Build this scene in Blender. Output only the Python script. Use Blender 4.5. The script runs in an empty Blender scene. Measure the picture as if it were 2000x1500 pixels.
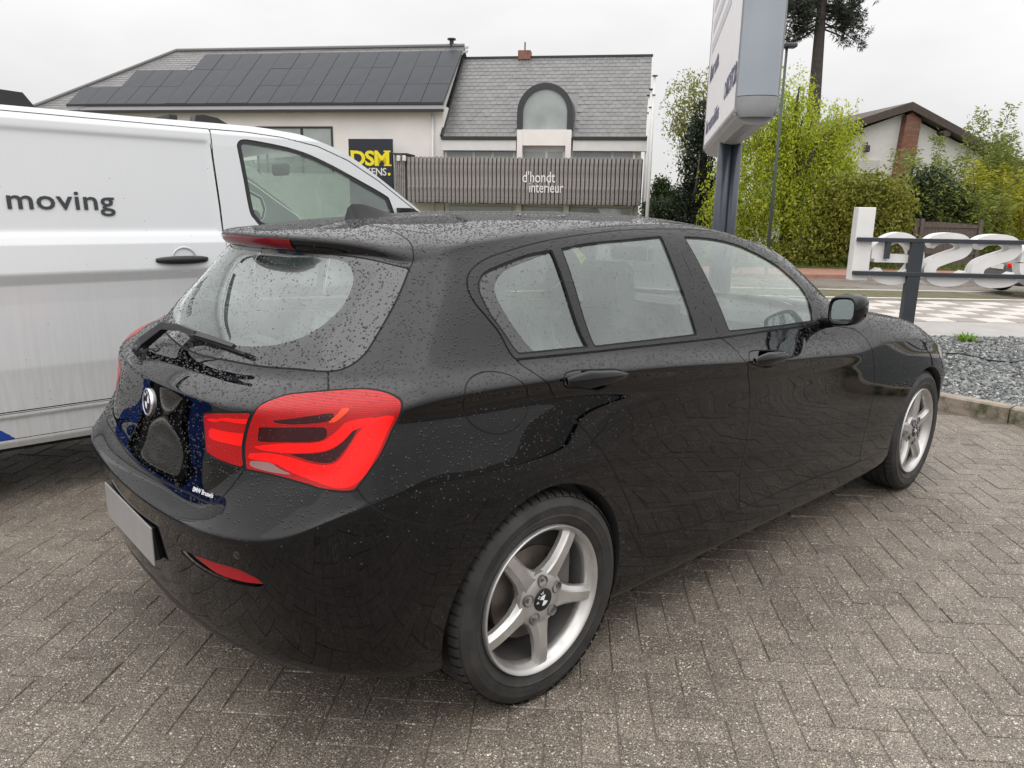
import bpy, math, random
import numpy as np
from mathutils import Vector, Matrix

# ------------------------------------------------------------------ camera, sky, sun, exposure
SC = bpy.context.scene
COL = SC.collection
CAM = np.array([-1.37366, -2.23422, 1.40131])
YAW, PITCH, ROLL, FPX = 0.838249, -0.229187, 0.016966, 1460.72     # focal length in pixels of a 2000 px wide frame

def cam_axes():
    f = np.array([math.cos(YAW)*math.cos(PITCH), math.sin(YAW)*math.cos(PITCH), math.sin(PITCH)])
    r = np.array([math.sin(YAW), -math.cos(YAW), 0.0]); u = np.cross(r, f)
    c, s = math.cos(ROLL), math.sin(ROLL)
    return c*r + s*u, -s*r + c*u, f
AX_R, AX_U, AX_F = cam_axes()
cd = bpy.data.cameras.new('camera'); cam = bpy.data.objects.new('camera', cd); COL.objects.link(cam)
cd.sensor_width = 36.0; cd.lens = 36.0*FPX/2000.0; cd.clip_start = 0.05; cd.clip_end = 2000
cam.matrix_world = Matrix(((AX_R[0], AX_U[0], -AX_F[0], CAM[0]), (AX_R[1], AX_U[1], -AX_F[1], CAM[1]),
                           (AX_R[2], AX_U[2], -AX_F[2], CAM[2]), (0, 0, 0, 1)))
SC.camera = cam

SUN_EL, SUN_AZ = math.radians(52), math.radians(-150)     # hidden behind the cloud, behind and left of the viewer
W = bpy.data.worlds.new('World'); SC.world = W; W.use_nodes = True
wt = W.node_tree; wt.nodes.clear()
def wn(t, **k):
    n = wt.nodes.new(t)
    for a, v in k.items(): setattr(n, a, v)
    return n
w_out = wn('ShaderNodeOutputWorld'); w_bg = wn('ShaderNodeBackground'); w_bg.inputs['Strength'].default_value = 0.1
w_sky = wn('ShaderNodeTexSky', sky_type='NISHITA', sun_disc=False, sun_elevation=SUN_EL, sun_rotation=math.radians(90)-SUN_AZ)
w_tc = wn('ShaderNodeTexCoord'); w_sep = wn('ShaderNodeSeparateXYZ')
w_pow = wn('ShaderNodeMath', operation='POWER'); w_pow.use_clamp = True; w_pow.inputs[1].default_value = 1.5
w_ramp = wn('ShaderNodeMapRange'); w_ramp.inputs['From Min'].default_value = 0; w_ramp.inputs['From Max'].default_value = 1
w_ramp.inputs['To Min'].default_value = 7.9; w_ramp.inputs['To Max'].default_value = 31.0   # standard overcast sky: zenith brighter than horizon
w_noise = wn('ShaderNodeTexNoise'); w_noise.inputs['Scale'].default_value = 2.2; w_noise.inputs['Detail'].default_value = 5; w_noise.inputs['Roughness'].default_value = .55
w_map = wn('ShaderNodeMapping'); w_map.inputs['Scale'].default_value = (1, 1, 2.6)
w_nr = wn('ShaderNodeMapRange'); w_nr.inputs['From Min'].default_value = .3; w_nr.inputs['From Max'].default_value = .7
w_nr.inputs['To Min'].default_value = .90; w_nr.inputs['To Max'].default_value = 1.10
w_mul = wn('ShaderNodeMath', operation='MULTIPLY')
w_col = wn('ShaderNodeCombineColor')
w_mr = wn('ShaderNodeMath', operation='MULTIPLY'); w_mr.inputs[1].default_value = 1.0
w_mg = wn('ShaderNodeMath', operation='MULTIPLY'); w_mg.inputs[1].default_value = .985
w_mb = wn('ShaderNodeMath', operation='MULTIPLY'); w_mb.inputs[1].default_value = .985
w_mix = wn('ShaderNodeMixRGB'); w_mix.inputs[0].default_value = .06
L = wt.links.new
L(w_tc.outputs['Generated'], w_sep.inputs[0]); L(w_sep.outputs['Z'], w_pow.inputs[0]); L(w_pow.outputs[0], w_ramp.inputs[0])
L(w_tc.outputs['Generated'], w_map.inputs[0]); L(w_map.outputs[0], w_noise.inputs['Vector']); L(w_noise.outputs['Fac'], w_nr.inputs[0])
L(w_ramp.outputs[0], w_mul.inputs[0]); L(w_nr.outputs[0], w_mul.inputs[1])
for n, k in ((w_mr, 0), (w_mg, 1), (w_mb, 2)):
    L(w_mul.outputs[0], n.inputs[0]); L(n.outputs[0], w_col.inputs[k])
L(w_col.outputs[0], w_mix.inputs[1]); L(w_sky.outputs[0], w_mix.inputs[2]); L(w_mix.outputs[0], w_bg.inputs['Color']); L(w_bg.outputs[0], w_out.inputs[0])

sd_ = bpy.data.lights.new('sun', 'SUN'); sd_.energy = 0.5; sd_.angle = math.radians(80); sd_.color = (1, .97, .93)
sun = bpy.data.objects.new('sun', sd_); COL.objects.link(sun)
sun.rotation_euler = Vector((math.cos(SUN_EL)*math.cos(SUN_AZ), math.cos(SUN_EL)*math.sin(SUN_AZ), math.sin(SUN_EL))).to_track_quat('Z', 'Y').to_euler()
vs_ = SC.view_settings; vs_.view_transform = 'Standard'; vs_.look = 'None'; vs_.exposure = 0.0; vs_.gamma = 1.0; vs_.use_curve_mapping = False
SC.cycles.max_bounces = 8; SC.cycles.transparent_max_bounces = 24; SC.cycles.use_denoising = True
try: SC.cycles.denoiser = 'OPENIMAGEDENOISE'
except Exception: pass
SC.cycles.sample_clamp_indirect = 6.0

# ------------------------------------------------------------------ helpers
rng = np.random.default_rng(7); random.seed(7)
F2 = np.array([math.cos(YAW), math.sin(YAW), 0.0]); R2 = np.array([math.sin(YAW), -math.cos(YAW), 0.0])
STREET = math.atan2(R2[1], R2[0])                       # heading of the street: local x runs along it, local y away from the viewer
def ray(px, py): return AX_R*((px-1000)/FPX) - AX_U*((py-750)/FPX) + AX_F
def at(px, py, d):                                      # photo pixel -> (s along the street, z) on the upright plane d metres away
    r = ray(px, py); q = CAM + r*(d/(r@F2)); return float((q-CAM)@R2), float(q[2])
def onz(px, py, z=0.0):
    r = ray(px, py); return CAM + r*((z-CAM[2])/r[2])
def ony(px, py, y):
    r = ray(px, py); return CAM + r*((y-CAM[1])/r[1])
def sd2w(s, d, z=0.0):
    q = CAM*np.array([1, 1, 0]) + R2*s + F2*d; return (float(q[0]), float(q[1]), z)
def zg(d):                                              # the street lies a little lower than the yard
    return float(np.interp(d, [12.7, 16.5], [0, -.36]))

def tag(o, label=None, cat=None, group=None, kind=None):
    if label: o['label'] = label
    if cat: o['category'] = cat
    if group: o['group'] = group
    if kind: o['kind'] = kind
    return o
def empty(name, loc=(0, 0, 0), rz=0.0, parent=None):
    o = bpy.data.objects.new(name, None); COL.objects.link(o); o.location = loc; o.rotation_euler = (0, 0, rz)
    o.empty_display_size = .1
    if parent: o.parent = parent
    return o
def link(name, me, mat=None, parent=None):
    o = bpy.data.objects.new(name, me); COL.objects.link(o)
    if mat is not None and not me.materials:
        for m in (mat if isinstance(mat, (list, tuple)) else [mat]): me.materials.append(m)
    if parent: o.parent = parent
    return o
class MB:
    """collects boxes, bars, tubes, lathes, prisms; build() links them as one mesh object"""
    def __init__(s): s.v = []; s.f = []; s.m = []; s.n = 0
    def add(s, V, Fs, m=0):
        V = [tuple(map(float, q)) for q in V]
        s.v += V; s.f += [tuple(i+s.n for i in f) for f in Fs]; s.m += [m]*len(Fs); s.n += len(V); return s
    def box(s, x0, x1, y0, y1, z0, z1, m=0, M=None, bev=0.0):
        if bev > 0:
            b = bev; V = []; Fs = []
            xs, ys, zs = (x0, x1), (y0, y1), (z0, z1)
            # chamfered box: 24 verts
            def pt(i, j, k, ax):
                q = [xs[i], ys[j], zs[k]]; sg = (1 if i == 0 else -1, 1 if j == 0 else -1, 1 if k == 0 else -1)
                for a in range(3):
                    if a != ax: q[a] += sg[a]*b
                return q
            idx = {}
            for ax in range(3):
                for i in (0, 1):
                    for j in (0, 1):
                        for k in (0, 1): idx[(i, j, k, ax)] = len(V); V.append(pt(i, j, k, ax))
            Fs += [[idx[(0, 0, 0, 0)], idx[(0, 0, 1, 0)], idx[(0, 1, 1, 0)], idx[(0, 1, 0, 0)]], [idx[(1, 0, 0, 0)], idx[(1, 1, 0, 0)], idx[(1, 1, 1, 0)], idx[(1, 0, 1, 0)]],
                   [idx[(0, 0, 0, 1)], idx[(1, 0, 0, 1)], idx[(1, 0, 1, 1)], idx[(0, 0, 1, 1)]], [idx[(0, 1, 0, 1)], idx[(0, 1, 1, 1)], idx[(1, 1, 1, 1)], idx[(1, 1, 0, 1)]],
                   [idx[(0, 0, 0, 2)], idx[(0, 1, 0, 2)], idx[(1, 1, 0, 2)], idx[(1, 0, 0, 2)]], [idx[(0, 0, 1, 2)], idx[(1, 0, 1, 2)], idx[(1, 1, 1, 2)], idx[(0, 1, 1, 2)]]]
            for a, bx in ((0, 1), (0, 2), (1, 2)):
                c = 3-a-bx
                for p in (0, 1):
                    for q in (0, 1):
                        def K(cc, ax):
                            t = [0, 0, 0]; t[a] = p; t[bx] = q; t[c] = cc; return idx[(t[0], t[1], t[2], ax)]
                        Fs.append([K(0, a), K(1, a), K(1, bx), K(0, bx)])
            for i in (0, 1):
                for j in (0, 1):
                    for k in (0, 1): Fs.append([idx[(i, j, k, 0)], idx[(i, j, k, 1)], idx[(i, j, k, 2)]])
        else:
            V = [(x0, y0, z0), (x1, y0, z0), (x1, y1, z0), (x0, y1, z0), (x0, y0, z1), (x1, y0, z1), (x1, y1, z1), (x0, y1, z1)]
            Fs = [(3, 2, 1, 0), (4, 5, 6, 7), (0, 1, 5, 4), (1, 2, 6, 5), (2, 3, 7, 6), (3, 0, 4, 7)]
        if M is not None: V = [tuple(M @ Vector(q)) for q in V]
        return s.add(V, Fs, m)
    def tube(s, pts, rad, n=8, m=0, cap=True):
        P = [Vector(q) for q in pts]; R = rad if hasattr(rad, '__len__') else [rad]*len(P)
        V = []; Fs = []; up = None
        for i, q in enumerate(P):
            t = (P[min(i+1, len(P)-1)]-P[max(i-1, 0)]).normalized()
            if up is None: up = Vector((0, 0, 1)) if abs(t.z) < .9 else Vector((1, 0, 0))
            a = t.cross(up); a = a.normalized() if a.length > 1e-6 else Vector((1, 0, 0)); b = a.cross(t).normalized(); up = b
            for k in range(n):
                w = 2*math.pi*k/n; V.append(q+(a*math.cos(w)+b*math.sin(w))*R[i])
        for i in range(len(P)-1):
            for k in range(n):
                k2 = (k+1) % n; Fs.append((i*n+k, i*n+k2, (i+1)*n+k2, (i+1)*n+k))
        if cap: Fs += [tuple(range(n-1, -1, -1)), tuple(range((len(P)-1)*n, len(P)*n))]
        return s.add(V, Fs, m)
    def lathe(s, prof, n=48, m=0, axis='y', c=(0, 0, 0), closed=False):
        """prof: list of (r, h); revolved about axis through c"""
        V = []; Fs = []
        for r, h in prof:
            for k in range(n):
                w = 2*math.pi*k/n; a, b = r*math.cos(w), r*math.sin(w)
                V.append({'y': (c[0]+a, c[1]+h, c[2]+b), 'z': (c[0]+a, c[1]+b, c[2]+h), 'x': (c[0]+h, c[1]+a, c[2]+b)}[axis])
        q = len(prof)
        for i in range(q if closed else q-1):
            for k in range(n):
                k2 = (k+1) % n; i2 = (i+1) % q; Fs.append((i*n+k, i2*n+k, i2*n+k2, i*n+k2))
        return s.add(V, Fs, m)
    def prism(s, poly, h0, h1, m=0, f=None):
        """poly: 2D outline; f(a,b,h)->xyz"""
        f = f or (lambda a, b, h: (a, b, h)); n = len(poly)
        V = [f(a, b, h0) for a, b in poly]+[f(a, b, h1) for a, b in poly]
        Fs = [tuple(range(n-1, -1, -1)), tuple(range(n, 2*n))]+[(i, (i+1) % n, n+(i+1) % n, n+i) for i in range(n)]
        return s.add(V, Fs, m)
    def mesh(s, name, smooth=False, angle=None):
        me = bpy.data.meshes.new(name); me.from_pydata(s.v, [], s.f)
        me.polygons.foreach_set('material_index', s.m)
        if smooth: me.polygons.foreach_set('use_smooth', [True]*len(me.polygons))
        me.validate(); me.update()
        if smooth and angle: me.set_sharp_from_angle(angle=math.radians(angle))
        return me
    def build(s, name, mat, parent=None, smooth=False, angle=None, loc=None):
        o = link(name, s.mesh(name, smooth, angle), mat, parent)
        if loc is not None: o.location = loc
        return o
def copy_tree(o, parent=None):
    c = o.copy(); COL.objects.link(c); c.parent = parent
    for ch in list(o.children): copy_tree(ch, c)
    return c
def text_mesh(body, size, extrude=.002, offset=0.0, spacing=1.0, bevel=0.0, align='CENTER', res=3):
    cu = bpy.data.curves.new('t', 'FONT'); cu.body = body; cu.size = size; cu.extrude = extrude; cu.offset = offset
    cu.space_character = spacing; cu.bevel_depth = bevel; cu.align_x = align; cu.resolution_u = res; cu.fill_mode = 'BOTH'
    o = bpy.data.objects.new('t', cu); COL.objects.link(o)
    dg = bpy.context.evaluated_depsgraph_get(); me = bpy.data.meshes.new_from_object(o.evaluated_get(dg))
    bpy.data.objects.remove(o); bpy.data.curves.remove(cu); return me
def xform(me, M): me.transform(M); me.update(); return me
def frame(o, x, y, z):
    return Matrix(((x[0], y[0], z[0], o[0]), (x[1], y[1], z[1], o[1]), (x[2], y[2], z[2], o[2]), (0, 0, 0, 1)))

# ------------------------------------------------------------------ materials
MATS = {}
class NT:
    def __init__(s, name):
        s.m = bpy.data.materials.new(name); s.m.use_nodes = True; s.t = s.m.node_tree; s.t.nodes.clear()
        s.out = s.n('ShaderNodeOutputMaterial')
    def n(s, t, ins=None, **k):
        nd = s.t.nodes.new(t)
        for a, v in k.items(): setattr(nd, a, v)
        for a, v in (ins or {}).items():
            if isinstance(v, bpy.types.NodeSocket): s.t.links.new(v, nd.inputs[a])
            else: nd.inputs[a].default_value = v
        return nd
    def math(s, op, a, b=None, c=None, clamp=False):
        nd = s.n('ShaderNodeMath', operation=op); nd.use_clamp = clamp
        for i, v in enumerate((a, b, c)):
            if v is None: continue
            if isinstance(v, bpy.types.NodeSocket): s.t.links.new(v, nd.inputs[i])
            else: nd.inputs[i].default_value = v
        return nd.outputs[0]
    def mix(s, f, a, b, mode='MIX'):
        nd = s.n('ShaderNodeMixRGB', blend_type=mode)
        for i, v in enumerate((f, a, b)):
            if isinstance(v, bpy.types.NodeSocket): s.t.links.new(v, nd.inputs[i])
            else: nd.inputs[i].default_value = v if i == 0 else (tuple(v)+(1,) if len(v) == 3 else v)
        return nd.outputs[0]
    def ramp(s, f, stops):
        nd = s.n('ShaderNodeValToRGB'); cr = nd.color_ramp
        while len(cr.elements) < len(stops): cr.elements.new(.5)
        for e, (p, c) in zip(cr.elements, stops): e.position = p; e.color = tuple(c)+(1,) if len(c) == 3 else c
        s.t.links.new(f, nd.inputs[0]); return nd.outputs[0]
    def obj(s, scale=None):
        o = s.n('ShaderNodeTexCoord').outputs['Object']
        if scale is not None: o = s.n('ShaderNodeMapping', {'Vector': o, 'Scale': scale}).outputs[0]
        return o
    def noise(s, vec, scale, detail=3, rough=.5): return s.n('ShaderNodeTexNoise', {'Vector': vec, 'Scale': scale, 'Detail': detail, 'Roughness': rough}).outputs['Fac']
    def bump(s, h, dist=.001, strength=1.0, normal=None):
        ins = {'Height': h, 'Distance': dist, 'Strength': strength}
        if normal is not None: ins['Normal'] = normal
        return s.n('ShaderNodeBump', ins).outputs[0]
    def bsdf(s, color, rough=.5, normal=None, **k):
        ins = {'Base Color': color if isinstance(color, bpy.types.NodeSocket) else (tuple(color)+(1,)), 'Roughness': rough}
        if normal is not None: ins['Normal'] = normal
        for a, v in k.items(): ins[a.replace('_', ' ')] = v
        return s.n('ShaderNodeBsdfPrincipled', ins)
    def end(s, sh):
        s.t.links.new(sh.outputs[0] if hasattr(sh, 'outputs') else sh, s.out.inputs[0]); return s.m
def simple(name, col, rough=.5, metal=0.0, var=.08, scale=6.0, bumpd=0.0, bscale=60.0, **k):
    """plain surface with slight mottling and optional fine relief"""
    t = NT(name); o = t.obj()
    nz = t.noise(o, scale, 4)
    f = t.n('ShaderNodeMapRange', {0: nz, 1: .3, 2: .7, 3: 1-var, 4: 1+var}).outputs[0]
    c = t.mix(1.0, tuple(col), t.n('ShaderNodeCombineColor', {0: f, 1: f, 2: f}).outputs[0], 'MULTIPLY')
    nrm = t.bump(t.noise(o, bscale, 4), bumpd) if bumpd else None
    r = t.n('ShaderNodeMapRange', {0: t.noise(o, scale*2.3, 3), 1: .3, 2: .7, 3: max(0, rough-.06), 4: min(1, rough+.06)}).outputs[0]
    MATS[name] = t.end(t.bsdf(c, r, nrm, Metallic=metal, **k)); return MATS[name]

def drops(t, dist=.0012, scale=125.0, cover=.80, film=.3):
    """rain beads standing on a surface: rounded relief of many sizes, returns (normal, mask)"""
    o = t.obj()
    tot = None
    for k, (sc, cv) in enumerate(((scale, cover), (scale*1.55, cover), (scale*.62, cover*.45))):
        vo = t.n('ShaderNodeTexVoronoi', {'Vector': t.n('ShaderNodeMapping', {'Vector': o, 'Location': (k*3.7, k*1.3, k*2.1)}).outputs[0], 'Scale': sc, 'Randomness': 1.0})
        sepc = t.n('ShaderNodeSeparateColor', {0: vo.outputs['Color']})
        rad = t.math('MULTIPLY_ADD', t.math('POWER', sepc.outputs[0], 1.6), .27, .15)
        has = t.math('LESS_THAN', sepc.outputs[1], cv)
        q = t.math('DIVIDE', vo.outputs['Distance'], rad)
        h = t.math('SUBTRACT', 1.0, t.math('MULTIPLY', q, q), clamp=True)
        h = t.math('MULTIPLY', t.math('MULTIPLY', t.math('SQRT', h), rad), t.math('MULTIPLY', has, 105.0/sc))
        tot = h if tot is None else t.math('MAXIMUM', tot, h)
    g = t.n('ShaderNodeNewGeometry'); sz = t.n('ShaderNodeSeparateXYZ', {0: g.outputs['Normal']}).outputs['Z']
    up = t.n('ShaderNodeMapRange', {0: sz, 1: -.10, 2: .30, 3: .0, 4: 1.0}); up.clamp = True
    tot = t.math('MULTIPLY', tot, up.outputs[0])
    wav = t.noise(o, 7.0, 2)
    n0 = t.bump(wav, .0012*film, .5)
    return t.bump(tot, dist*8, 1.0, n0), t.math('GREATER_THAN', tot, .02)

def make_paint():
    t = NT('black_car_paint'); nrm = t.bump(t.noise(t.obj(), 5.0, 2), .0006, .35)
    o = t.obj(); dirt = t.n('ShaderNodeMapRange', {0: t.noise(o, 3.0, 5, .6), 1: .45, 2: .75, 3: .012, 4: .035}).outputs[0]
    sp = t.n('ShaderNodeSeparateXYZ', {0: o}).outputs['Z']
    low = t.n('ShaderNodeMapRange', {0: sp, 1: .55, 2: .2, 3: 0.0, 4: .16}); low.clamp = True
    lf = t.math('MULTIPLY', low.outputs[0], t.noise(o, 14.0, 5, .65))
    col = t.mix(lf, (.0010, .0011, .0018), (.022, .019, .016))
    r = t.math('ADD', dirt, t.math('MULTIPLY', lf, .45))
    MATS['paint'] = t.end(t.bsdf(col, r, nrm, IOR=1.47, Coat_Weight=0.0))
def make_glass(name, tint=(.90, .97, .935), bright=.085, dropscale=125, refl=1.45, haze=(.66, .82, .75), film=.12):
    t = NT(name); nrm = t.bump(t.noise(t.obj(), 6.0, 2), .0012*film, .4)
    fr = t.n('ShaderNodeFresnel', {'IOR': 1.5, 'Normal': nrm}).outputs[0]
    tr = t.n('ShaderNodeBsdfTransparent', {'Color': tint+(1,)})
    df = t.n('ShaderNodeBsdfDiffuse', {'Color': haze+(1,), 'Normal': nrm})  # wet-film scatter plus a pale veil standing in for reflected and see-through light
    gl = t.n('ShaderNodeBsdfGlossy', {'Color': (.95, .98, .97, 1), 'Roughness': .015, 'Normal': nrm})
    o = t.obj()
    hz = t.n('ShaderNodeMapRange', {0: t.noise(o, 5, 4), 1: .3, 2: .7, 3: bright*.7, 4: bright*1.3}).outputs[0]
    base = t.n('ShaderNodeMixShader', {0: hz, 1: tr.outputs[0], 2: df.outputs[0]})
    f2 = t.math('MULTIPLY_ADD', fr, 1.25*refl, .03, clamp=True)
    MATS[name] = t.end(t.n('ShaderNodeMixShader', {0: f2, 1: base.outputs[0], 2: gl.outputs[0]}))
make_paint()
make_glass('car_glass'); simple('bead_dark', (.004, .0045, .005), .03, var=.0, IOR=1.5)
def bead_clear():
    t = NT('bead_clear'); MATS['bead_clear'] = t.end(t.n('ShaderNodeBsdfGlass', {'Color': (.96, .99, .98, 1), 'Roughness': 0.0, 'IOR': 1.33}))
bead_clear()
make_glass('van_glass', (.60, .72, .65), .20, 60, 1.0, (.40, .48, .44), 1.2)
simple('gap_black', (.004, .004, .005), .7)
simple('rubber', (.012, .012, .013), .55, bumpd=.0003, bscale=400)
simple('gloss_black', (.006, .006, .007), .12, Coat_Weight=.5)
simple('plastic_dark', (.016, .016, .017), .42, bumpd=.0002, bscale=500)
simple('interior_black', (.035, .036, .037), .75, bumpd=.0004, bscale=300)
simple('seat_grey', (.085, .088, .09), .85, bumpd=.0006, bscale=350)
simple('headliner', (.42, .42, .40), .9)
simple('chrome', (.75, .75, .76), .12, 1.0, var=.02)
simple('mirror_face', (.80, .84, .86), .03, 1.0, var=.01)
simple('badge_white', (.75, .76, .78), .3, var=.02); simple('badge_black', (.01, .01, .012), .25, var=.02)
simple('plate', (.30, .29, .285), .35, var=.05)

# ================================================================== THE YARD
def aggregate(name, base, dark, specks, scale=1.0, wet=.35, joint=False):
    """washed concrete: sand-coloured matrix full of small pale and dark pebbles, damp; uses world position so every paver differs"""
    t = NT(name); o = t.n('ShaderNodeNewGeometry').outputs['Position']
    n1 = t.noise(o, 1.1*scale, 4, .6); n2 = t.noise(o, 9*scale, 3)
    c = t.mix(t.n('ShaderNodeMapRange', {0: n1, 1: .35, 2: .65, 3: 0.0, 4: 1.0}).outputs[0], tuple(base), tuple(dark))
    gr = t.n('ShaderNodeTexVoronoi', {'Vector': o, 'Scale': 330*scale}); gv = t.n('ShaderNodeMapRange', {0: t.n('ShaderNodeSeparateColor', {0: gr.outputs['Color']}).outputs[0], 1: 0., 2: 1., 3: .40, 4: 1.75}).outputs[0]
    c = t.mix(1.0, c, t.n('ShaderNodeCombineColor', {0: gv, 1: gv, 2: gv}).outputs[0], 'MULTIPLY')
    oi = t.n('ShaderNodeObjectInfo').outputs['Random']; ov = t.n('ShaderNodeMapRange', {0: oi, 1: 0., 2: 1., 3: .86, 4: 1.14}).outputs[0]; c = t.mix(1.0, c, t.n('ShaderNodeCombineColor', {0: ov, 1: ov, 2: ov}).outputs[0], 'MULTIPLY')
    hs = None
    for sc, thr, colr in ((240, .38, specks[0]), (150, .15, specks[1]), (290, .30, specks[2]), (110, .03, specks[3])):
        v = t.n('ShaderNodeTexVoronoi', {'Vector': o, 'Scale': sc*scale, 'Randomness': 1.0}); s = t.n('ShaderNodeSeparateColor', {0: v.outputs['Color']})
        rr = t.math('MULTIPLY_ADD', s.outputs[2], .22, .26)
        m = t.math('MULTIPLY', t.math('LESS_THAN', s.outputs[0], thr), t.math('LESS_THAN', v.outputs['Distance'], rr))
        vary = t.math('MULTIPLY_ADD', s.outputs[1], .6, .7); cc = t.mix(1.0, colr, t.n('ShaderNodeCombineColor', {0: vary, 1: vary, 2: vary}).outputs[0], 'MULTIPLY')
        c = t.mix(m, c, cc)
        h = t.math('MULTIPLY', t.math('SUBTRACT', .6, v.outputs['Distance']), 120.0/(sc)); hs = h if hs is None else t.math('MAXIMUM', hs, h)
    c = t.mix(t.n('ShaderNodeMapRange', {0: n2, 1: .3, 2: .7, 3: .0, 4: .35}).outputs[0], c, tuple(x*.55 for x in dark))
    rg = t.n('ShaderNodeMapRange', {0: n1, 1: .3, 2: .7, 3: wet, 4: wet+.25}).outputs[0]
    nrm = t.bump(hs, .0035, 1.0, t.bump(n2, .003, .5))
    MATS[name] = t.end(t.bsdf(c, rg, nrm, IOR=1.42)); return MATS[name]
aggregate('paver', (.196, .166, .135), (.124, .103, .083), ((.46, .41, .34), (.62, .57, .49), (.040, .036, .033), (.46, .37, .25)))
def sand_mat():
    t = NT('joint_sand'); o = t.n('ShaderNodeNewGeometry').outputs['Position']
    c = t.mix(t.n('ShaderNodeMapRange', {0: t.noise(o, 2.2, 4, .6), 1: .42, 2: .62, 3: 0., 4: 1.}).outputs[0], (.100, .082, .062), (.066, .068, .036))
    c = t.mix(t.noise(o, 160, 2), c, (.14, .118, .096)); MATS['joint_sand'] = t.end(t.bsdf(c, .8, t.bump(t.noise(o, 300, 3), .003)))
sand_mat()
simple('concrete_strip', (.30, .285, .27), .45, var=.12, scale=3, bumpd=.0015, bscale=90)
ground = MB()
rows = [(-14, 0), (8.4, 0), (12.7, 0), (16.5, -.36), (30, -.36), (90, -.36), (600, -.36)]
for (d0, z0), (d1, z1) in zip(rows[:-1], rows[1:]):
    ground.add([sd2w(-500, d0, z0-.055), sd2w(500, d0, z0-.055), sd2w(500, d1, z1-.055), sd2w(-500, d1, z1-.055)], [(0, 1, 2, 3)])
tag(ground.build('ground', MATS['joint_sand']), kind='structure')
# ---- herringbone pavers, 220 x 110 mm, laid across the parking bay
yard = MB(); yard.add([(-7, -8, -.0030), (4.60, -8, -.0030), (4.60, 7, -.0030), (-7, 7, -.0030)], [(0, 1, 2, 3)])
yard = yard.build('yard_bedding', MATS['joint_sand']); tag(yard, kind='structure')
def paver_mesh(seed):
    r = np.random.default_rng(seed); a, b, z0, z1 = .1006, .0496, -.05, 0.0; e = .0028; V = []
    for q, zz in ((0, z0), (0, z1-e), (e, z1)):
        for sx, sy in ((-1, -1), (1, -1), (1, 1), (-1, 1)):
            j = r.normal(0, .0008, 3); V.append((sx*(a-q)+j[0], sy*(b-q)+j[1], zz+(j[2]*.7 if zz > z0 else 0)))
    F = [(8, 9, 10, 11)]+[(k*4+i, k*4+(i+1) % 4, (k+1)*4+(i+1) % 4, (k+1)*4+i) for k in range(2) for i in range(4)]
    return V, F
PV = [paver_mesh(i) for i in range(6)]; PM = []
for i, (V, F) in enumerate(PV):
    m = MB(); m.add(V, F); PM.append(m.mesh('paver')); PM[-1].materials.append(MATS['paver'])
TH = math.radians(-46.0); ct, st_ = math.cos(TH), math.sin(TH); bw = .102
cells = []
for i in range(-76, 77):
    for j in range(-76, 77):
        # 2:1 herringbone tiling of the square lattice
        k = (i-j) % 4
        if k == 0: gx, gy, rot = i*bw+bw, j*bw+bw/2, 0
        elif k == 3: gx, gy, rot = i*bw+bw/2, j*bw+bw, math.pi/2
        else: continue
        x = ct*gx-st_*gy+.4; y = st_*gx+ct*gy-1.2; cells.append((x, y, rot))
def visible(x, y):
    v = np.array([x, y, 0])-CAM; w = v@AX_F
    if w < .3: return None
    px = 1000+FPX*(v@AX_R)/w; py = 750-FPX*(v@AX_U)/w
    return (px, py, w)
near = []; far = []
for x, y, rot in cells:
    if x > 4.545 or x < -6.8 or abs(y) > 6.8: continue
    q = visible(x, y)
    under = (-.5 < x < 3.1 and abs(y) < .72) or (-2.4 < x < 1.9 and 1.95 < y < 3.6)
    if q and -20 < q[0] < 2020 and q[1] < 1540 and not under and not (y > .9 and q[0] > 260): near.append((q[2], x, y, rot))
    elif q is None or q[2] < 12: far.append((x, y, rot))
near.sort(); far += [n[1:] for n in near[300:]]
for k, (w, x, y, rot) in enumerate(near[:300]):
    o = bpy.data.objects.new('paver', PM[k % 6]); COL.objects.link(o); o.parent = yard; o.location = (x, y, rng.normal(0, .0009)); o.rotation_euler = (rng.normal(0, .004), rng.normal(0, .004), TH+rot+rng.normal(0, .005))
m = MB()
for k, (x, y, rot) in enumerate(far):
    a = TH+rot+rng.normal(0, .005); c, s = math.cos(a), math.sin(a); dz = rng.normal(0, .0009); V, F = PV[k % 6]
    m.add([(x+c*q[0]-s*q[1], y+s*q[0]+c*q[1], q[2]+dz) for q in V], F)
o = m.build('pavers_beyond', MATS['paver'], yard); o['kind'] = 'stuff'
# ---- kerb at the end of the bays
def kerb_mat():
    t = NT('kerb_concrete'); o = t.n('ShaderNodeNewGeometry'); p = o.outputs['Position']; nz = t.n('ShaderNodeSeparateXYZ', {0: o.outputs['Normal']}).outputs['Z']
    moss = t.math('MULTIPLY', t.n('ShaderNodeMapRange', {0: t.noise(p, 7, 5, .7), 1: .42, 2: .62, 3: 0., 4: 1.}).outputs[0], t.math('SUBTRACT', 1.0, t.math('MULTIPLY', nz, .75)), clamp=True)
    c = t.mix(moss, t.mix(t.noise(p, 30, 4), (.34, .28, .22), (.22, .185, .15)), (.060, .066, .030))
    MATS['kerb'] = t.end(t.bsdf(c, .75, t.bump(t.noise(p, 120, 4), .004)))
kerb_mat()
KZ = .115
KL = {2: 'mossy kerb stone behind the black car, next to its left front corner', 3: 'mossy kerb stone straight ahead of the black car bonnet', 6: 'mossy kerb stone just past the right edge of the picture', 7: 'mossy kerb stone farthest to the right, past the picture edge', 4: 'short visible end of mossy kerb touching the black car front wheel', 5: 'long mossy kerb stone at the right edge in front of the gravel'}
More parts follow.
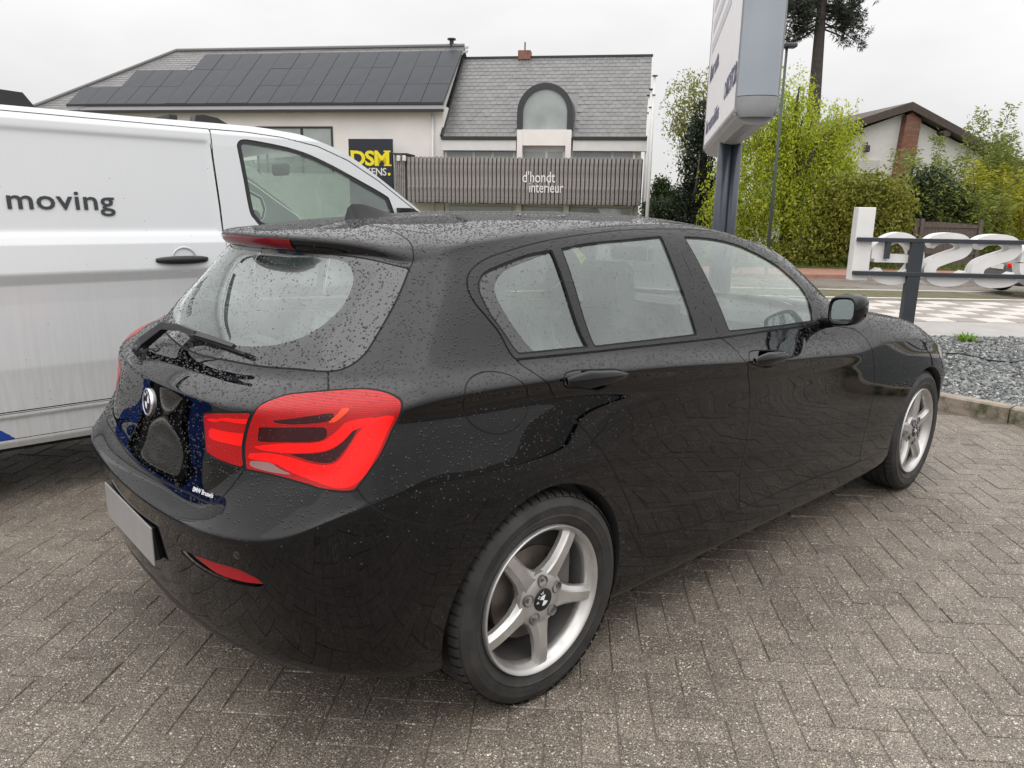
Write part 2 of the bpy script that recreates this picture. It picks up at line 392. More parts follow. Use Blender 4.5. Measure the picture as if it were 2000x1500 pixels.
for k in range(2, 8):
    y1 = 4.2-k*1.0; m = MB(); m.box(4.60, 4.71, y1-.992, y1, -.06, KZ+rng.normal(0, .003), bev=.012)
    o = m.build('kerb_stone', MATS['kerb']); tag(o, KL[k], 'kerb', 'kerb stones along the gravel bed')
# ---- gravel bed between kerb and pavement
bed_far = 8.5
bm_ = MB(); c0 = [(4.705, -6.8), (4.705, 4.2)]
pts = []
for s in (-2.0, 30): x, y, _ = sd2w(s, bed_far); pts.append((x, y))
bed = [(4.705, 3.72), (4.705, -6.8), (16.35, -6.8)]
bm_.add([(x, y, .045) for x, y in bed], [tuple(range(len(bed)))]); 
simple('gravel_base', (.085, .09, .088), .8, var=.5, scale=60, bumpd=.02, bscale=60)
tag(bm_.build('gravel_base', MATS['gravel_base']), kind='structure')
def in_bed(x, y):
    d = (x-CAM[0])*F2[0]+(y-CAM[1])*F2[1]; return x > 4.72 and d < bed_far-.02 and y > -6.5
def stones_mat():
    t = NT('gravel_stone'); v = t.n('ShaderNodeNewGeometry'); p = v.outputs['Position']; r = v.outputs['Random Per Island']
    c = t.ramp(r, [(0, (.045, .050, .050)), (.35, (.115, .122, .120)), (.7, (.20, .21, .205)), (.93, (.30, .31, .30)), (1, (.50, .48, .45))])
    MATS['gravel_stone'] = t.end(t.bsdf(c, .38, t.bump(t.noise(p, 200, 3), .002)))
stones_mat()
V, F = [], []; n = 0; cnt = 0
ico = np.array([(0, 0, 1), (.9, 0, .2), (.25, .85, .15), (-.75, .5, .25), (-.7, -.55, .1), (.3, -.9, .2), (0, 0, -.6)])
icf = [(0, 1, 2), (0, 2, 3), (0, 3, 4), (0, 4, 5), (0, 5, 1), (6, 2, 1), (6, 3, 2), (6, 4, 3), (6, 5, 4), (6, 1, 5)]
while cnt < 36000:
    x = rng.uniform(4.72, 12.5); y = rng.uniform(-5.5, 3.6)
    if not in_bed(x, y): continue
    q = visible(x, y)
    if not q or q[0] < 1560 or q[0] > 2500: continue
    if (q[0] < 1790 or q[0] > 2030) and rng.uniform() < .55: continue
    r = rng.uniform(.011, .026); sc = np.array([r*rng.uniform(.8, 1.4), r*rng.uniform(.7, 1.1), r*rng.uniform(.5, .9)]); a, b = rng.uniform(0, 6.3, 2)
    P = ico*sc*(1+rng.normal(0, .12, (7, 1))); P = P@np.array([[1, 0, 0], [0, math.cos(b), -math.sin(b)], [0, math.sin(b), math.cos(b)]]); P = P@np.array([[math.cos(a), -math.sin(a), 0], [math.sin(a), math.cos(a), 0], [0, 0, 1]])
    P += (x, y, .052+rng.uniform(0, .022)); V += [tuple(k) for k in P]; F += [tuple(i+n for i in f) for f in icf]; n += 7; cnt += 1
me = bpy.data.meshes.new('gravel'); me.from_pydata(V, [], F); o = link('gravel', me, MATS['gravel_stone']); tag(o, 'wet grey gravel filling the bed behind the kerb', kind='stuff')
# weed and cable in the gravel
def blade_tuft(name, loc, n, h, spread, mat, label, cat, w=.012):
    m = MB()
    for k in range(n):
        a = rng.uniform(0, 6.28); l = h*rng.uniform(.6, 1.2); o_ = spread*rng.uniform(0, .45); bx, by = o_*math.cos(a), o_*math.sin(a); ex, ey = bx+spread*math.cos(a)*rng.uniform(.2, .7), by+spread*math.sin(a)*rng.uniform(.2, .7)
        pa = a+math.pi/2; dx, dy = w*math.cos(pa), w*math.sin(pa)
        m.add([(bx-dx*.6, by-dy*.6, 0), (bx+dx*.6, by+dy*.6, 0), ((bx+ex)/2+dx, (by+ey)/2+dy, l*.65), ((bx+ex)/2-dx, (by+ey)/2-dy, l*.65), (ex, ey, l*.95)], [(0, 1, 2, 3), (3, 2, 4)])
    o = m.build(name, mat); o.location = loc; tag(o, label, cat); return o
def leaf_mat(name, c1, c2, trans=.35, rough=.5):
    t = NT(name); r = t.n('ShaderNodeNewGeometry').outputs['Random Per Island']; c = t.mix(r, tuple(c1), tuple(c2))
    df = t.bsdf(c, rough, IOR=1.4); tr = t.n('ShaderNodeBsdfTranslucent', {'Color': c}); MATS[name] = t.end(t.n('ShaderNodeMixShader', {0: trans, 1: df.outputs[0], 2: tr.outputs[0]}))
leaf_mat('weed', (.10, .22, .02), (.20, .33, .03))
q = onz(1888, 668, .06); blade_tuft('weed_plant', (q[0], q[1], .05), 60, .10, .20, MATS['weed'], 'small bright green weed growing out of the grey gravel', 'plant')
m = MB(); cp = [onz(px, py, .085) for px, py in ((1838, 690), (1880, 691), (1930, 703), (1975, 708), (2010, 702))]; m.tube([tuple(q) for q in cp], .008, 6)
tag(m.build('cable', MATS.get('rubber') or simple('rubber', (.012, .012, .013), .5), smooth=True), 'thin black cable lying across the gravel bed', 'cable')
# ---- pavement strip, chequered band, road
m = MB(); m.add([sd2w(-40, bed_far, -.008), sd2w(40, bed_far, -.008), sd2w(40, 10.25, -.008), sd2w(-40, 10.25, -.008)], [(0, 1, 2, 3)]); tag(m.build('pavement', MATS['concrete_strip']), kind='structure')
simple('tile_white', (.50, .465, .42), .42, var=.10, scale=9, bumpd=.001, bscale=80); simple('tile_grey', (.235, .205, .18), .42, var=.14, scale=9, bumpd=.001, bscale=80)
m = MB(); m.add([sd2w(-40, 10.25, -.02), sd2w(40, 10.25, -.02), sd2w(40, 12.75, -.02), sd2w(-40, 12.75, -.02)], [(0, 1, 2, 3)]); chq = m.build('chequered_pavement', MATS['joint_sand']); tag(chq, kind='structure')
TW = .415; tm = []
for mt in ('tile_white', 'tile_grey'):
    q = MB(); q.box(-TW/2+.004, TW/2-.004, -TW/2+.004, TW/2-.004, -.03, 0, bev=.004); me = q.mesh('tile'); me.materials.append(MATS[mt]); tm.append(me)
rest = MB(); restg = MB(); vis = []
for j in range(6):
    for i in range(-30, 60):
        s = i*TW+.1; d = 10.25+TW*(j+.5); x, y, _ = sd2w(s, d); v = visible(x, y)
        kind = (i+j) % 2
        if v and 1600 < v[0] < 2040: vis.append((i, j, x, y, kind))
        elif 0 < s < 22: (rest if kind == 0 else restg).box(s-TW/2+.004, s+TW/2-.004, d-TW/2+.004, d+TW/2-.004, -.03, 0)
for i, j, x, y, kind in vis:
    o = bpy.data.objects.new('tile', tm[kind]); COL.objects.link(o); o.parent = chq; o.location = (x, y, rng.normal(0, .001)); o.rotation_euler = (0, 0, STREET)
for q, mt in ((rest, 'tile_white'), (restg, 'tile_grey')):
    o = q.build('tiles_beyond', MATS[mt], chq); o.location = (CAM[0], CAM[1], 0); o.rotation_euler = (0, 0, STREET); o['kind'] = 'stuff'
def asphalt():
    t = NT('wet_road'); p = t.n('ShaderNodeNewGeometry').outputs['Position']; n = t.noise(p, .8, 5, .6)
    c = t.mix(n, (.19, .17, .15), (.27, .24, .215)); c = t.mix(t.noise(p, 120, 2), c, (.15, .135, .12))
    r = t.n('ShaderNodeMapRange', {0: n, 1: .35, 2: .65, 3: .14, 4: .42}).outputs[0]
    MATS['road'] = t.end(t.bsdf(c, r, t.bump(t.noise(p, 160, 3), .003), IOR=1.4))
asphalt()
m = MB(); Z = [zg(d) for d in (12.75, 16.5)]
m.add([sd2w(-200, 12.75, -.004), sd2w(200, 12.75, -.004), sd2w(200, 16.5, -.364), sd2w(-200, 16.5, -.364), sd2w(-200, 21.5, -.364), sd2w(200, 21.5, -.364)], [(0, 1, 2, 3), (3, 2, 5, 4)])
road = m.build('road', MATS['road']); tag(road, kind='structure')
simple('road_paint', (.70, .68, .62), .4, var=.12, scale=4); simple('grass_strip', (.085, .080, .035), .8, var=.3, scale=3, bumpd=.01, bscale=30); simple('red_paving', (.30, .155, .115), .55, var=.15, scale=6, bumpd=.002, bscale=60)
for d, w in ((16.05, .13), (18.2, .13)):
    m = MB(); z = zg(d)+.004; m.add([sd2w(-60, d, z), sd2w(60, d, z), sd2w(60, d+w, z-.0), sd2w(-60, d+w, z)], [(0, 1, 2, 3)]); m.build('lane_line', MATS['road_paint'], road)
m = MB(); m.add([sd2w(-60, 16.6, -.356), sd2w(11.2, 16.6, -.356), sd2w(10.6, 18.1, -.356), sd2w(-60, 18.1, -.356)], [(0, 1, 2, 3)]); tag(m.build('green_lane', MATS['grass_strip']), kind='structure')
m = MB(); m.add([sd2w(-200, 21.5, -.26), sd2w(200, 21.5, -.26), sd2w(200, 24.0, -.26), sd2w(-200, 24.0, -.26), sd2w(-200, 21.5, -.40), sd2w(200, 21.5, -.40)], [(0, 1, 2, 3), (4, 5, 1, 0)]); tag(m.build('footpath', MATS['red_paving']), kind='structure')
m = MB(); m.add([sd2w(-200, 24, -.22), sd2w(200, 24, -.22), sd2w(200, 60, -.2), sd2w(-200, 60, -.2), sd2w(-200, 24, -.30), sd2w(200, 24, -.30)], [(0, 1, 2, 3), (4, 5, 1, 0)]); simple('verge', (.075, .085, .022), .9, var=.3, scale=2, bumpd=.02, bscale=25); tag(m.build('verge', MATS['verge']), kind='structure')
leaf_mat('grass', (.09, .13, .02), (.17, .20, .04))
V = []; F = []
for k in range(9000):
    s = rng.uniform(2, 20); d = rng.uniform(24, 27.5); x, y, _ = sd2w(s, d); h = rng.uniform(.06, .22); a = rng.uniform(0, 6.3); w = .02; n = len(V)
    V += [(x-w*math.cos(a), y-w*math.sin(a), -.23), (x+w*math.cos(a), y+w*math.sin(a), -.23), (x+rng.normal(0, .06), y+rng.normal(0, .06), -.22+h)]; F.append((n, n+1, n+2))
me = bpy.data.meshes.new('grass'); me.from_pydata(V, [], F); tag(link('grass', me, MATS['grass']), 'uneven green grass on the verge below the trees', kind='stuff')

# ================================================================== THE BLACK HATCHBACK
# ---- smooth shell: control net + cubic B-spline, panels are cut out of it along (u, v) outlines
# ---- control net of the half shell (w = |y|), rows bottom->top, columns rear centre -> front centre
REAR = {  # row: (x list, w list, z list) for columns 0..7
0:([-.74,-.735,-.715,-.67,-.61,-.54,-.47,-.42],[0,.2,.36,.52,.64,.72,.77,.79],[.25]*5+[.245,.235,.22]),
1:([-.79,-.785,-.765,-.72,-.66,-.585,-.505,-.42],[0,.2,.38,.55,.68,.765,.815,.835],[.29]*5+[.285,.275,.255]),
2:([-.82,-.815,-.797,-.752,-.687,-.61,-.53,-.43],[0,.2,.38,.55,.685,.775,.832,.856],[.36]*8),
3:([-0.838,-0.832,-0.815,-0.775,-0.712,-0.632,-0.545,-0.44],[0,0.2,0.38,0.555,0.69,0.78,0.838,0.874],[0.48,0.48,0.48,0.48,0.48,0.48,0.48,0.48]),
4:([-0.846,-0.841,-0.826,-0.79,-0.728,-0.652,-0.56,-0.445],[0,0.2,0.39,0.558,0.688,0.77,0.836,0.881],[0.58,0.58,0.58,0.582,0.59,0.605,0.625,0.63]),
5:([-0.852,-0.848,-0.832,-0.8,-0.742,-0.68,-0.6,-0.46],[0,0.2,0.4,0.555,0.672,0.748,0.816,0.878],[0.622,0.625,0.632,0.638,0.648,0.672,0.715,0.735]),
6:([-0.8395,-0.8352,-0.8201,-0.7864,-0.7295,-0.6701,-0.5956,-0.46],[0,0.2,0.3978,0.5495,0.6667,0.7445,0.8129,0.871],[0.633,0.6353,0.6419,0.6571,0.672,0.694,0.7311,0.787]),
7:([-0.795,-0.79,-0.778,-0.738,-0.685,-0.635,-0.58,-0.457],[0,0.2,0.39,0.53,0.648,0.732,0.802,0.862],[0.672,0.672,0.677,0.725,0.757,0.772,0.788,0.838]),
8:([-0.775,-0.77,-0.757,-0.714,-0.667,-0.617,-0.565,-0.453],[0,0.2,0.39,0.53,0.646,0.731,0.8,0.853],[0.77,0.77,0.775,0.79,0.8,0.806,0.824,0.885]),
9:([-0.76,-0.754,-0.738,-0.7,-0.652,-0.6,-0.54,-0.446],[0,0.2,0.39,0.53,0.642,0.727,0.794,0.846],[0.85,0.85,0.852,0.86,0.868,0.872,0.89,0.928]),
10:([-.755,-.748,-.728,-.692,-.642,-.587,-.517,-.437],[0,.2,.39,.53,.637,.722,.793,.853],[.905,.906,.908,.914,.924,.933,.943,.950]),
11:([-.747,-.740,-.718,-.680,-.630,-.574,-.502,-.427],[0,.2,.385,.52,.622,.704,.774,.846],[.922,.923,.926,.935,.946,.957,.967,.975]),
12:([-.69,-.683,-.66,-.62,-.575,-.525,-.46,-.40],[0,.2,.375,.50,.59,.662,.73,.815],[.952,.953,.956,.965,.975,.985,.992,.998]),
13:([-.635,-.628,-.605,-.57,-.53,-.485,-.43,-.375],[0,.2,.37,.485,.57,.638,.70,.775],[.975,.976,.98,.99,1.0,1.01,1.018,1.025]),
14:([-.575,-.568,-.547,-.515,-.475,-.43,-.38,-.335],[0,.195,.355,.465,.545,.612,.672,.735],[1.06,1.06,1.062,1.066,1.07,1.074,1.078,1.082]),
15:([-.475,-.469,-.448,-.415,-.378,-.34,-.30,-.265],[0,.19,.345,.45,.527,.59,.642,.692],[1.17]*8),
16:([-.40,-.393,-.37,-.338,-.305,-.272,-.24,-.205],[0,.185,.325,.425,.505,.568,.615,.652],[1.262,1.262,1.261,1.258,1.252,1.247,1.245,1.245]),
17:([-.446,-.434,-.381,-.326,-.283,-.252,-.22,-.18],[0,.17,.31,.42,.50,.560,.60,.632],[1.283,1.283,1.283,1.279,1.270,1.261,1.27,1.285]),
18:([-.460,-.447,-.392,-.332,-.284,-.245,-.205,-.16],[0,.17,.305,.408,.485,.540,.576,.602],[1.318,1.318,1.316,1.312,1.303,1.297,1.302,1.312]),
}
# side stations: columns 8.. ; x at belt and above shifts per row
SX   =[-.30,-.10, .12, .42, .80,1.22,1.60,1.90,2.15,2.42,2.70,2.95,3.14]
def S(*v): return list(v)
SIDE={ # row:(z at stations, w at stations)
0:(S(.20,.19,.18,.172,.168,.165,.162,.160,.165,.17,.18,.19,.20),S(.80,.80,.80,.80,.80,.80,.80,.80,.80,.80,.79,.77,.72)),
1:(S(.245,.235,.222,.212,.208,.205,.2,.198,.20,.205,.22,.23,.24),S(.842,.845,.845,.842,.84,.84,.84,.842,.845,.848,.845,.82,.76)),
2:(S(.36,.37,.385,.385,.335,.315,.30,.285,.30,.32,.33,.34,.35),S(.862,.866,.864,.855,.850,.850,.852,.856,.862,.868,.866,.845,.79)),
3:(S(0.48,0.48,0.48,0.46,0.43,0.41,0.4,0.4,0.42,0.44,0.45,0.46,0.47),S(0.879,0.881,0.873,0.862,0.857,0.857,0.858,0.862,0.87,0.878,0.876,0.856,0.805)),
4:(S(0.62,0.61,0.6,0.57,0.54,0.52,0.51,0.51,0.53,0.55,0.55,0.56,0.57),S(0.888,0.888,0.878,0.864,0.858,0.858,0.86,0.865,0.875,0.884,0.882,0.862,0.812)),
5:(S(0.733,0.725,0.705,0.66,0.63,0.61,0.6,0.6,0.62,0.62,0.6,0.57,0.54),S(0.885,0.885,0.876,0.863,0.857,0.857,0.86,0.866,0.876,0.884,0.882,0.862,0.812)),
6:(S(0.788,0.785,0.772,0.735,0.7,0.68,0.665,0.66,0.68,0.675,0.655,0.61,0.57),S(0.876,0.876,0.87,0.861,0.857,0.857,0.86,0.866,0.875,0.881,0.879,0.858,0.808)),
7:(S(0.84,0.837,0.828,0.8,0.765,0.74,0.72,0.71,0.72,0.715,0.69,0.64,0.59),S(0.864,0.866,0.864,0.86,0.857,0.858,0.861,0.866,0.873,0.876,0.874,0.853,0.802)),
8:(S(0.887,0.884,0.876,0.852,0.82,0.79,0.768,0.752,0.755,0.75,0.725,0.67,0.61),S(0.855,0.857,0.859,0.859,0.859,0.861,0.864,0.867,0.87,0.871,0.868,0.846,0.795)),
9:(S(0.93,0.927,0.918,0.895,0.86,0.825,0.8,0.782,0.79,0.782,0.75,0.695,0.63),S(0.849,0.852,0.856,0.86,0.862,0.865,0.867,0.868,0.867,0.865,0.86,0.838,0.787)),
10:(S(.958,.955,.948,.932,.900,.862,.834,.815,.832,.815,.78,.72,.65),S(.864,.868,.871,.874,.877,.878,.875,.870,.862,.857,.850,.828,.777)),
11:(S(.978,.975,.967,.950,.918,.880,.854,.838,.860,.842,.805,.74,.665),S(.858,.863,.866,.869,.872,.873,.869,.862,.852,.845,.837,.815,.764)),
12:(S(1.0,.997,.990,.975,.948,.918,.898,.888,.912,.887,.845,.775,.69),S(.828,.833,.837,.840,.842,.842,.836,.825,.812,.803,.794,.772,.725)),
13:(S(1.028,1.024,1.017,1.006,.99,.974,.962,.950,.952,.925,.88,.81,.715),S(.795,.805,.811,.814,.815,.812,.803,.788,.765,.745,.725,.70,.66)),
14:(S(1.086,1.085,1.083,1.08,1.075,1.07,1.065,1.05),S(.758,.770,.777,.781,.782,.778,.757,.715)),
15:(S(1.175,1.18,1.184,1.188,1.19,1.18,1.16,1.15),S(.712,.722,.729,.732,.732,.726,.704,.665)),
16:(S(1.25,1.272,1.287,1.30,1.302,1.282,1.22,1.222),S(.668,.672,.674,.676,.676,.672,.675,.635)),
17:(S(1.298,1.317,1.330,1.343,1.347,1.331,1.268,1.262),S(.640,.640,.640,.641,.641,.640,.645,.61)),
18:(S(1.322,1.337,1.349,1.361,1.365,1.347,1.298,1.292),S(.607,.604,.600,.598,.598,.597,.597,.575)),
}
# x at station for rows above the belt (columns 8..14)
SXT={14:S(-.265,-.07,.14,.42,.79,1.21,1.63,1.82),15:S(-.20,-.02,.17,.42,.77,1.17,1.55,1.70),16:S(-.14,.03,.19,.43,.75,1.11,1.455,1.585),
     17:S(-.10,.05,.20,.43,.745,1.08,1.39,1.50),18:S(-.09,.06,.21,.43,.74,1.06,1.335,1.42)}
FXo=[-.12,-.05,-.02,-.01,0,0,0,0,0,-.01,-.02,-.04,-.12,-.2]
SPINE=[-.33,-.32,-.30,-.27,-.24,-.20,-.16,-.12,-.05,.06,.2,.43,.74,1.05,1.36,1.56]
SPZ  =[1.338,1.339,1.341,1.344,1.347,1.350,1.354,1.358,1.364,1.372,1.381,1.391,1.394,1.386,1.330,1.255]
def net():
    N=np.zeros((22,25,3))
    for r in range(19):
        X,W,Z=[list(a) for a in REAR[r]]
        z,w=SIDE[r]
        if r<14:
            X+=SX; W+=w; Z+=z; k=w[-1]
            X+=[3.27+FXo[r],3.36+FXo[r],3.42+FXo[r],3.44+FXo[r]]; W+=[k*.84,k*.60,k*.3,0]; Z+=[z[-1]]*4
        else:
            X+=SXT[r]; W+=w; Z+=z
            m=16-len(X)
            X+=[0]*9;W+=[0]*9;Z+=[0]*9
        N[r]=np.array([X,W,Z]).T
    e=N[18,:16]; sp=np.array([SPINE,[0]*16,SPZ]).T
    for k,(f,c) in enumerate(((.74,.56),(.38,.88),(0.,1.))):
        q=e.copy(); q[:,1]=e[:,1]*f
        q[:,0]=e[:,0]+(sp[:,0]-e[:,0])*(1-f)
        q[:,2]=e[:,2]+(sp[:,2]-e[:,2])*c
        N[19+k,:16]=q
    # bonnet, columns 16..24 above the wing line
    h=N[13,16:].copy()
    hx=np.array([2.15,2.42,2.68,2.88,3.0,3.06,3.09,3.10,3.10]); hz=np.array([.985,.958,.918,.872,.838,.815,.803,.798,.797])
    for r in range(14,22):
        f=max(0,1-(r-13)/5.); f=f if r<=18 else 0
        q=h.copy(); q[:,1]=h[:,1]*f
        q[:,0]=hx+(h[:,0]-hx)*f**1.6; q[:,2]=hz+(h[:,2]-hz)*f**2.2
        N[r,16:]=q
    H=N.copy(); B=N.copy()
    for r in range(14,22):
        B[r,16]=2*B[r,15]-B[r,14]
        if r>14: B[r,17:]=B[r,16]
        for c in range(15,-1,-1): H[r,c]=2*H[r,c+1]-H[r,c+2] if c>13 else H[r,c+1]
    return B,H
def bs(t,n):
    """cubic B-spline basis, control index -1..n (phantoms included) -> weights over n+2"""
    i=np.minimum(t.astype(int),n-2); f=t-i
    W=np.zeros((len(t),n+2))
    b=[(1-f)**3/6,(3*f**3-6*f**2+4)/6,(-3*f**3+3*f**2+3*f+1)/6,f**3/6]
    for k in range(4): W[np.arange(len(t)),i+k]=b[k]
    return W
def ext(N,axis,lo,hi):
    """add phantom slices: 'm' mirror w, 'l' linear"""
    N=np.moveaxis(N,axis,0)
    def ph(a,b,mode):
        if mode=='m':
            q=b.copy(); q[...,1]*=-1; return q
        return 2*a-b
    out=np.concatenate([ph(N[0],N[1],lo)[None],N,ph(N[-1],N[-2],hi)[None]],0)
    return np.moveaxis(out,0,axis)
def sharpen(N,axis,a=1.0,lo='l',hi='l'):
    """move control points so the B-spline passes (nearly) through the data"""
    D=N.copy(); C=N.copy()
    for _ in range(3):
        E=ext(C,axis,lo,hi); E=np.moveaxis(E,axis,0)
        val=(E[:-2]+4*E[1:-1]+E[2:])/6
        C=C+a*(D-np.moveaxis(val,0,axis))
    return C
def evalsurf(N,us,vs,modes,a=.8):
    """N (rows,cols,3); us over columns, vs over rows"""
    N=sharpen(N,1,a,modes[0],modes[1]); N=sharpen(N,0,a,modes[2],modes[3])
    E=ext(ext(N,1,modes[0],modes[1]),0,modes[2],modes[3])
    Bu=bs(us,N.shape[1]); Bv=bs(vs,N.shape[0])
    return np.einsum('vr,rck,uc->vuk',Bv,E,Bu)

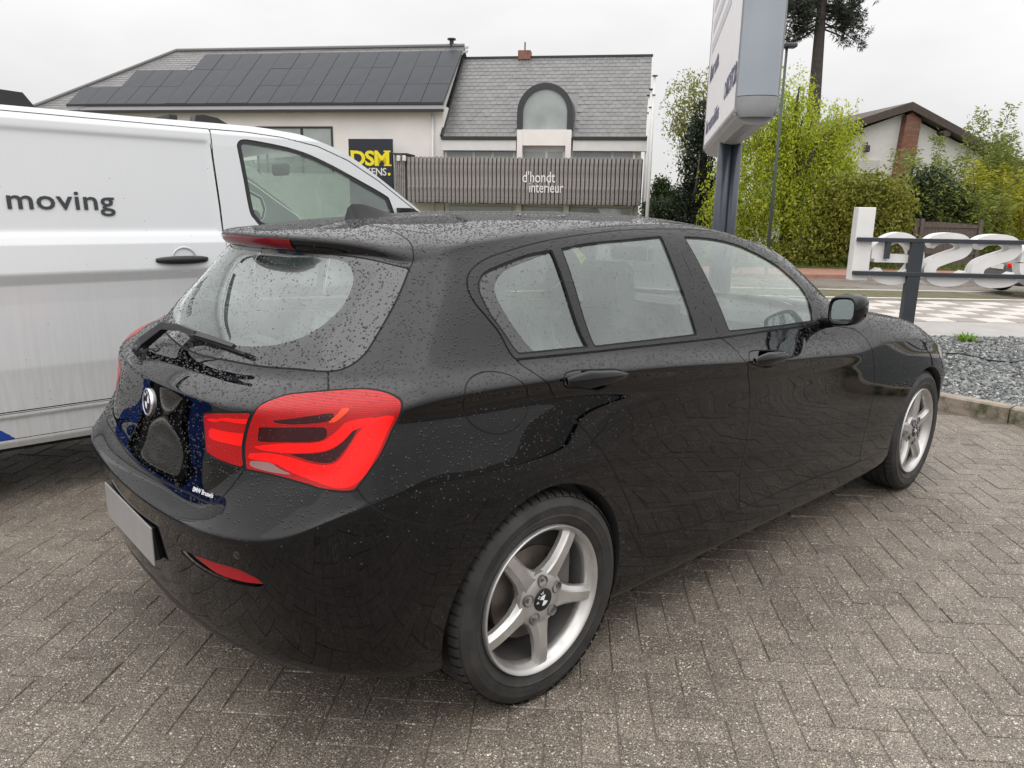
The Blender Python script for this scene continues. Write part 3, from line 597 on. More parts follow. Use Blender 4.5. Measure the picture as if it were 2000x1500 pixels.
POLY = {"lamp_out":[[[3.203,10.292],[3.3,10.981],[3.46,11.32],[3.85,11.637],[4.879,11.747],[5.579,11.765],[5.972,11.705],[6.38,11.475],[6.658,11.076],[6.755,10.714]],[[6.755,10.714],[6.766,10.018],[6.773,9.131],[6.574,7.962],[6.328,7.11],[6.171,6.728]],[[6.171,6.728],[6.118,6.668],[5.69,6.903],[5.201,7.067],[4.504,7.344],[3.757,7.686],[3.135,7.848]],[[3.135,7.848],[3.018,8.618],[3.07,9.469],[3.203,10.292]]],"lamp_in":[[[1.827,9.406],[1.889,9.603],[2.431,9.931],[3.151,10.256]],[[3.151,10.256],[3.018,9.46],[2.965,8.609],[3.078,7.892]],[[3.078,7.892],[2.35,8.117],[2.159,8.218],[2.042,8.347],[1.827,9.406]]],"shut_spoiler":[[[5.382,16.005],[5.352,17.672],[5.663,18.341],[6.0,18.908],[6.32,19.619],[6.347,20.676]]],"shut_glass":[[[5.382,16.005],[5.499,14.885],[5.464,13.966],[5.335,13.541],[4.96,13.159],[4.408,13.04],[3.159,13.182],[1.481,13.204],[0.4,13.079]]],"shut_v":[[[4.408,13.04],[4.941,11.695]]],"tg_bottom":[[[3.085,7.795],[2.91,7.297],[2.705,6.897]],[[2.705,6.897],[2.608,6.776]],[[2.608,6.776],[1.828,7.062],[1.193,6.99],[0.71,6.889]]],"bump_shut":[[[6.171,6.728],[6.365,5.904],[6.546,4.943],[6.901,4.536],[6.925,4.555],[7.529,4.236],[8.164,3.94]]],"dlo":[[[9.104,12.869],[8.891,13.874],[8.638,14.426],[8.349,14.892],[8.167,15.291],[8.115,15.68],[8.232,15.971],[8.498,16.218],[8.988,16.352],[9.773,16.516],[10.725,16.7],[11.379,16.851],[12.008,16.882],[12.546,16.884],[12.986,16.995],[13.904,16.705],[13.967,15.101],[14.024,14.282],[14.328,13.717]],[[14.328,13.717],[14.136,12.964]],[[14.136,12.964],[13.011,12.998],[12.159,12.916],[11.369,12.869],[10.278,12.821],[9.104,12.869]]],"glass_q":[[[9.174,13.16],[8.936,13.959],[8.65,14.58],[8.412,15.162],[8.388,15.467],[8.483,15.677],[8.826,15.843],[9.335,15.988],[9.906,16.023]],[[9.906,16.023],[10.28,13.143]],[[10.28,13.143],[9.174,13.16]]],"clear_q":[[[9.455,13.185],[9.216,13.859],[8.963,14.457],[8.749,14.986],[8.697,15.271],[8.809,15.586],[9.049,15.731],[9.471,15.852],[9.88,15.962]],[[9.88,15.962],[10.271,13.186]],[[10.271,13.186],[9.455,13.185]]],"glass_r":[[[10.12,16.031],[10.651,16.117],[11.294,16.159],[11.852,16.259]],[[11.852,16.259],[11.829,13.192]],[[11.829,13.192],[11.394,13.159],[10.392,13.116]],[[10.392,13.116],[10.12,16.031]]],"glass_f":[[[12.235,16.247],[12.849,16.236],[13.3,16.116],[13.696,15.594],[13.829,14.551]],[[13.829,14.551],[13.859,13.17]],[[13.859,13.17],[13.026,13.155],[12.308,13.183]],[[12.308,13.183],[12.235,16.247]]],"bline":[[[12.068,16.794],[12.058,14.855],[12.126,13.125]]],"clear_w":[[[0.879,16.01],[2.191,16.054],[2.836,15.945],[3.187,15.696],[3.485,15.339],[3.628,14.79],[3.332,14.299],[2.728,13.971],[1.743,13.736],[0.841,13.65]]],"fuel":[[[8.024,9.645],[8.067,11.024],[8.269,11.85],[8.523,12.209],[8.717,12.074],[8.88,11.534],[8.991,10.501],[9.119,8.988],[9.111,8.121],[8.986,7.514],[8.769,7.167],[8.569,7.186],[8.332,7.547],[8.174,8.054],[8.103,8.602],[8.024,9.645]]],"reflector":[[[2.257,3.682],[2.539,3.748],[3.153,3.788],[3.61,3.661],[3.832,3.499]],[[3.832,3.499],[3.275,3.428],[2.736,3.436],[2.257,3.682]]],"refslot":[[[1.92,3.597],[2.262,3.713],[3.158,3.817],[3.615,3.685],[3.849,3.493]],[[3.849,3.493],[3.635,3.403],[3.262,3.36],[2.717,3.336],[2.211,3.415],[1.92,3.597]]],"rdoor":[[[9.117,12.83],[9.247,11.455],[9.533,9.057],[9.83,7.415],[10.121,6.206],[10.436,4.997],[10.657,4.079],[10.846,3.285],[11.014,2.136]],[[11.014,2.093],[11.578,1.946],[12.548,1.976]],[[12.548,1.976],[12.481,3.441],[12.531,4.399],[12.553,5.694],[12.532,6.991],[12.453,8.772],[12.319,10.831],[12.303,11.815],[12.266,12.302],[12.159,12.916]],[[12.157,12.888],[11.366,12.837],[10.275,12.785],[9.117,12.83]]],"fdoor":[[[12.157,12.888],[12.266,12.302],[12.303,11.815],[12.319,10.831],[12.453,8.772],[12.532,6.991],[12.553,5.694],[12.531,4.399],[12.481,3.441],[12.548,1.976]],[[12.548,1.976],[14.176,2.083],[15.6,2.011]],[[15.562,2.078],[15.506,2.778],[15.599,3.709],[15.656,5.034],[15.573,7.706],[15.387,10.338],[15.32,11.62],[15.081,12.482]],[[15.08,12.482],[14.621,12.766],[14.131,12.929]],[[14.131,12.929],[13.009,12.974],[12.157,12.888]]],"sill":[[[10.776,2.136],[11.05,2.014],[11.579,1.924],[12.522,1.988],[14.176,2.083],[14.993,2.027],[16.342,1.854]]],"L_dark1":[[[3.433,9.666],[4.138,9.889],[5.291,10.224],[5.196,9.954],[5.101,9.765],[4.143,9.611],[3.435,9.59],[3.433,9.666]]],"L_dark2":[[[3.333,9.413],[4.899,9.541],[5.082,9.346],[5.086,9.187],[4.883,9.067],[4.18,8.971],[3.419,8.884],[3.332,8.964],[3.333,9.413]]],"L_bar1":[[[3.176,8.677],[3.908,8.9],[4.745,9.01],[5.107,9.135],[5.398,9.468],[5.553,9.689],[6.151,9.763],[6.154,9.45],[5.77,9.323],[5.601,9.079],[5.325,8.856],[4.922,8.732],[4.071,8.607],[3.386,8.604],[3.176,8.677]]],"L_dark3":[[[4.073,8.59],[4.926,8.698],[5.33,8.823],[5.608,9.044],[5.828,9.425],[5.817,9.091],[5.67,8.734],[5.461,8.441],[5.192,8.368],[4.75,8.421],[4.388,8.528],[4.073,8.59]]],"L_bar2":[[[3.169,8.455],[3.664,8.543],[4.222,8.487],[4.76,8.345],[5.233,8.311],[5.531,8.394],[5.729,8.717],[5.936,9.274],[6.229,9.742],[6.628,9.679],[6.66,9.113],[6.479,8.002],[6.144,6.918],[5.257,7.298],[4.444,7.783],[3.835,8.192],[3.187,8.272],[3.169,8.455]]],"L_clear":[[[3.208,8.2],[3.696,8.208],[3.993,7.997],[4.362,7.738],[3.739,7.823],[3.245,8.007],[3.208,8.2]]],"L_amber":[[[5.411,10.616],[5.586,10.4],[5.311,9.767],[5.076,9.744],[5.293,10.087],[5.411,10.616]]],"L_in1":[[[2.019,9.077],[2.518,9.081],[3.024,9.069],[3.012,8.684],[2.56,8.666],[2.123,8.726],[2.019,9.077]]],"L_in2":[[[1.932,9.379],[2.481,9.634],[3.047,9.738],[3.027,9.502],[2.49,9.463],[1.956,9.258],[1.932,9.379]]],"cup_r":[[[10.016,11.491],[10.16,11.696],[10.295,11.659],[10.385,11.45],[10.407,11.097],[10.424,9.885],[10.39,8.961],[10.258,8.74],[10.113,8.935],[10.029,9.178],[9.929,10.466],[10.016,11.491]]],"cup_f":[[[12.613,11.63],[12.681,11.906],[12.783,12.011],[12.873,11.865],[12.869,11.457],[12.811,10.688],[12.768,9.682],[12.667,9.634],[12.565,10.153],[12.567,11.21],[12.613,11.63]]],"hand_r":[[[9.653,10.569],[9.726,11.122],[9.869,11.286],[9.991,11.271],[10.39,11.019],[10.511,10.793],[10.621,9.976],[10.612,9.564],[10.47,9.167],[10.392,8.9],[10.258,8.74],[10.035,9.081],[9.775,9.291],[9.673,9.91],[9.653,10.569]]],"hand_f":[[[12.449,11.524],[12.506,11.775],[12.641,11.818],[12.872,11.735],[12.988,11.647],[13.072,11.373],[13.03,11.108],[12.893,10.434],[12.816,9.87],[12.762,9.568],[12.621,9.657],[12.42,10.246],[12.409,11.056],[12.449,11.524]]]}
NB, NH = net()
MODES = ('m', 'm', 'l', 'm')
def prep(N, a=.8):
    N = sharpen(N, 1, a, 'm', 'm'); N = sharpen(N, 0, a, 'l', 'm')
    return ext(ext(N, 1, 'm', 'm'), 0, 'l', 'm')
EB, EH = prep(NB), prep(NH)
def surf(E, us, vs):
    return np.einsum('vr,rck,uc->vuk', bs(vs, 22), E, bs(us, 25), optimize=True)
def surfpts(uv, E=None):
    E = EB if E is None else E
    u = np.clip(uv[:, 0], 0, 24); v = np.clip(uv[:, 1], 0, 21)
    P = np.einsum('nr,rck,nc->nk', bs(v, 22), E, bs(u, 25), optimize=True); P[:, 1] *= -1; return P
def bsd(t, n):
    i = np.minimum(t.astype(int), n-2); f = t-i; Wt = np.zeros((len(t), n+2))
    b = [-(1-f)**2/2, (9*f**2-12*f)/6, (-9*f**2+6*f+3)/6, f**2/2]
    for k in range(4): Wt[np.arange(len(t)), i+k] = b[k]
    return Wt
def grid_mesh(E, us, vs):
    """right half (y<0): columns x y z nx ny nz u v"""
    Bu, Bv, Du, Dv = bs(us, 25), bs(vs, 22), bsd(us, 25), bsd(vs, 22)
    P = np.einsum('vr,rck,uc->vuk', Bv, E, Bu, optimize=True)
    Pu = np.einsum('vr,rck,uc->vuk', Bv, E, Du, optimize=True); Pv = np.einsum('vr,rck,uc->vuk', Dv, E, Bu, optimize=True)
    Nn = np.cross(Pv, Pu); Nn /= np.maximum(np.linalg.norm(Nn, axis=2, keepdims=True), 1e-9)
    U, V = np.meshgrid(us, vs); A = np.concatenate([P, Nn, U[..., None], V[..., None]], 2).reshape(-1, 8)
    A[:, 1] *= -1; A[:, 4] *= -1
    nu, nv = len(us), len(vs); I = np.arange(nu*nv).reshape(nv, nu)
    a, b, c, d = I[:-1, :-1].ravel(), I[:-1, 1:].ravel(), I[1:, 1:].ravel(), I[1:, :-1].ravel()
    T = np.concatenate([np.stack([a, b, c], 1), np.stack([a, c, d], 1)])
    # make winding agree with normals
    n = np.cross(A[T[:, 1], :3]-A[T[:, 0], :3], A[T[:, 2], :3]-A[T[:, 0], :3])
    if (np.einsum('ij,ij->i', n, A[T[:, 0], 3:6]) > 0).mean() < .5: T = T[:, ::-1]
    return A, T
def samples(E, lo, hi, axis, step):
    t = np.linspace(lo, hi, 400)
    if axis == 'u': Q = [surf(E, t, np.array([v]))[0] for v in (3., 8., 12.5)]
    else: Q = [surf(E, np.array([u]), t)[:, 0] for u in (2., 8., 12.)]
    ds = np.max([np.linalg.norm(np.diff(q, axis=0), axis=1) for q in Q], axis=0); cum = np.concatenate([[0], np.cumsum(ds)])
    n = int(cum[-1]/step)+1; return np.interp(np.linspace(0, cum[-1], n), cum, t)
def flip_out(A, T):
    """normals must point away from the car's middle"""
    c = np.array([1.0, 0, .65]); d = A[:, :3]-c
    if np.einsum('ij,ij->i', d, A[:, 3:6]).mean() < 0: A[:, 3:6] *= -1; T = T[:, ::-1]
    return A, T
def compact(A, T):
    k, inv = np.unique(T, return_inverse=True); return A[k], inv.reshape(-1, 3)
def clip(A, T, s):
    """split triangles along s=0 -> (s<=0 part, s>0 part); every part keeps the interpolated columns"""
    Pm = s[T] > 0; k = Pm.sum(1); n = len(A)
    neg, pos = [T[k == 0]], [T[k == 3]]; keys = []; recs = []
    for kk in (1, 2):
        m = k == kk
        if not m.any(): continue
        t = T[m]; q = Pm[m] if kk == 1 else ~Pm[m]; r = np.argmax(q, 1)
        a = t[np.arange(len(t)), r]; b = t[np.arange(len(t)), (r+1) % 3]; c = t[np.arange(len(t)), (r+2) % 3]
        recs.append((kk, a, b, c)); keys += [np.stack([np.minimum(a, b), np.maximum(a, b)], 1), np.stack([np.minimum(a, c), np.maximum(a, c)], 1)]
    if keys:
        K = np.concatenate(keys); code = K[:, 0].astype(np.int64)*n+K[:, 1]; uq, inv = np.unique(code, return_inverse=True)
        i, j = uq//n, uq % n; f = (s[i]/(s[i]-s[j]))[:, None]; NA = A[i]+(A[j]-A[i])*f; A = np.concatenate([A, NA]); s = np.concatenate([s, np.zeros(len(NA))])
        off = 0
        for kk, a, b, c in recs:
            p = n+inv[off:off+len(a)]; off += len(a); q = n+inv[off:off+len(a)]; off += len(a)
            one = [np.stack([a, p, q], 1)]; two = [np.stack([p, b, c], 1), np.stack([p, c, q], 1)]
            (pos if kk == 1 else neg).extend(one); (neg if kk == 1 else pos).extend(two)
    return (A, np.concatenate(neg)), (A, np.concatenate(pos)), s
def spline(pts, k=8):
    P = np.array(pts, float)
    if len(P) < 3: return np.linspace(P[0], P[-1], 14)
    Q = np.concatenate([[2*P[0]-P[1]], P, [2*P[-1]-P[-2]]]); out = []
    for i in range(len(P)-1):
        a, b, c, d = Q[i:i+4]; t = np.linspace(0, 1, k, endpoint=False)[:, None]
        out.append(.5*((2*b)+(c-a)*t+(2*a-5*b+4*c-d)*t*t+(3*b-a-3*c+d)*t**3))
    return np.concatenate(out+[P[-1:]])
def outline(segs): return np.concatenate([spline(s) for s in segs])
def inside(uv, poly):
    r = np.zeros(len(uv), bool); x, y = uv[:, 0], uv[:, 1]; q = np.roll(poly, -1, 0)
    for (x0, y0), (x1, y1) in zip(poly, q):
        if y0 == y1: continue
        c = ((y0 > y) != (y1 > y)) & (x < (x1-x0)*(y-y0)/(y1-y0)+x0); r ^= c
    return r
def sdist(A, poly, reach=.035):
    P3 = surfpts(poly); q3 = np.roll(P3, -1, 0); qq = np.roll(poly, -1, 0)
    out = lambda p: (not VAN) & (p[:, 0] < -1e-6) | (p[:, 1] < -1e-6) | ((not VAN) & (p[:, 1] > 21+1e-6))
    keep = ~(out(poly) & out(qq)); a, b = P3[keep], q3[keep]
    s = np.full(len(A), reach); lo, hi = a.min(0)-reach, a.max(0)+reach
    lo, hi = np.minimum(lo, b.min(0)-reach), np.maximum(hi, b.max(0)+reach)
    m = np.where(((A[:, :3] > lo) & (A[:, :3] < hi)).all(1))[0]
    if len(m):
        ab = b-a; L2 = np.maximum((ab**2).sum(1), 1e-12)
        for ch in np.array_split(m, max(1, len(m)//6000)):
            X = A[ch, :3]; t = np.clip(((X@ab.T)-(a*ab).sum(1))/L2, 0, 1)
            d2 = ((X[:, None, :]-a-t[..., None]*ab)**2).sum(2).min(1); s[ch] = np.minimum(np.sqrt(d2), reach)
    ins = inside(A[:, 6:8], poly); s[ins] *= -1; return s
GAPS = []; VAN = False
def carve(M, poly, g=.0028, depth=.006):
    A, T = M; s = sdist(A, poly)
    if g == 0:
        i, o, _ = clip(A, T, s); return compact(*i), compact(*o)
    A9 = np.column_stack([A, s]); i, r, _ = clip(A9, T, s+g); iM = compact(*i); A9, T = compact(*r)
    b, o, _ = clip(A9, T, A9[:, 8]-g); oM = compact(*o); bA, bT = compact(*b)
    if len(bT):
        for part in clip(bA, bT, bA[:, 8])[:2]:
            pA, pT = compact(*part)
            if len(pT):
                pA = pA.copy(); k = np.clip(1-np.abs(pA[:, 8])/g, 0, 1)[:, None]; pA[:, :3] -= pA[:, 3:6]*depth*k; GAPS.append((pA[:, :8], pT))
    return (iM[0][:, :8], iM[1]), (oM[0][:, :8], oM[1])
def mirror(M):
    A, T = M; A = A.copy(); A[:, 1] *= -1; A[:, 4] *= -1; return A, T[:, ::-1]
def merge(*Ms):
    As, Ts, n = [], [], 0
    for A, T in Ms: As.append(A[:, :8]); Ts.append(T+n); n += len(A)
    return np.concatenate(As), np.concatenate(Ts)
def shift(M, d): A = M[0].copy(); A[:, :3] -= A[:, 3:6]*d; return A, M[1]
def to_obj(name, M, mat, parent, normals=True):
    A, T = M; me = bpy.data.meshes.new(name); nv, nt = len(A), len(T)
    me.vertices.add(nv); me.vertices.foreach_set('co', A[:, :3].astype(np.float32).ravel())
    me.loops.add(nt*3); me.loops.foreach_set('vertex_index', T.astype(np.int32).ravel())
    me.polygons.add(nt); me.polygons.foreach_set('loop_start', np.arange(0, nt*3, 3, dtype=np.int32))
    me.polygons.foreach_set('use_smooth', np.ones(nt, bool)); me.update(calc_edges=True)
    if normals: me.normals_split_custom_set_from_vertices(A[:, 3:6].astype(np.float32))
    return link(name, me, mat, parent)

car = empty('parked_car'); tag(car, 'black five-door hatchback wet with rain, in the foreground beside the white van', 'car')
# ---- base surface
us = samples(EB, 0, 24, 'u', .0095); vl = samples(EB, 0, 13, 'v', .0095)
vu = np.linspace(13, 21, 100); uu = us[us <= 15.0]; uu = np.append(uu[:-1], 15.0)
lowM = flip_out(*grid_mesh(EB, us, vl)); upM = flip_out(*grid_mesh(EB, uu, vu))
M = merge(lowM, upM)
PT = {}                                     # finished pieces of the right half
def poly(k): return outline(POLY[k])
# wheel openings
ARCH = []
for cx, cz, rr in ((-.012, .325, .345), (2.69, .32, .338)):
    A, T = M; s = rr-np.hypot(A[:, 0]-cx, A[:, 2]-cz); s[A[:, 1] > -.6] = -1; s = -s
    neg, pos, s2 = clip(A, T, s); M = compact(*pos)
    e = M[0][np.abs(np.hypot(M[0][:, 0]-cx, M[0][:, 2]-cz)-rr) < 2e-4]; e = e[e[:, 1] < -.6]
    ang = np.arctan2(e[:, 2]-cz, e[:, 0]-cx); e = e[np.argsort(np.where(ang < -math.pi/2, ang+2*math.pi, ang))]; ARCH.append((cx, cz, rr, e))
PT['lamp_out'], M = carve(M, poly('lamp_out'), .003, .006)
PT['lamp_in'], M = carve(M, poly('lamp_in'), .0025, .006)
gl = POLY['shut_glass'][0]
sp = np.concatenate([[[-.5, 16.45]], spline([[-.5, 16.45], [3., 16.4], [5., 16.12], [5.383, 16.005]]), spline(POLY['shut_spoiler'][0]+[[6.36, 21.]]), [[6.36, 21.6], [-.5, 21.6]]])
PT['spoiler'], M = carve(M, sp, .0022, .005)
rw = np.concatenate([spline(gl+[[-.3, 13.06]]), [[-.5, 13.06], [-.5, 16.45]], spline([[-.5, 16.45], [3., 16.4], [5., 16.12], [5.383, 16.005]])])
PT['rear_window'], M = carve(M, rw, .003, .006)
lt = POLY['lamp_out'][0]; li = lt.index(min(lt, key=lambda q: abs(q[0]-POLY['shut_v'][0][-1][0])))
tb = POLY['tg_bottom']
tgp = np.concatenate([[[-.5, 13.2]], spline([[-.3, 13.06]]+gl[::-1][:4]), [POLY['shut_v'][0][0]], np.array(lt[:li+1][::-1]), np.array(POLY['lamp_out'][3][::-1]),
                      spline(tb[0]), spline(tb[1]), spline(tb[2]+[[-.3, 6.85]]), [[-.5, 6.85]]])
PT['tailgate'], M = carve(M, tgp)
PT['fuel_flap'], M2 = carve(M, poly('fuel'), .0024, .005)
Mleft = None
PT['dlo'], M2 = carve(M2, poly('dlo'), .0025, .004)
PT['door_r'], M2 = carve(M2, poly('rdoor')); PT['door_f'], M2 = carve(M2, poly('fdoor'))
sl = spline(POLY['sill'][0]); PT['sill'], M2 = carve(M2, np.concatenate([[[10.3, 2.15]], sl, [[17.2, 1.8], [17.2, -.6], [10.3, -.6]]]), .0018, .004)
bsh = POLY['bump_shut'][0]
bump = np.concatenate([spline(bsh[:4]+bsh[5:]), [[8.9, 3.6], [8.9, -.6], [-.5, -.6], [-.5, 6.85]], spline([[-.3, 6.85]]+tb[2][::-1]), spline(tb[1][::-1]), spline(tb[0][::-1]),
                       np.array(POLY['lamp_out'][2][::-1])])
PT['bumper'], M2 = carve(M2, bump)
PT['roof'], M2 = carve(M2, np.array([[6.36, 21.6], [6.36, 20.6], [6.5, 19.4], [7.2, 18.72], [9, 18.66], [11, 18.66], [13.0, 18.66], [13.35, 18.8], [13.45, 20], [13.45, 21.6]]), .003, .006)
PT['windscreen'], M2 = carve(M2, np.array([[13.45, 21.6], [13.45, 20], [13.45, 18.8], [13.8, 18.55], [14.3, 18.45], [15.2, 18.45], [15.2, 21.6]]), .002, .003)
PT['frontcut'], M2 = carve(M2, np.array([[18.9, 13.2], [18.9, 7.2], [19.4, 6.2], [25, 6.2], [25, 13.2]]), .0025, .005)   # headlamp band
PT['body'] = M2
# pieces inside pieces
PT['glass_q'], D = carve(PT['dlo'], poly('glass_q'), .0032, .004); PT['glass_r'], D = carve(D, poly('glass_r'), .0032, .004); PT['glass_f'], D = carve(D, poly('glass_f'), .0032, .004)
bl = spline(POLY['bline'][0]); PT['bl'], D = carve(D, np.concatenate([bl+[-.004, 0], (bl+[.004, 0])[::-1]]), .0012, .004); PT['dlo'] = D
GAPS.append(shift(PT['bl'], .004))
PT['clear_q'], PT['frit_q'] = carve(PT['glass_q'], poly('clear_q'), 0)
cw = POLY['clear_w'][0]
PT['clear_w'], PT['frit_w'] = carve(PT['rear_window'], np.concatenate([[[-.5, 16.0]], spline([[-.3, 16.0]]+cw[:-1]+[[.84, 13.64], [-.3, 13.6]]), [[-.5, 13.6]]]), 0)
PT['refslot'], PT['bumper'] = carve(PT['bumper'], poly('refslot'), .001, .003)
PT['reflector'], PT['refslot'] = carve(PT['refslot'], poly('reflector'), 0)
PT['bumper_trim'], PT['bumper'] = carve(PT['bumper'], np.concatenate([spline([[-.3, 1.9], [1.0, 1.85], [2.0, 1.7], [2.9, 1.35], [3.6, 1.02], [4.3, .6]]), [[4.6, -.6], [-.5, -.6], [-.5, 1.9]]]), .0025, .005)
def dish(M, pl, depth):
    i, o = carve(M, pl, 0); A = i[0]; s = np.clip(-sdist(A, pl)/.022, 0, 1); A[:, :3] -= A[:, 3:6]*(depth*(1-(1-s)**2))[:, None]; return i, o
PT['hr'], PT['door_r'] = carve(PT['door_r'], poly('hand_r'), .0026, .006); PT['hf'], PT['door_f'] = carve(PT['door_f'], poly('hand_f'), .0026, .006)
PT['cup_r'], PT['hr'] = dish(PT['hr'], poly('cup_r'), .022)
PT['cup_f'], PT['hf'] = dish(PT['hf'], poly('cup_f'), .022)

# ---- lamp materials
def lamp_mat(name, col, rough=.18, em=0.0, lines=0.0, trans=0.0):
    t = NT(name); nrm = t.bump(t.noise(t.obj(), 6.0, 2), .0003, .3)
    c = tuple(col); o = t.obj()
    if lines:
        wv = t.n('ShaderNodeTexWave', {'Vector': o, 'Scale': lines, 'Distortion': .4, 'Detail': 1.0}, bands_direction='Z').outputs['Fac']
        c = t.mix(wv, tuple(x*.72 for x in col), tuple(min(1, x*1.25) for x in col))
    MATS[name] = t.end(t.bsdf(c, rough, nrm, Coat_Weight=0.0, IOR=1.36, Subsurface_Weight=trans, Subsurface_Radius=(.03, .004, .003), Subsurface_Scale=.3))
lamp_mat('lamp_red', (.36, .003, .004), .2, lines=70); lamp_mat('lamp_bright', (.84, .004, .002), .25); lamp_mat('lamp_dark', (.035, .002, .003), .15, lines=120)
lamp_mat('lamp_clear', (.26, .15, .14), .1, lines=150); lamp_mat('lamp_amber', (.85, .05, .008), .2); lamp_mat('lamp_edge', (.16, .004, .006), .15); lamp_mat('reflector_red', (.34, .006, .012), .15, lines=200)

def both(name, key, mat, parent=None, central=False, label=None):
    parent = parent or car
    if central: o = [to_obj(name, merge(PT[key], mirror(PT[key])), mat, parent)]
    else: o = [to_obj(name, PT[key], mat, parent), to_obj(name, mirror(PT[key]), mat, parent)]
    return o
P_ = MATS['paint']
both('body', 'body', P_, central=True)
both('roof_panel', 'roof', P_, central=True)
doorF = both('front_door', 'door_f', P_); doorR = both('rear_door', 'door_r', P_)
tailgate = both('tailgate', 'tailgate', P_, central=True)[0]
spoiler = both('roof_spoiler', 'spoiler', P_, central=True)[0]
bumper = both('rear_bumper', 'bumper', P_, central=True)[0]
both('bumper_trim', 'bumper_trim', MATS['plastic_dark'], bumper, True)
both('side_sill', 'sill', P_)
both('front_end', 'frontcut', MATS['gloss_black'], central=True)
to_obj('fuel_flap', PT['fuel_flap'], P_, car); to_obj('body_side_patch', mirror(PT['fuel_flap']), P_, car)
wins = both('rear_window', 'clear_w', MATS['car_glass'], central=True)
simple('frit', (.010, .010, .011), .05, Coat_Weight=1.0)
def frit_mat():
    t = NT('frit_glass'); nrm = t.bump(t.noise(t.obj(), 6.0, 2), .0004, .3)
    MATS['frit'] = t.end(t.bsdf((.012, .013, .013), .04, nrm, IOR=1.55, Coat_Weight=.6, Coat_Normal=nrm))
frit_mat()
both('window_border', 'frit_w', MATS['frit'], wins[0], True)
for k, nm in (('clear_q', 'quarter_window'), ('glass_r', 'rear_door_window'), ('glass_f', 'front_door_window')):
    PT[k] = shift(PT[k], .004); w2 = both(nm, k, MATS['car_glass'])
    if k == 'clear_q':
        PT['frit_q'] = shift(PT['frit_q'], .004)
        to_obj('window_border', PT['frit_q'], MATS['frit'], w2[0]); to_obj('window_border', mirror(PT['frit_q']), MATS['frit'], w2[1])
def trim_mat():
    t = NT('window_trim'); nrm = t.bump(t.noise(t.obj(), 6.0, 2), .0003, .3)
    MATS['window_trim'] = t.end(t.bsdf((.007, .007, .008), .20, nrm, IOR=1.45))
trim_mat()
PT['dlo'] = shift(PT['dlo'], -.0015)
both('window_trim', 'dlo', MATS['window_trim'])
both('windscreen', 'windscreen', MATS['car_glass'], central=True)
for s_, dset in ((0, doorF), (0, doorR)): pass
for k, ds in (('cup_r', doorR), ('cup_f', doorF), ('hr', doorR), ('hf', doorF)):
    nm = 'handle_recess' if k[0] == 'c' else 'handle_surround'; to_obj(nm, PT[k], P_, ds[0]); to_obj(nm, mirror(PT[k]), P_, ds[1])
# tail lamps: outer lens on the body, inner lens on the tailgate
for side in (0, 1):
    mm = (lambda q: q) if side == 0 else mirror
    lo = PT['lamp_out']; rest = lo
    subs = []
    for key, mat, nm in (('L_bar2', 'lamp_bright', 'light_bar'), ('L_bar1', 'lamp_bright', 'light_bar'), ('L_dark3', 'lamp_dark', 'dark_insert'), ('L_dark2', 'lamp_dark', 'dark_insert'),
                         ('L_dark1', 'lamp_dark', 'dark_insert'), ('L_clear', 'lamp_clear', 'reversing_light'), ('L_amber', 'lamp_amber', 'indicator')):
        i, rest = carve(rest, poly(key), 0); subs.append((nm, i, mat))
    lens = to_obj('tail_lamp', mm(rest), MATS['lamp_red'], car)
    for nm, i, mat in subs:
        if len(i[1]): to_obj(nm, mm(shift(i, .0015 if mat == 'lamp_dark' else -.0006)), MATS[mat], lens)
    li_ = PT['lamp_in']; rest = li_; subs = []
    for key in ('L_in1', 'L_in2'):
        i, rest = carve(rest, poly(key), 0); subs.append(i)
    lens2 = to_obj('tailgate_lamp', mm(rest), MATS['lamp_red'], car)
    for i in subs: to_obj('light_bar', mm(shift(i, -.0006)), MATS['lamp_bright'], lens2)
PT['refslot'] = shift(PT['refslot'], .008); PT['reflector'] = shift(PT['reflector'], .004)
both('reflector_recess', 'refslot', MATS['gloss_black'], bumper); both('reflector', 'reflector', MATS['reflector_red'], bumper)
allg = merge(*GAPS); PT['gaps'] = allg; [o.__setitem__('kind', 'stuff') for o in both('panel_seams', 'gaps', MATS['gap_black'])]
# ---- bonnet and lower windscreen
hu = np.linspace(16.0, 24, 90); hv = np.linspace(13, 18, 40)
hb = flip_out(*grid_mesh(EH, hu, hv)); hb[0][:, 3:6] *= np.where(hb[0][:, 5:6] < 0, -1, 1)
PT['bonnet'] = (hb[0], hb[1]); both('bonnet', 'bonnet', P_, central=True)
m = MB(); top = surfpts(np.stack([np.full(13, 15.0), np.linspace(21, 18.4, 13)], 1)); V = []
for k in range(13):
    w = -top[k, 1]; f = w/.575; b = np.array([2.02+.10*(1-f*f), -min(.775, f*.775), .962+.02*(1-f*f)])
    for j in range(7): t = j/6; q = top[k]+(b-top[k])*t; q[2] += .02*math.sin(math.pi*t); V.append(q)
for sgn in (1, -1):
    m.add([(q[0], q[1]*sgn, q[2]) for q in V], [(k*7+j, k*7+j+1, (k+1)*7+j+1, (k+1)*7+j) for k in range(12) for j in range(6)])
m.build('lower_windscreen', MATS['car_glass'], car, smooth=True)
m = MB()
for sgn in (1, -1):
    m.add([(1.88, 0, .955), (2.24, 0, .965), (2.24, -.70*sgn, .93), (1.86, -.775*sgn, .935)], [(0, 1, 2, 3)])
    m.add([(1.96, -.70*sgn, .93), (2.24, -.70*sgn, .93), (2.24, -.775*sgn, .925), (1.86, -.80*sgn, .925)], [(0, 1, 2, 3)])
m.build('scuttle_panel', MATS['plastic_dark'], car)
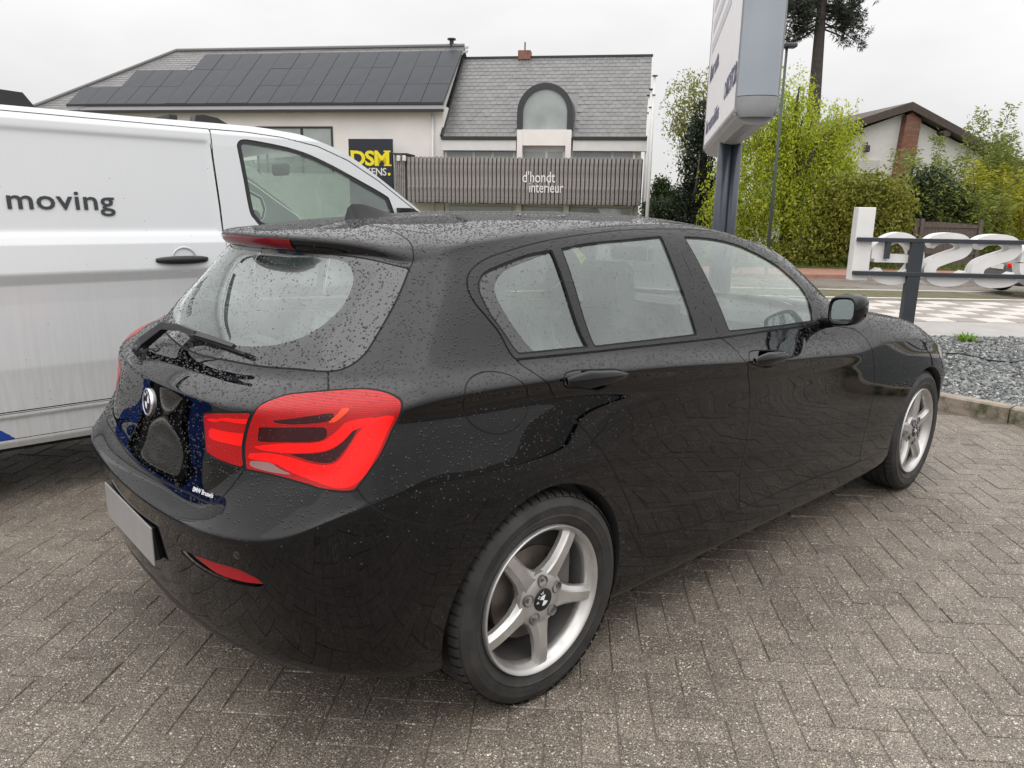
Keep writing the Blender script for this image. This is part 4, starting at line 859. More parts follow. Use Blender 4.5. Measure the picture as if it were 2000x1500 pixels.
# ---- wheel-arch liners, floor, cabin shell
for cx, cz, rr, e in ARCH:
    for sgn in (1, -1):
        m = MB(); n = len(e); V = []
        for q in e:
            dx, dz = q[0]-cx, q[2]-cz
            V += [(q[0], q[1]*sgn, q[2]), (cx+dx*.985, (q[1]+.012)*sgn, cz+dz*.985), (cx+dx*.975, (q[1]+.05)*sgn, cz+dz*.975), (cx+dx*1.0, (q[1]+.32)*sgn, cz+dz*1.0)]
        m.add(V, [(i*4+j, i*4+j+1, (i+1)*4+j+1, (i+1)*4+j) for i in range(n-1) for j in range(3)], 0)
        k = len(V); m.add([(cx, -.53*sgn, cz)]+[V[i*4+3] for i in range(n)], [(0, i+1, i+2) for i in range(n-1)])
        m.build('wheel_arch_liner', MATS['rubber'], car, smooth=True)
m = MB(); m.box(-.62, .0-.36, -.48, .48, .30, .36); m.box(-.36, .36, -.50, .50, .22, .36); m.box(.345, 2.33, -.79, .79, .19, .27); m.box(2.33, 3.05, -.5, .5, .2, .45); m.box(3.05, 3.25, -.6, .6, .22, .6)
m.build('underbody', MATS['gap_black'], car)
m = MB(); m.box(-.60, -.30, -.62, .62, .36, .60); m.build('boot_floor', MATS['interior_black'], car); m = MB(); m.box(1.72, 2.0, -.74, .74, .27, .90); m.build('cabin_bulkhead', MATS['interior_black'], car)
for s in (-1, 1):
    m = MB(); m.prism([(-.36, .36), (1.95, .27), (1.93, .90), (1.4, .925), (.4, .955), (-.28, .975)], .735, .785, f=lambda a, b, h: (a, h*s, b)); m.build('door_card', MATS['interior_black'], car)
m = MB()
hl = [surfpts(np.array([[u, v]]))[0] for u in np.linspace(7.5, 13.3, 9) for v in np.linspace(18.2, 21, 5)]
for s in (1, -1): m.add([(q[0], q[1]*s, q[2]-.028) for q in hl], [(i*5+j, i*5+j+1, (i+1)*5+j+1, (i+1)*5+j) for i in range(8) for j in range(4)])
m.build('headliner', MATS['headliner'], car, smooth=True)
def cushion(parent, name, x0, x1, y0, y1, z0, z1, M=None, mat='seat_grey', bev=.04):
    m = MB(); m.box(x0, x1, y0, y1, z0, z1, M=M, bev=bev); o = m.build(name, MATS[mat], parent, smooth=True)
    md = o.modifiers.new('s', 'SUBSURF'); md.levels = 2; md.render_levels = 2; return o
for y in (-.36, .36):
    st = cushion(car, 'front_seat', .98, 1.50, y-.25, y+.25, .36, .52)
    cushion(st, 'backrest', -.07, .07, y-.24, y+.24, 0, .62, Matrix.Translation((1.02, 0, .46)) @ Matrix.Rotation(math.radians(-20), 4, 'Y'))
    cushion(st, 'headrest', -.05, .05, y-.125, y+.125, 0, .19, Matrix.Translation((.80, 0, 1.035)) @ Matrix.Rotation(math.radians(-10), 4, 'Y'), bev=.035)
    [MB().tube([(.82, y+q, .99), (.80, y+q, 1.08)], .007, 6).build('headrest_post', MATS['chrome'], st) for q in (-.06, .06)]
rs = cushion(car, 'rear_seat', -.22, .32, -.62, .62, .40, .54)
cushion(rs, 'backrest', -.06, .06, -.62, .62, 0, .50, Matrix.Translation((-.15, 0, .50)) @ Matrix.Rotation(math.radians(-22), 4, 'Y'))
for y in (-.40, .40): cushion(rs, 'headrest', -.045, .045, y-.12, y+.12, 0, .15, Matrix.Translation((-.33, 0, .97)) @ Matrix.Rotation(math.radians(-18), 4, 'Y'), bev=.03)
m = MB(); m.prism([(1.56, .60), (1.54, .84), (1.62, .925), (1.82, .955), (2.02, .945), (2.0, .60)], -.72, .72, f=lambda a, b, h: (a, h, b)); m.box(1.55, 1.60, -.12, .14, .80, .975); m.build('dashboard', MATS['interior_black'], car)
m = MB(); m.lathe([(.185+.017*math.cos(a), .017*math.sin(a)) for a in np.linspace(0, 2*math.pi, 9)], 32, axis='x'); m.box(-.02, .02, -.18, .18, -.03, .02); m.box(-.03, .03, -.06, .06, -.07, .06); m.box(-.02, .02, -.02, .02, -.18, 0)
o = m.build('steering_wheel', MATS['interior_black'], car, smooth=True); o.location = (1.42, .36, .86); o.rotation_euler = (0, math.radians(22), 0)
m = MB(); m.box(-.02, .02, -.12, .12, -.035, .035, bev=.012); o = m.build('rear_view_mirror', MATS['plastic_dark'], car); o.location = (1.40, .03, 1.215)
m = MB(); m.box(-.024, -.021, -.11, .11, -.028, .028); q = m.build('mirror_glass', MATS['mirror_face'], o)
# ---- door handles
def handle(parent, u0, u1, s):
    A = surfpts(np.array([u0, u1])); a, b = Vector(A[0]), Vector(A[1]); n = Vector((0, -1, .12)).normalized(); V = []; N = 25
    for i in range(N):
        t = i/(N-1); e = math.sin(math.pi*min(1, max(0, t)))**.35; h = float(np.interp(t, [0, .1, .3, .45, .75, 1], [.016, .026, .027, .022, .019, .010]))*max(e, .62 if t < .5 else .3); th = .012*max(e, .5)
        c = a.lerp(b, t)+n*(.010+.017*math.sin(math.pi*t)**.6)
        for k in range(12):
            w = 2*math.pi*k/12; cc, ss = math.cos(w), math.sin(w); cc = math.copysign(abs(cc)**.7, cc); ss = math.copysign(abs(ss)**.7, ss)
            V.append(c+Vector((0, .1, 1)).normalized()*h*cc+n*th*ss)
    m = MB(); m.add([(q.x, q.y*s, q.z) for q in V], [(i*12+k, i*12+(k+1) % 12, (i+1)*12+(k+1) % 12, (i+1)*12+k) for i in range(N-1) for k in range(12)]+[tuple(range(12)), tuple(range((N-1)*12, N*12))])
    o = m.build('handle', P_, parent, smooth=True)
    c = a.lerp(b, .27)+n*.0305; m = MB(); m.box(c.x-.0009, c.x+.0009, (c.y-.001)*s, (c.y+.006)*s, c.z-.019, c.z+.019); m.build('lock_seam', MATS['gap_black'], parent)
for s, i in ((1, 0), (-1, 1)):
    handle(doorR[i], (9.66, 10.15), (10.62, 10.02), s); handle(doorF[i], (12.43, 10.75), (13.06, 11.25), s)
# ---- wing mirrors
def wing_mirror(s):
    e = empty('wing_mirror', parent=car)
    prof = [(1.555, .060, .052, 0), (1.560, .068, .060, 0), (1.60, .071, .062, .003), (1.64, .064, .054, .006), (1.675, .046, .036, .006), (1.695, .018, .012, .004)]
    V = []; n = 28
    for x, a, b, dz in prof:
        for k in range(n):
            w = 2*math.pi*k/n; cc, ss = math.cos(w), math.sin(w); cc = math.copysign(abs(cc)**.62, cc); ss = math.copysign(abs(ss)**.62, ss)
            y = -.915-a*cc-(x-1.56)*.12; z = 1.034+b*ss+dz+.012*(-cc)*(-1)*.6
            V.append((x-.02*cc, y*s, z))
    m = MB(); m.add(V, [(i*n+k, i*n+(k+1) % n, (i+1)*n+(k+1) % n, (i+1)*n+k) for i in range(len(prof)-1) for k in range(n)]+[tuple(range((len(prof)-1)*n, len(prof)*n))])
    m.build('mirror_housing', P_, e, smooth=True)
    ring = V[:n]; c = np.mean(ring, 0)
    m = MB(); R1 = [tuple(c+(np.array(q)-c)*.86+np.array([.004, 0, 0])) for q in ring]; m.add(list(ring)+R1, [(k, n+k, n+(k+1) % n, (k+1) % n) for k in range(n)]); m.build('mirror_rim', MATS['gloss_black'], e, smooth=True)
    m = MB(); m.add([tuple(c+(np.array(q)-c)*.87+np.array([.004, 0, 0])) for q in ring], [tuple(range(n))])
    t_ = MATS.get('mirror_wet')
    if t_ is None:
        t = NT('mirror_wet'); nrm, mk = drops(t, scale=230, cover=.7); t_ = MATS['mirror_wet'] = t.end(t.bsdf((.72, .78, .80), .03, nrm, Metallic=1.0))
    m.build('mirror_glass', t_, e)
    m = MB(); m.tube([(1.66, -.775*s, .958), (1.635, -.83*s, .972), (1.62, -.88*s, .985)], [.026, .024, .022], 10); m.build('mirror_arm', MATS['gloss_black'], e, smooth=True)
    m = MB(); m.add([(1.60, -.992*s, 1.012), (1.68, -.955*s, 1.012), (1.68, -.955*s, 1.024), (1.60, -.992*s, 1.024), (1.63, -1.003*s, 1.018)], [(0, 1, 4), (1, 2, 4), (2, 3, 4), (3, 0, 4)]); m.build('side_indicator', MATS['chrome'], e)
for s in (1, -1): wing_mirror(s)
# ---- aerial fin
V = []; N = 15; Lx = np.linspace(-.105, .115, N)
for i, x in enumerate(Lx):
    t = i/(N-1); h = .058*(np.interp(t, [0, .08, .16, .3, .6, 1], [.02, .85, 1.0, .93, .58, .01])); w = .030*np.interp(t, [0, .1, .3, .7, 1], [.55, .8, 1, .8, .12]); z0 = 1.352+.012*t
    for k, (a, b) in enumerate([(-1, 0), (-.62, .34), (-.22, .78), (0, 1), (.22, .78), (.62, .34), (1, 0)]): V.append((x-(.012*b if t < .2 else 0), a*w, z0+b*h))
m = MB(); m.add(V, [(i*7+k, i*7+k+1, (i+1)*7+k+1, (i+1)*7+k) for i in range(N-1) for k in range(6)]+[tuple(range(7)), tuple(range((N-1)*7, N*7))]); m.build('aerial_fin', P_, car, smooth=True, angle=50)
# ---- high brake light on the spoiler
bl_ = []; nb = 24
bm = flip_out(*grid_mesh(EB, np.linspace(0, 1.5, 36), np.linspace(16.95, 17.80, 10))); bm = shift(bm, -.0025)
to_obj('brake_light', merge(bm, mirror(bm)), MATS['lamp_edge'], spoiler)
# ---- wiper
wp = empty('rear_wiper', parent=car)
W3 = [(-.705, .262, .955), (-.690, .252, .978), (-.648, .175, 1.034), (-.640, .06, 1.044), (-.634, -.06, 1.040)]
m = MB()
for i in range(len(W3)-1): pass
m.tube(W3, [.022, .020, .016, .013, .011], 4); m.build('wiper_arm', MATS['plastic_dark'], wp)
m = MB(); m.tube([(-.634, -.03, 1.038), (-.630, -.15, 1.040), (-.618, -.29, 1.036)], [.0105, .0095, .0075], 4); m.build('wiper_blade', MATS['plastic_dark'], wp)
m = MB(); m.tube([(-.615, .05, 1.018), (-.616, -.08, 1.022), (-.612, -.2, 1.022), (-.602, -.325, 1.018)], .0055, 6); m.build('wiper_rubber', MATS['rubber'], wp)
m = MB(); m.lathe([(0, .022), (.014, .020), (.022, .010), (.024, -.02)], 20, axis='z'); o = m.build('wiper_pivot', MATS['gloss_black'], wp, smooth=True); o.location = (-.700, .265, .955); o.rotation_euler = (0, -.6, 0)
# ---- round emblem with four quarters and letters
def roundel(parent, c, xa, ya, za, r, ring='chrome'):
    """disc in the plane xa/ya at c, facing za"""
    Mx = frame(c, xa, ya, za); e = empty('emblem', parent=parent); e.matrix_local = Mx
    m = MB(); m.lathe([(r*.80, .004), (r*.86, .006), (r*.97, .005), (r, 0), (r, -.006)], 40, axis='z'); m.build('emblem_ring', MATS[ring], e, smooth=True)
    m = MB(); m.lathe([(r*.46, .0035), (r*.82, .0035)], 40, axis='z'); m.build('emblem_band', MATS['badge_black'], e)
    for q in range(4):
        m = MB(); m.add([(0, 0, .0036)]+[(r*.47*math.cos(a), r*.47*math.sin(a), .0036) for a in np.linspace(q*math.pi/2, (q+1)*math.pi/2, 9)], [tuple([0]+list(range(1, 10)))]); m.build('emblem_quarter', MATS['badge_white' if q % 2 == 0 else 'badge_black'], e)
    for ch, a in (('B', 132), ('M', 90), ('W', 48)):
        me = text_mesh(ch, r*.36, .0004, .0); xform(me, Matrix.Rotation(math.radians(a-90), 4, 'Z') @ Matrix.Translation((0, r*.53, .0042))); link('emblem_letter', me, MATS['badge_white'], e)
    return e
def unit(v): v = np.array(v, float); return v/np.linalg.norm(v)
def roundel_flat(parent, c, xa, ya, za, r, ring='chrome'):
    e = roundel(parent, c, xa, ya, za, r, ring); return e
bz = unit((-1, 0, .12)); bx = unit((0, -1, 0)); by = np.cross(bz, bx)
roundel(tailgate, (-.763, 0, .847), bx, by, bz, .041)
# ---- dealer lettering, plate, sensor
me = text_mesh('BMW Brussels', .017, .0002, .0002); pz = unit((-.90, -.20, .30)); px_ = unit(np.cross((0, 0, 1), pz)); py_ = np.cross(pz, px_)
dl = surfpts(np.array([[1.75, 7.22], [2.62, 6.98]])); px_ = unit(dl[1]-dl[0]); nn = None
def snorm(u, v):
    e = .02; a = surfpts(np.array([[u-e, v], [u+e, v], [u, v-e], [u, v+e]])); n = np.cross(a[1]-a[0], a[3]-a[2]); n = unit(n); return n if n@(a[0]-np.array([1, 0, .65])) > 0 else -n
pz = snorm(2.2, 7.12); py_ = unit(np.cross(pz, px_)); px_ = np.cross(py_, pz); cc = surfpts(np.array([[2.18, 7.12]]))[0]+pz*.004
xform(me, frame(cc, px_, py_, pz)); link('dealer_lettering', me, MATS['badge_white'], tailgate)
pl = empty('licence_plate', parent=bumper)
m = MB(); m.box(-.850, -.845, -.225, .225, .450, .560, bev=.0015); m.build('plate_panel', MATS['plate'], pl)
m = MB(); m.box(-.8455, -.79, -.21, .21, .458, .552); m.build('plate_holder', MATS['plastic_dark'], pl)
for u, v in ((3.396, 4.25), (1.7, 4.35)):
    for s in (1, -1):
        c = surfpts(np.array([[u, v]]))[0]; n = snorm(u, v); a = unit(np.cross((0, 0, 1), n)); b = np.cross(n, a)
        m = MB(); m.lathe([(0, .0008), (.0095, .0008), (.0105, .0002), (.0112, -.003)], 20, axis='z'); me = m.mesh('parking_sensor', True); xform(me, frame(c, a, b, n))
        if s < 0: xform(me, Matrix.Scale(-1, 4, (0, 1, 0)))
        link('parking_sensor', me, MATS['gloss_black'], bumper)

# ---- rain beads standing on the upper panels and glass
def beads(name, Ms, dens, r0, r1, mat, zlo=.55, nlo=-.05, nhi=.35):
    A, T = merge(*Ms); a, b, c = A[T[:, 0]], A[T[:, 1]], A[T[:, 2]]; ar = .5*np.linalg.norm(np.cross(b[:, :3]-a[:, :3], c[:, :3]-a[:, :3]), axis=1); nz = a[:, 5]
    wgt = ar*np.clip((nz-nlo)/(nhi-nlo), .06, 1)*np.clip((a[:, 2]-zlo)/.2, .05, 1); tot = wgt.sum(); n = int(tot*dens); k = rng.choice(len(T), n, p=wgt/tot)
    u, v = rng.uniform(0, 1, (2, n)); f = u+v > 1; u[f], v[f] = 1-u[f], 1-v[f]; u, v = u[:, None], v[:, None]; Q = a[k]+(b[k]-a[k])*u+(c[k]-a[k])*v; P, N = Q[:, :3], Q[:, 3:6]; N = N/np.linalg.norm(N, axis=1, keepdims=True)
    D = np.array([0, 0, -1.0])-N*(-N[:, 2:3]); D = D+rng.normal(0, .35, D.shape); D -= N*np.einsum('ij,ij->i', D, N)[:, None]; D /= np.linalg.norm(D, axis=1, keepdims=True); E = np.cross(N, D)
    R = (r0+(r1-r0)*rng.uniform(0, 1, n)**2.2)[:, None]; el = rng.uniform(1.0, 1.45, (n, 1)); V = np.zeros((n, 13, 3))
    for j in range(6):
        w = math.pi*j/3; o = D*math.cos(w)*R*el+E*math.sin(w)*R; V[:, j] = P+o-N*.0002; V[:, 6+j] = P+o*.72+N*R*.42
    V[:, 12] = P+N*R*.62+D*R*.1
    fq = np.array([(j, (j+1) % 6, 6+(j+1) % 6, 6+j) for j in range(6)]); ft = np.array([(6+j, 6+(j+1) % 6, 12) for j in range(6)]); base = np.arange(n)[:, None, None]*13
    Fq = (fq+base).reshape(-1); Ft = (ft+base).reshape(-1); me = bpy.data.meshes.new(name); me.vertices.add(n*13); me.vertices.foreach_set('co', V.astype(np.float32).ravel()); nl = len(Fq)+len(Ft)
    me.loops.add(nl); me.loops.foreach_set('vertex_index', np.concatenate([Fq, Ft]).astype(np.int32)); npl = n*12; me.polygons.add(npl); me.polygons.foreach_set('loop_start', np.concatenate([np.arange(0, len(Fq), 4), len(Fq)+np.arange(0, len(Ft), 3)]).astype(np.int32))
    me.polygons.foreach_set('use_smooth', np.ones(npl, bool)); me.update(calc_edges=True); o = link(name, me, MATS[mat], car); o['kind'] = 'stuff'; return o
cen = lambda k: merge(PT[k], mirror(PT[k]))
beads('rain_beads', [PT['body'], PT['door_r'], PT['door_f'], PT['fuel_flap'], cen('tailgate'), cen('spoiler'), PT['roof'], mirror(PT['roof']), cen('bumper'), cen('frit_w'), PT['frit_q'], PT['dlo'], PT['bonnet']], 13500, .0009, .0033, 'bead_dark')
beads('rain_beads', [PT['lamp_out'], PT['lamp_in']], 9000, .0008, .0026, 'bead_clear', zlo=.4)
beads('rain_beads', [PT['clear_w'], mirror(PT['clear_w']), PT['clear_q'], PT['glass_r'], PT['glass_f']], 6500, .0008, .0026, 'bead_clear')
# ---- wheels
simple('tyre', (.022, .021, .020), .58, bumpd=.0012, bscale=90, var=.45, scale=14)
simple('rim_silver', (.50, .49, .475), .36, .75, var=.10, scale=14)
simple('rim_inner', (.10, .095, .09), .6, .3, var=.3)
simple('disc_steel', (.20, .17, .15), .45, .8, var=.25, scale=20)
def tyre_mesh(R=.316, W_=.205, rim=.2185):
    h = W_/2; prof = [(rim-.012, h*.70), (rim, h*.80), (rim+.010, h*.86), (rim+.024, h*.950), (rim+.030, h*.968), (rim+.032, h*.990), (rim+.036, h*.990), (rim+.038, h*.978), (rim+.052, h*1.0), (R-.040, h*.997), (R-.036, h*1.012), (R-.033, h*1.010), (R-.030, h*.985), (R-.016, h*.93), (R-.008, h*.86), (R-.002, h*.76)]
    g = []
    for c in (.55, .19): g += [(R, (c+.035)*h), (R-.007, (c+.02)*h), (R-.007, (c-.02)*h), (R+.0005, (c-.035)*h)]
    right = prof+g; full = [(r, -y) for r, y in right]+[(r, y) for r, y in right[::-1]]
    m = MB(); m.lathe(full, 96)
    # shoulder lugs: short raised blocks between cross grooves
    for k in range(64):
        a0, a1 = 2*math.pi*k/64, 2*math.pi*(k+.80)/64
        for s in (-1, 1):
            V = []
            for a in (a0, (a0+a1)/2, a1):
                for r, y in ((R-.012, .915*h), (R-.0045, .84*h), (R+.001, .62*h)): V.append((r*1.012*math.cos(a), s*y*1.012, r*1.012*math.sin(a)))
            m.add(V, [(i*3+j, i*3+j+1, (i+1)*3+j+1, (i+1)*3+j) for i in range(2) for j in range(2)])
    return m.mesh('tyre', True, 40)
def rim_mesh(n=80):
    m = MB(); y0 = -.098
    m.lathe([(.2235, y0+.012), (.2235, y0+.002), (.2205, y0-.002), (.2150, y0), (.2085, y0+.012), (.2030, y0+.024), (.1990, y0+.030), (.1975, y0+.045)], n)
    return m.mesh('rim', True, 50)
def spoke_mesh():
    m = MB(); y0 = -.098; rs = [.030, .060, .085, .115, .150, .180, .203, .212]
    hw = [.052, .051, .038, .030, .0275, .027, .0285, .031]; fw = [.029, .027, .0175, .0140, .0125, .012, .0115, .0105]; yy = [.018, .016, .012, .008, .006, .006, .009, .012]; dp = [.03, .03, .028, .027, .026, .026, .025, .022]
    V = []
    for r, a, f, y, d in zip(rs, hw, fw, yy, dp):
        o = .004*(r-.03)/.18
        for w_, yv in ((-a, y+d), (-a*.93, y+.014), (-f-.0035, y+.0055), (-f, y), (f+o, y), (f+o+.0035, y+.0055), (a*.93, y+.014), (a, y+d)): V.append((w_, y0+yv, r))
    m.add(V, [(i*8+k, i*8+k+1, (i+1)*8+k+1, (i+1)*8+k) for i in range(len(rs)-1) for k in range(7)]+[tuple(range(8))])
    return m.mesh('spoke', True, 12)
TYRE, RIM, SPOKE = tyre_mesh(), rim_mesh(), spoke_mesh()
m = MB(); m.lathe([(.200, -.060), (.192, -.03), (.188, .06), (.2, .095)], 64); BARREL = m.mesh('barrel', True)
m = MB(); m.lathe([(0, -.040), (.070, -.040), (.072, -.028), (.076, -.026), (.140, -.026), (.142, -.018), (.142, -.006)], 64); DISC = m.mesh('disc', True, 40)
m = MB(); m.lathe([(.0, .0), (.185, 0)], 48, c=(0, .03, 0)); BACK = m.mesh('backplate')
m = MB(); m.lathe([(.034, -.088), (.052, -.0905), (.066, -.086), (.082, -.080), (.086, -.066)], 60); HUB = m.mesh('hub', True, 40)
m = MB(); m.lathe([(.0, -.079), (.0135, -.079), (.0145, -.091), (.0165, -.0935), (.0180, -.091), (.0185, -.083)], 24); LUGH = m.mesh('lug_recess', True, 40)
m = MB(); m.lathe([(0, -.089), (.0075, -.089), (.0085, -.087), (.0085, -.078)], 6); LUG = m.mesh('lug_bolt')
def make_wheel(cx, s, ang, steer=0.0):
    e = empty('wheel', (cx, -.766*s, .316), math.pi if s < 0 else 0.0, car)
    e.rotation_euler = (0, 0, (math.pi if s < 0 else 0)+steer*1.0)
    link('tyre', TYRE, MATS['tyre'], e); link('rim', RIM, MATS['rim_silver'], e); link('rim_barrel', BARREL, MATS['rim_inner'], e); link('brake_disc', DISC, MATS['disc_steel'], e); link('brake_backplate', BACK, MATS['rubber'], e)
    link('hub', HUB, MATS['rim_silver'], e)
    for k in range(5):
        a = ang+k*72; o = link('spoke', SPOKE, MATS['rim_silver'], e); o.rotation_euler = (0, math.radians(90-a), 0)
        b = math.radians(a+36); x, z = .058*math.cos(b), .058*math.sin(b)
        o = link('lug_recess', LUGH, MATS['rim_inner'], e); o.location = (x, 0, z); o = link('lug_bolt', LUG, MATS['disc_steel'], e); o.location = (x, 0, z)
    m = MB(); m.box(-.035, .035, -.075, -.005, -.075, .075, bev=.01); o = m.build('brake_caliper', MATS['rim_inner'], e); o.location = (.115, .02, .03)
    m = MB(); m.lathe([(0, 0), (.004, 0), (.0045, .02), (.006, .03)], 10, axis='x'); o = m.build('tyre_valve', MATS['chrome'], e); aa = math.radians(ang+36*3.6+20); o.location = (.180*math.cos(aa), -.070, .180*math.sin(aa)); o.rotation_euler = (0, -aa, 0)
    # centre cap
    m = MB(); m.lathe([(0, -.0925), (.030, -.0925), (.0335, -.0905), (.0345, -.086)], 40); cap = m.build('centre_cap', MATS['badge_black'], e, smooth=True, angle=40)
    for q in range(4):
        m = MB(); a0 = math.radians(ang+q*90+10); m.add([(0, -.0931, 0)]+[(.0165*math.cos(a), -.0931, .0165*math.sin(a)) for a in np.linspace(a0, a0+math.pi/2, 8)], [tuple([0]+list(range(1, 9)))]); m.build('cap_quarter', MATS['badge_white' if q % 2 == 0 else 'badge_black'], cap)
    for ch, a in (('B', 180+32), ('M', 180-6), ('W', 180-44)):
        me = text_mesh(ch, .0125, .0002, .0); a2 = math.radians(a-30)
        xform(me, Matrix(((1, 0, 0, 0), (0, 0, -1, -.0933), (0, 1, 0, 0), (0, 0, 0, 1))) @ Matrix.Rotation(a2-math.pi/2, 4, 'Z') @ Matrix.Translation((0, .0195, 0))); link('cap_letter', me, MATS['badge_white'], cap)
    return e
make_wheel(0, 1, 57); make_wheel(2.69, 1, 92, math.radians(2)); make_wheel(0, -1, 20); make_wheel(2.69, -1, 45, math.radians(2))
# headlamp shell glimpsed at the front corner

# ================================================================== THE WHITE VAN
def van_paint():
    t = NT('van_white'); p = t.obj()
    st = t.noise(t.n('ShaderNodeMapping', {'Vector': p, 'Scale': (60, 60, 1.6)}).outputs[0], 1.0, 4, .6)
    z = t.n('ShaderNodeSeparateXYZ', {0: p}).outputs['Z']; low = t.n('ShaderNodeMapRange', {0: z, 1: 1.15, 2: .35, 3: .05, 4: .8}); low.clamp = True
    f = t.math('MULTIPLY', t.n('ShaderNodeMapRange', {0: st, 1: .35, 2: .75, 3: 0., 4: .75}).outputs[0], low.outputs[0])
    sp = t.n('ShaderNodeTexVoronoi', {'Vector': p, 'Scale': 38.0}); ss = t.n('ShaderNodeSeparateColor', {0: sp.outputs['Color']})
    dot = t.math('MULTIPLY', t.math('LESS_THAN', ss.outputs[0], .05), t.math('LESS_THAN', sp.outputs['Distance'], .10))
    c = t.mix(f, (.61, .625, .635), (.44, .43, .405)); c = t.mix(t.n('ShaderNodeMapRange', {0: t.noise(p, 1.7, 4), 1: .35, 2: .65, 3: 0., 4: .12}).outputs[0], c, (.5, .52, .53)); c = t.mix(dot, c, (.25, .24, .22))
    MATS['van_white'] = t.end(t.bsdf(c, t.math('MULTIPLY_ADD', f, .3, .30), None, Coat_Weight=.5, Coat_Roughness=.12))
van_paint()
simple('van_blue', (.007, .050, .30), .3, var=.08); simple('vinyl_dark', (.018, .022, .024), .4)
van = empty('white_van', (0, 1.75, 0)); tag(van, 'white panel van with moving lettering and blue stripe, parked left of the black car', 'van')
VY = 1.75
def v_depth(x, z):
    """side of the van: lateral offset (m, away from the viewer) by height, with belt crease, pressed panel and front taper"""
    o = np.interp(z, [.27, .31, .42, .435, .60, .66, .95, 1.035, 1.078, 1.088, 1.21, 1.262, 1.70, 1.76, 1.80, 1.855, 1.90, 1.935, 1.95], [.045, .022, .012, .0, -.012, -.018, -.010, -.012, -.030, -.031, -.008, .022, .088, .100, .125, .165, .235, .34, .45])
    o = o+np.interp(x, [.9, 1.5, 2.2, 2.55], [0, .02, .14, .38])
    # recessed panel behind the sliding door outline
    sx = 1/(1+np.exp(-(.145-x)/.006)); sz0 = 1/(1+np.exp(-(z-1.262)/.006)); sz1 = 1/(1+np.exp(-(1.715-z)/.006)); o = o+.011*sx*sz0*sz1
    return o
RL = [(-2.62, 1.86), (-2.5, 1.93), (-1.0, 1.945), (.1, 1.94), (.55, 1.925), (.80, 1.875), (.98, 1.80), (1.15, 1.68), (1.35, 1.50), (1.60, 1.28), (1.75, 1.16), (2.1, 1.08), (2.4, .98), (2.55, .80), (2.55, .28), (-2.62, .28)]
def van_grid():
    xs = np.linspace(-2.62, 2.56, 420); zs = np.concatenate([np.linspace(.27, .45, 24), np.linspace(.455, 1.05, 50), np.linspace(1.055, 1.30, 45), np.linspace(1.305, 1.68, 40), np.linspace(1.685, 1.95, 50)])
    X, Z = np.meshgrid(xs, zs); Y = v_depth(X, Z); dx = (v_depth(X+.003, Z)-v_depth(X-.003, Z))/.006; dz = (v_depth(X, Z+.003)-v_depth(X, Z-.003))/.006
    Nn = np.stack([dx, -np.ones_like(dx), dz], 2); Nn /= np.linalg.norm(Nn, axis=2, keepdims=True)
    A = np.concatenate([np.stack([X, Y, Z], 2), Nn, X[..., None], Z[..., None]], 2).reshape(-1, 8); nu, nv = len(xs), len(zs); I = np.arange(nu*nv).reshape(nv, nu)
    a, b, c, d = I[:-1, :-1].ravel(), I[:-1, 1:].ravel(), I[1:, 1:].ravel(), I[1:, :-1].ravel(); return A, np.concatenate([np.stack([a, b, c], 1), np.stack([a, c, d], 1)])
_sp = surfpts
def surfpts_van(uv): return np.stack([uv[:, 0], v_depth(uv[:, 0], uv[:, 1]), uv[:, 1]], 1)
def vpx(*pts, y=None):
    """photo pixels -> (x, z) on the van's side"""
    out = []
    for px, py in pts:
        yy = VY
        for _ in range(6): q = ony(px, py, yy); yy = VY+float(v_depth(np.array([q[0]]), np.array([np.clip(q[2], .28, 1.94)]))[0])
        out.append((float(q[0]), float(q[2])))
    return out
surfpts = surfpts_van; GAPS = []; VAN = True
VM = van_grid()
roofl = vpx((0, 204), (240, 225.6), (480, 246), (548, 256), (586, 263), (620, 275), (656, 290), (692, 311), (740, 347), (788, 386), (822, 414))
roofl = [(-2.62, 1.80), (-2.55, 1.87), (-2.2, roofl[0][1]-.005), (-1.4, roofl[0][1])]+roofl+[(1.62, 1.24), (1.78, 1.13), (2.1, 1.07), (2.4, .97), (2.53, .80), (2.545, .5), (2.5, .29)]
body_poly = np.concatenate([spline(roofl, 10), [[2.3, .285], [-2.60, .285], [-2.62, .5]]])
def vcarve(M, pl, g=.003, depth=.008): return carve(M, np.array(pl), g, depth)
A, T = VM; s = sdist(A, body_poly, .06); i, o_, _ = clip(A, T, s); VM = compact(*i)
for cx in (-1.62, 1.48):
    A, T = VM; s = np.hypot(A[:, 0]-cx, A[:, 2]-.34)-.40; neg, pos, _ = clip(A, T, s); VM = compact(*pos)
wseal = spline(vpx((463, 284), (466, 277), (473, 273), (490, 274), (548, 285), (596, 299), (644, 321), (692, 347), (740, 374), (759, 386)), 8)
wl = vpx((764, 399), (770, 416)); wb = vpx((463, 284), (476, 350), (488, 412), (498, 429), (508, 441)); z_b = wb[-1][1]-.02
seal = np.concatenate([wseal, wl, [[wl[-1][0]-.02, z_b+.02], [wl[-1][0]-.08, z_b], [wb[-1][0]+.06, z_b]], spline(wb[::-1], 6)])
SEAL, VM = vcarve(VM, seal, .002, .004)
c_ = seal.mean(0)
def inset(pl, d):
    n = len(pl); out = []
    for k in range(n):
        a, b = pl[k-1], pl[(k+1) % n]; t = b-a; t = t/max(np.linalg.norm(t), 1e-9); nrm = np.array([t[1], -t[0]]); out.append(pl[k]+nrm*d)
    return np.array(out)
gl_in = inset(seal, .022)
if abs(np.mean(gl_in[:, 0])-c_[0]) > 1: gl_in = seal
area = lambda q: .5*abs(np.sum(q[:, 0]*np.roll(q[:, 1], -1)-q[:, 1]*np.roll(q[:, 0], -1)))
if area(gl_in) > area(seal): gl_in = inset(seal, -.022)
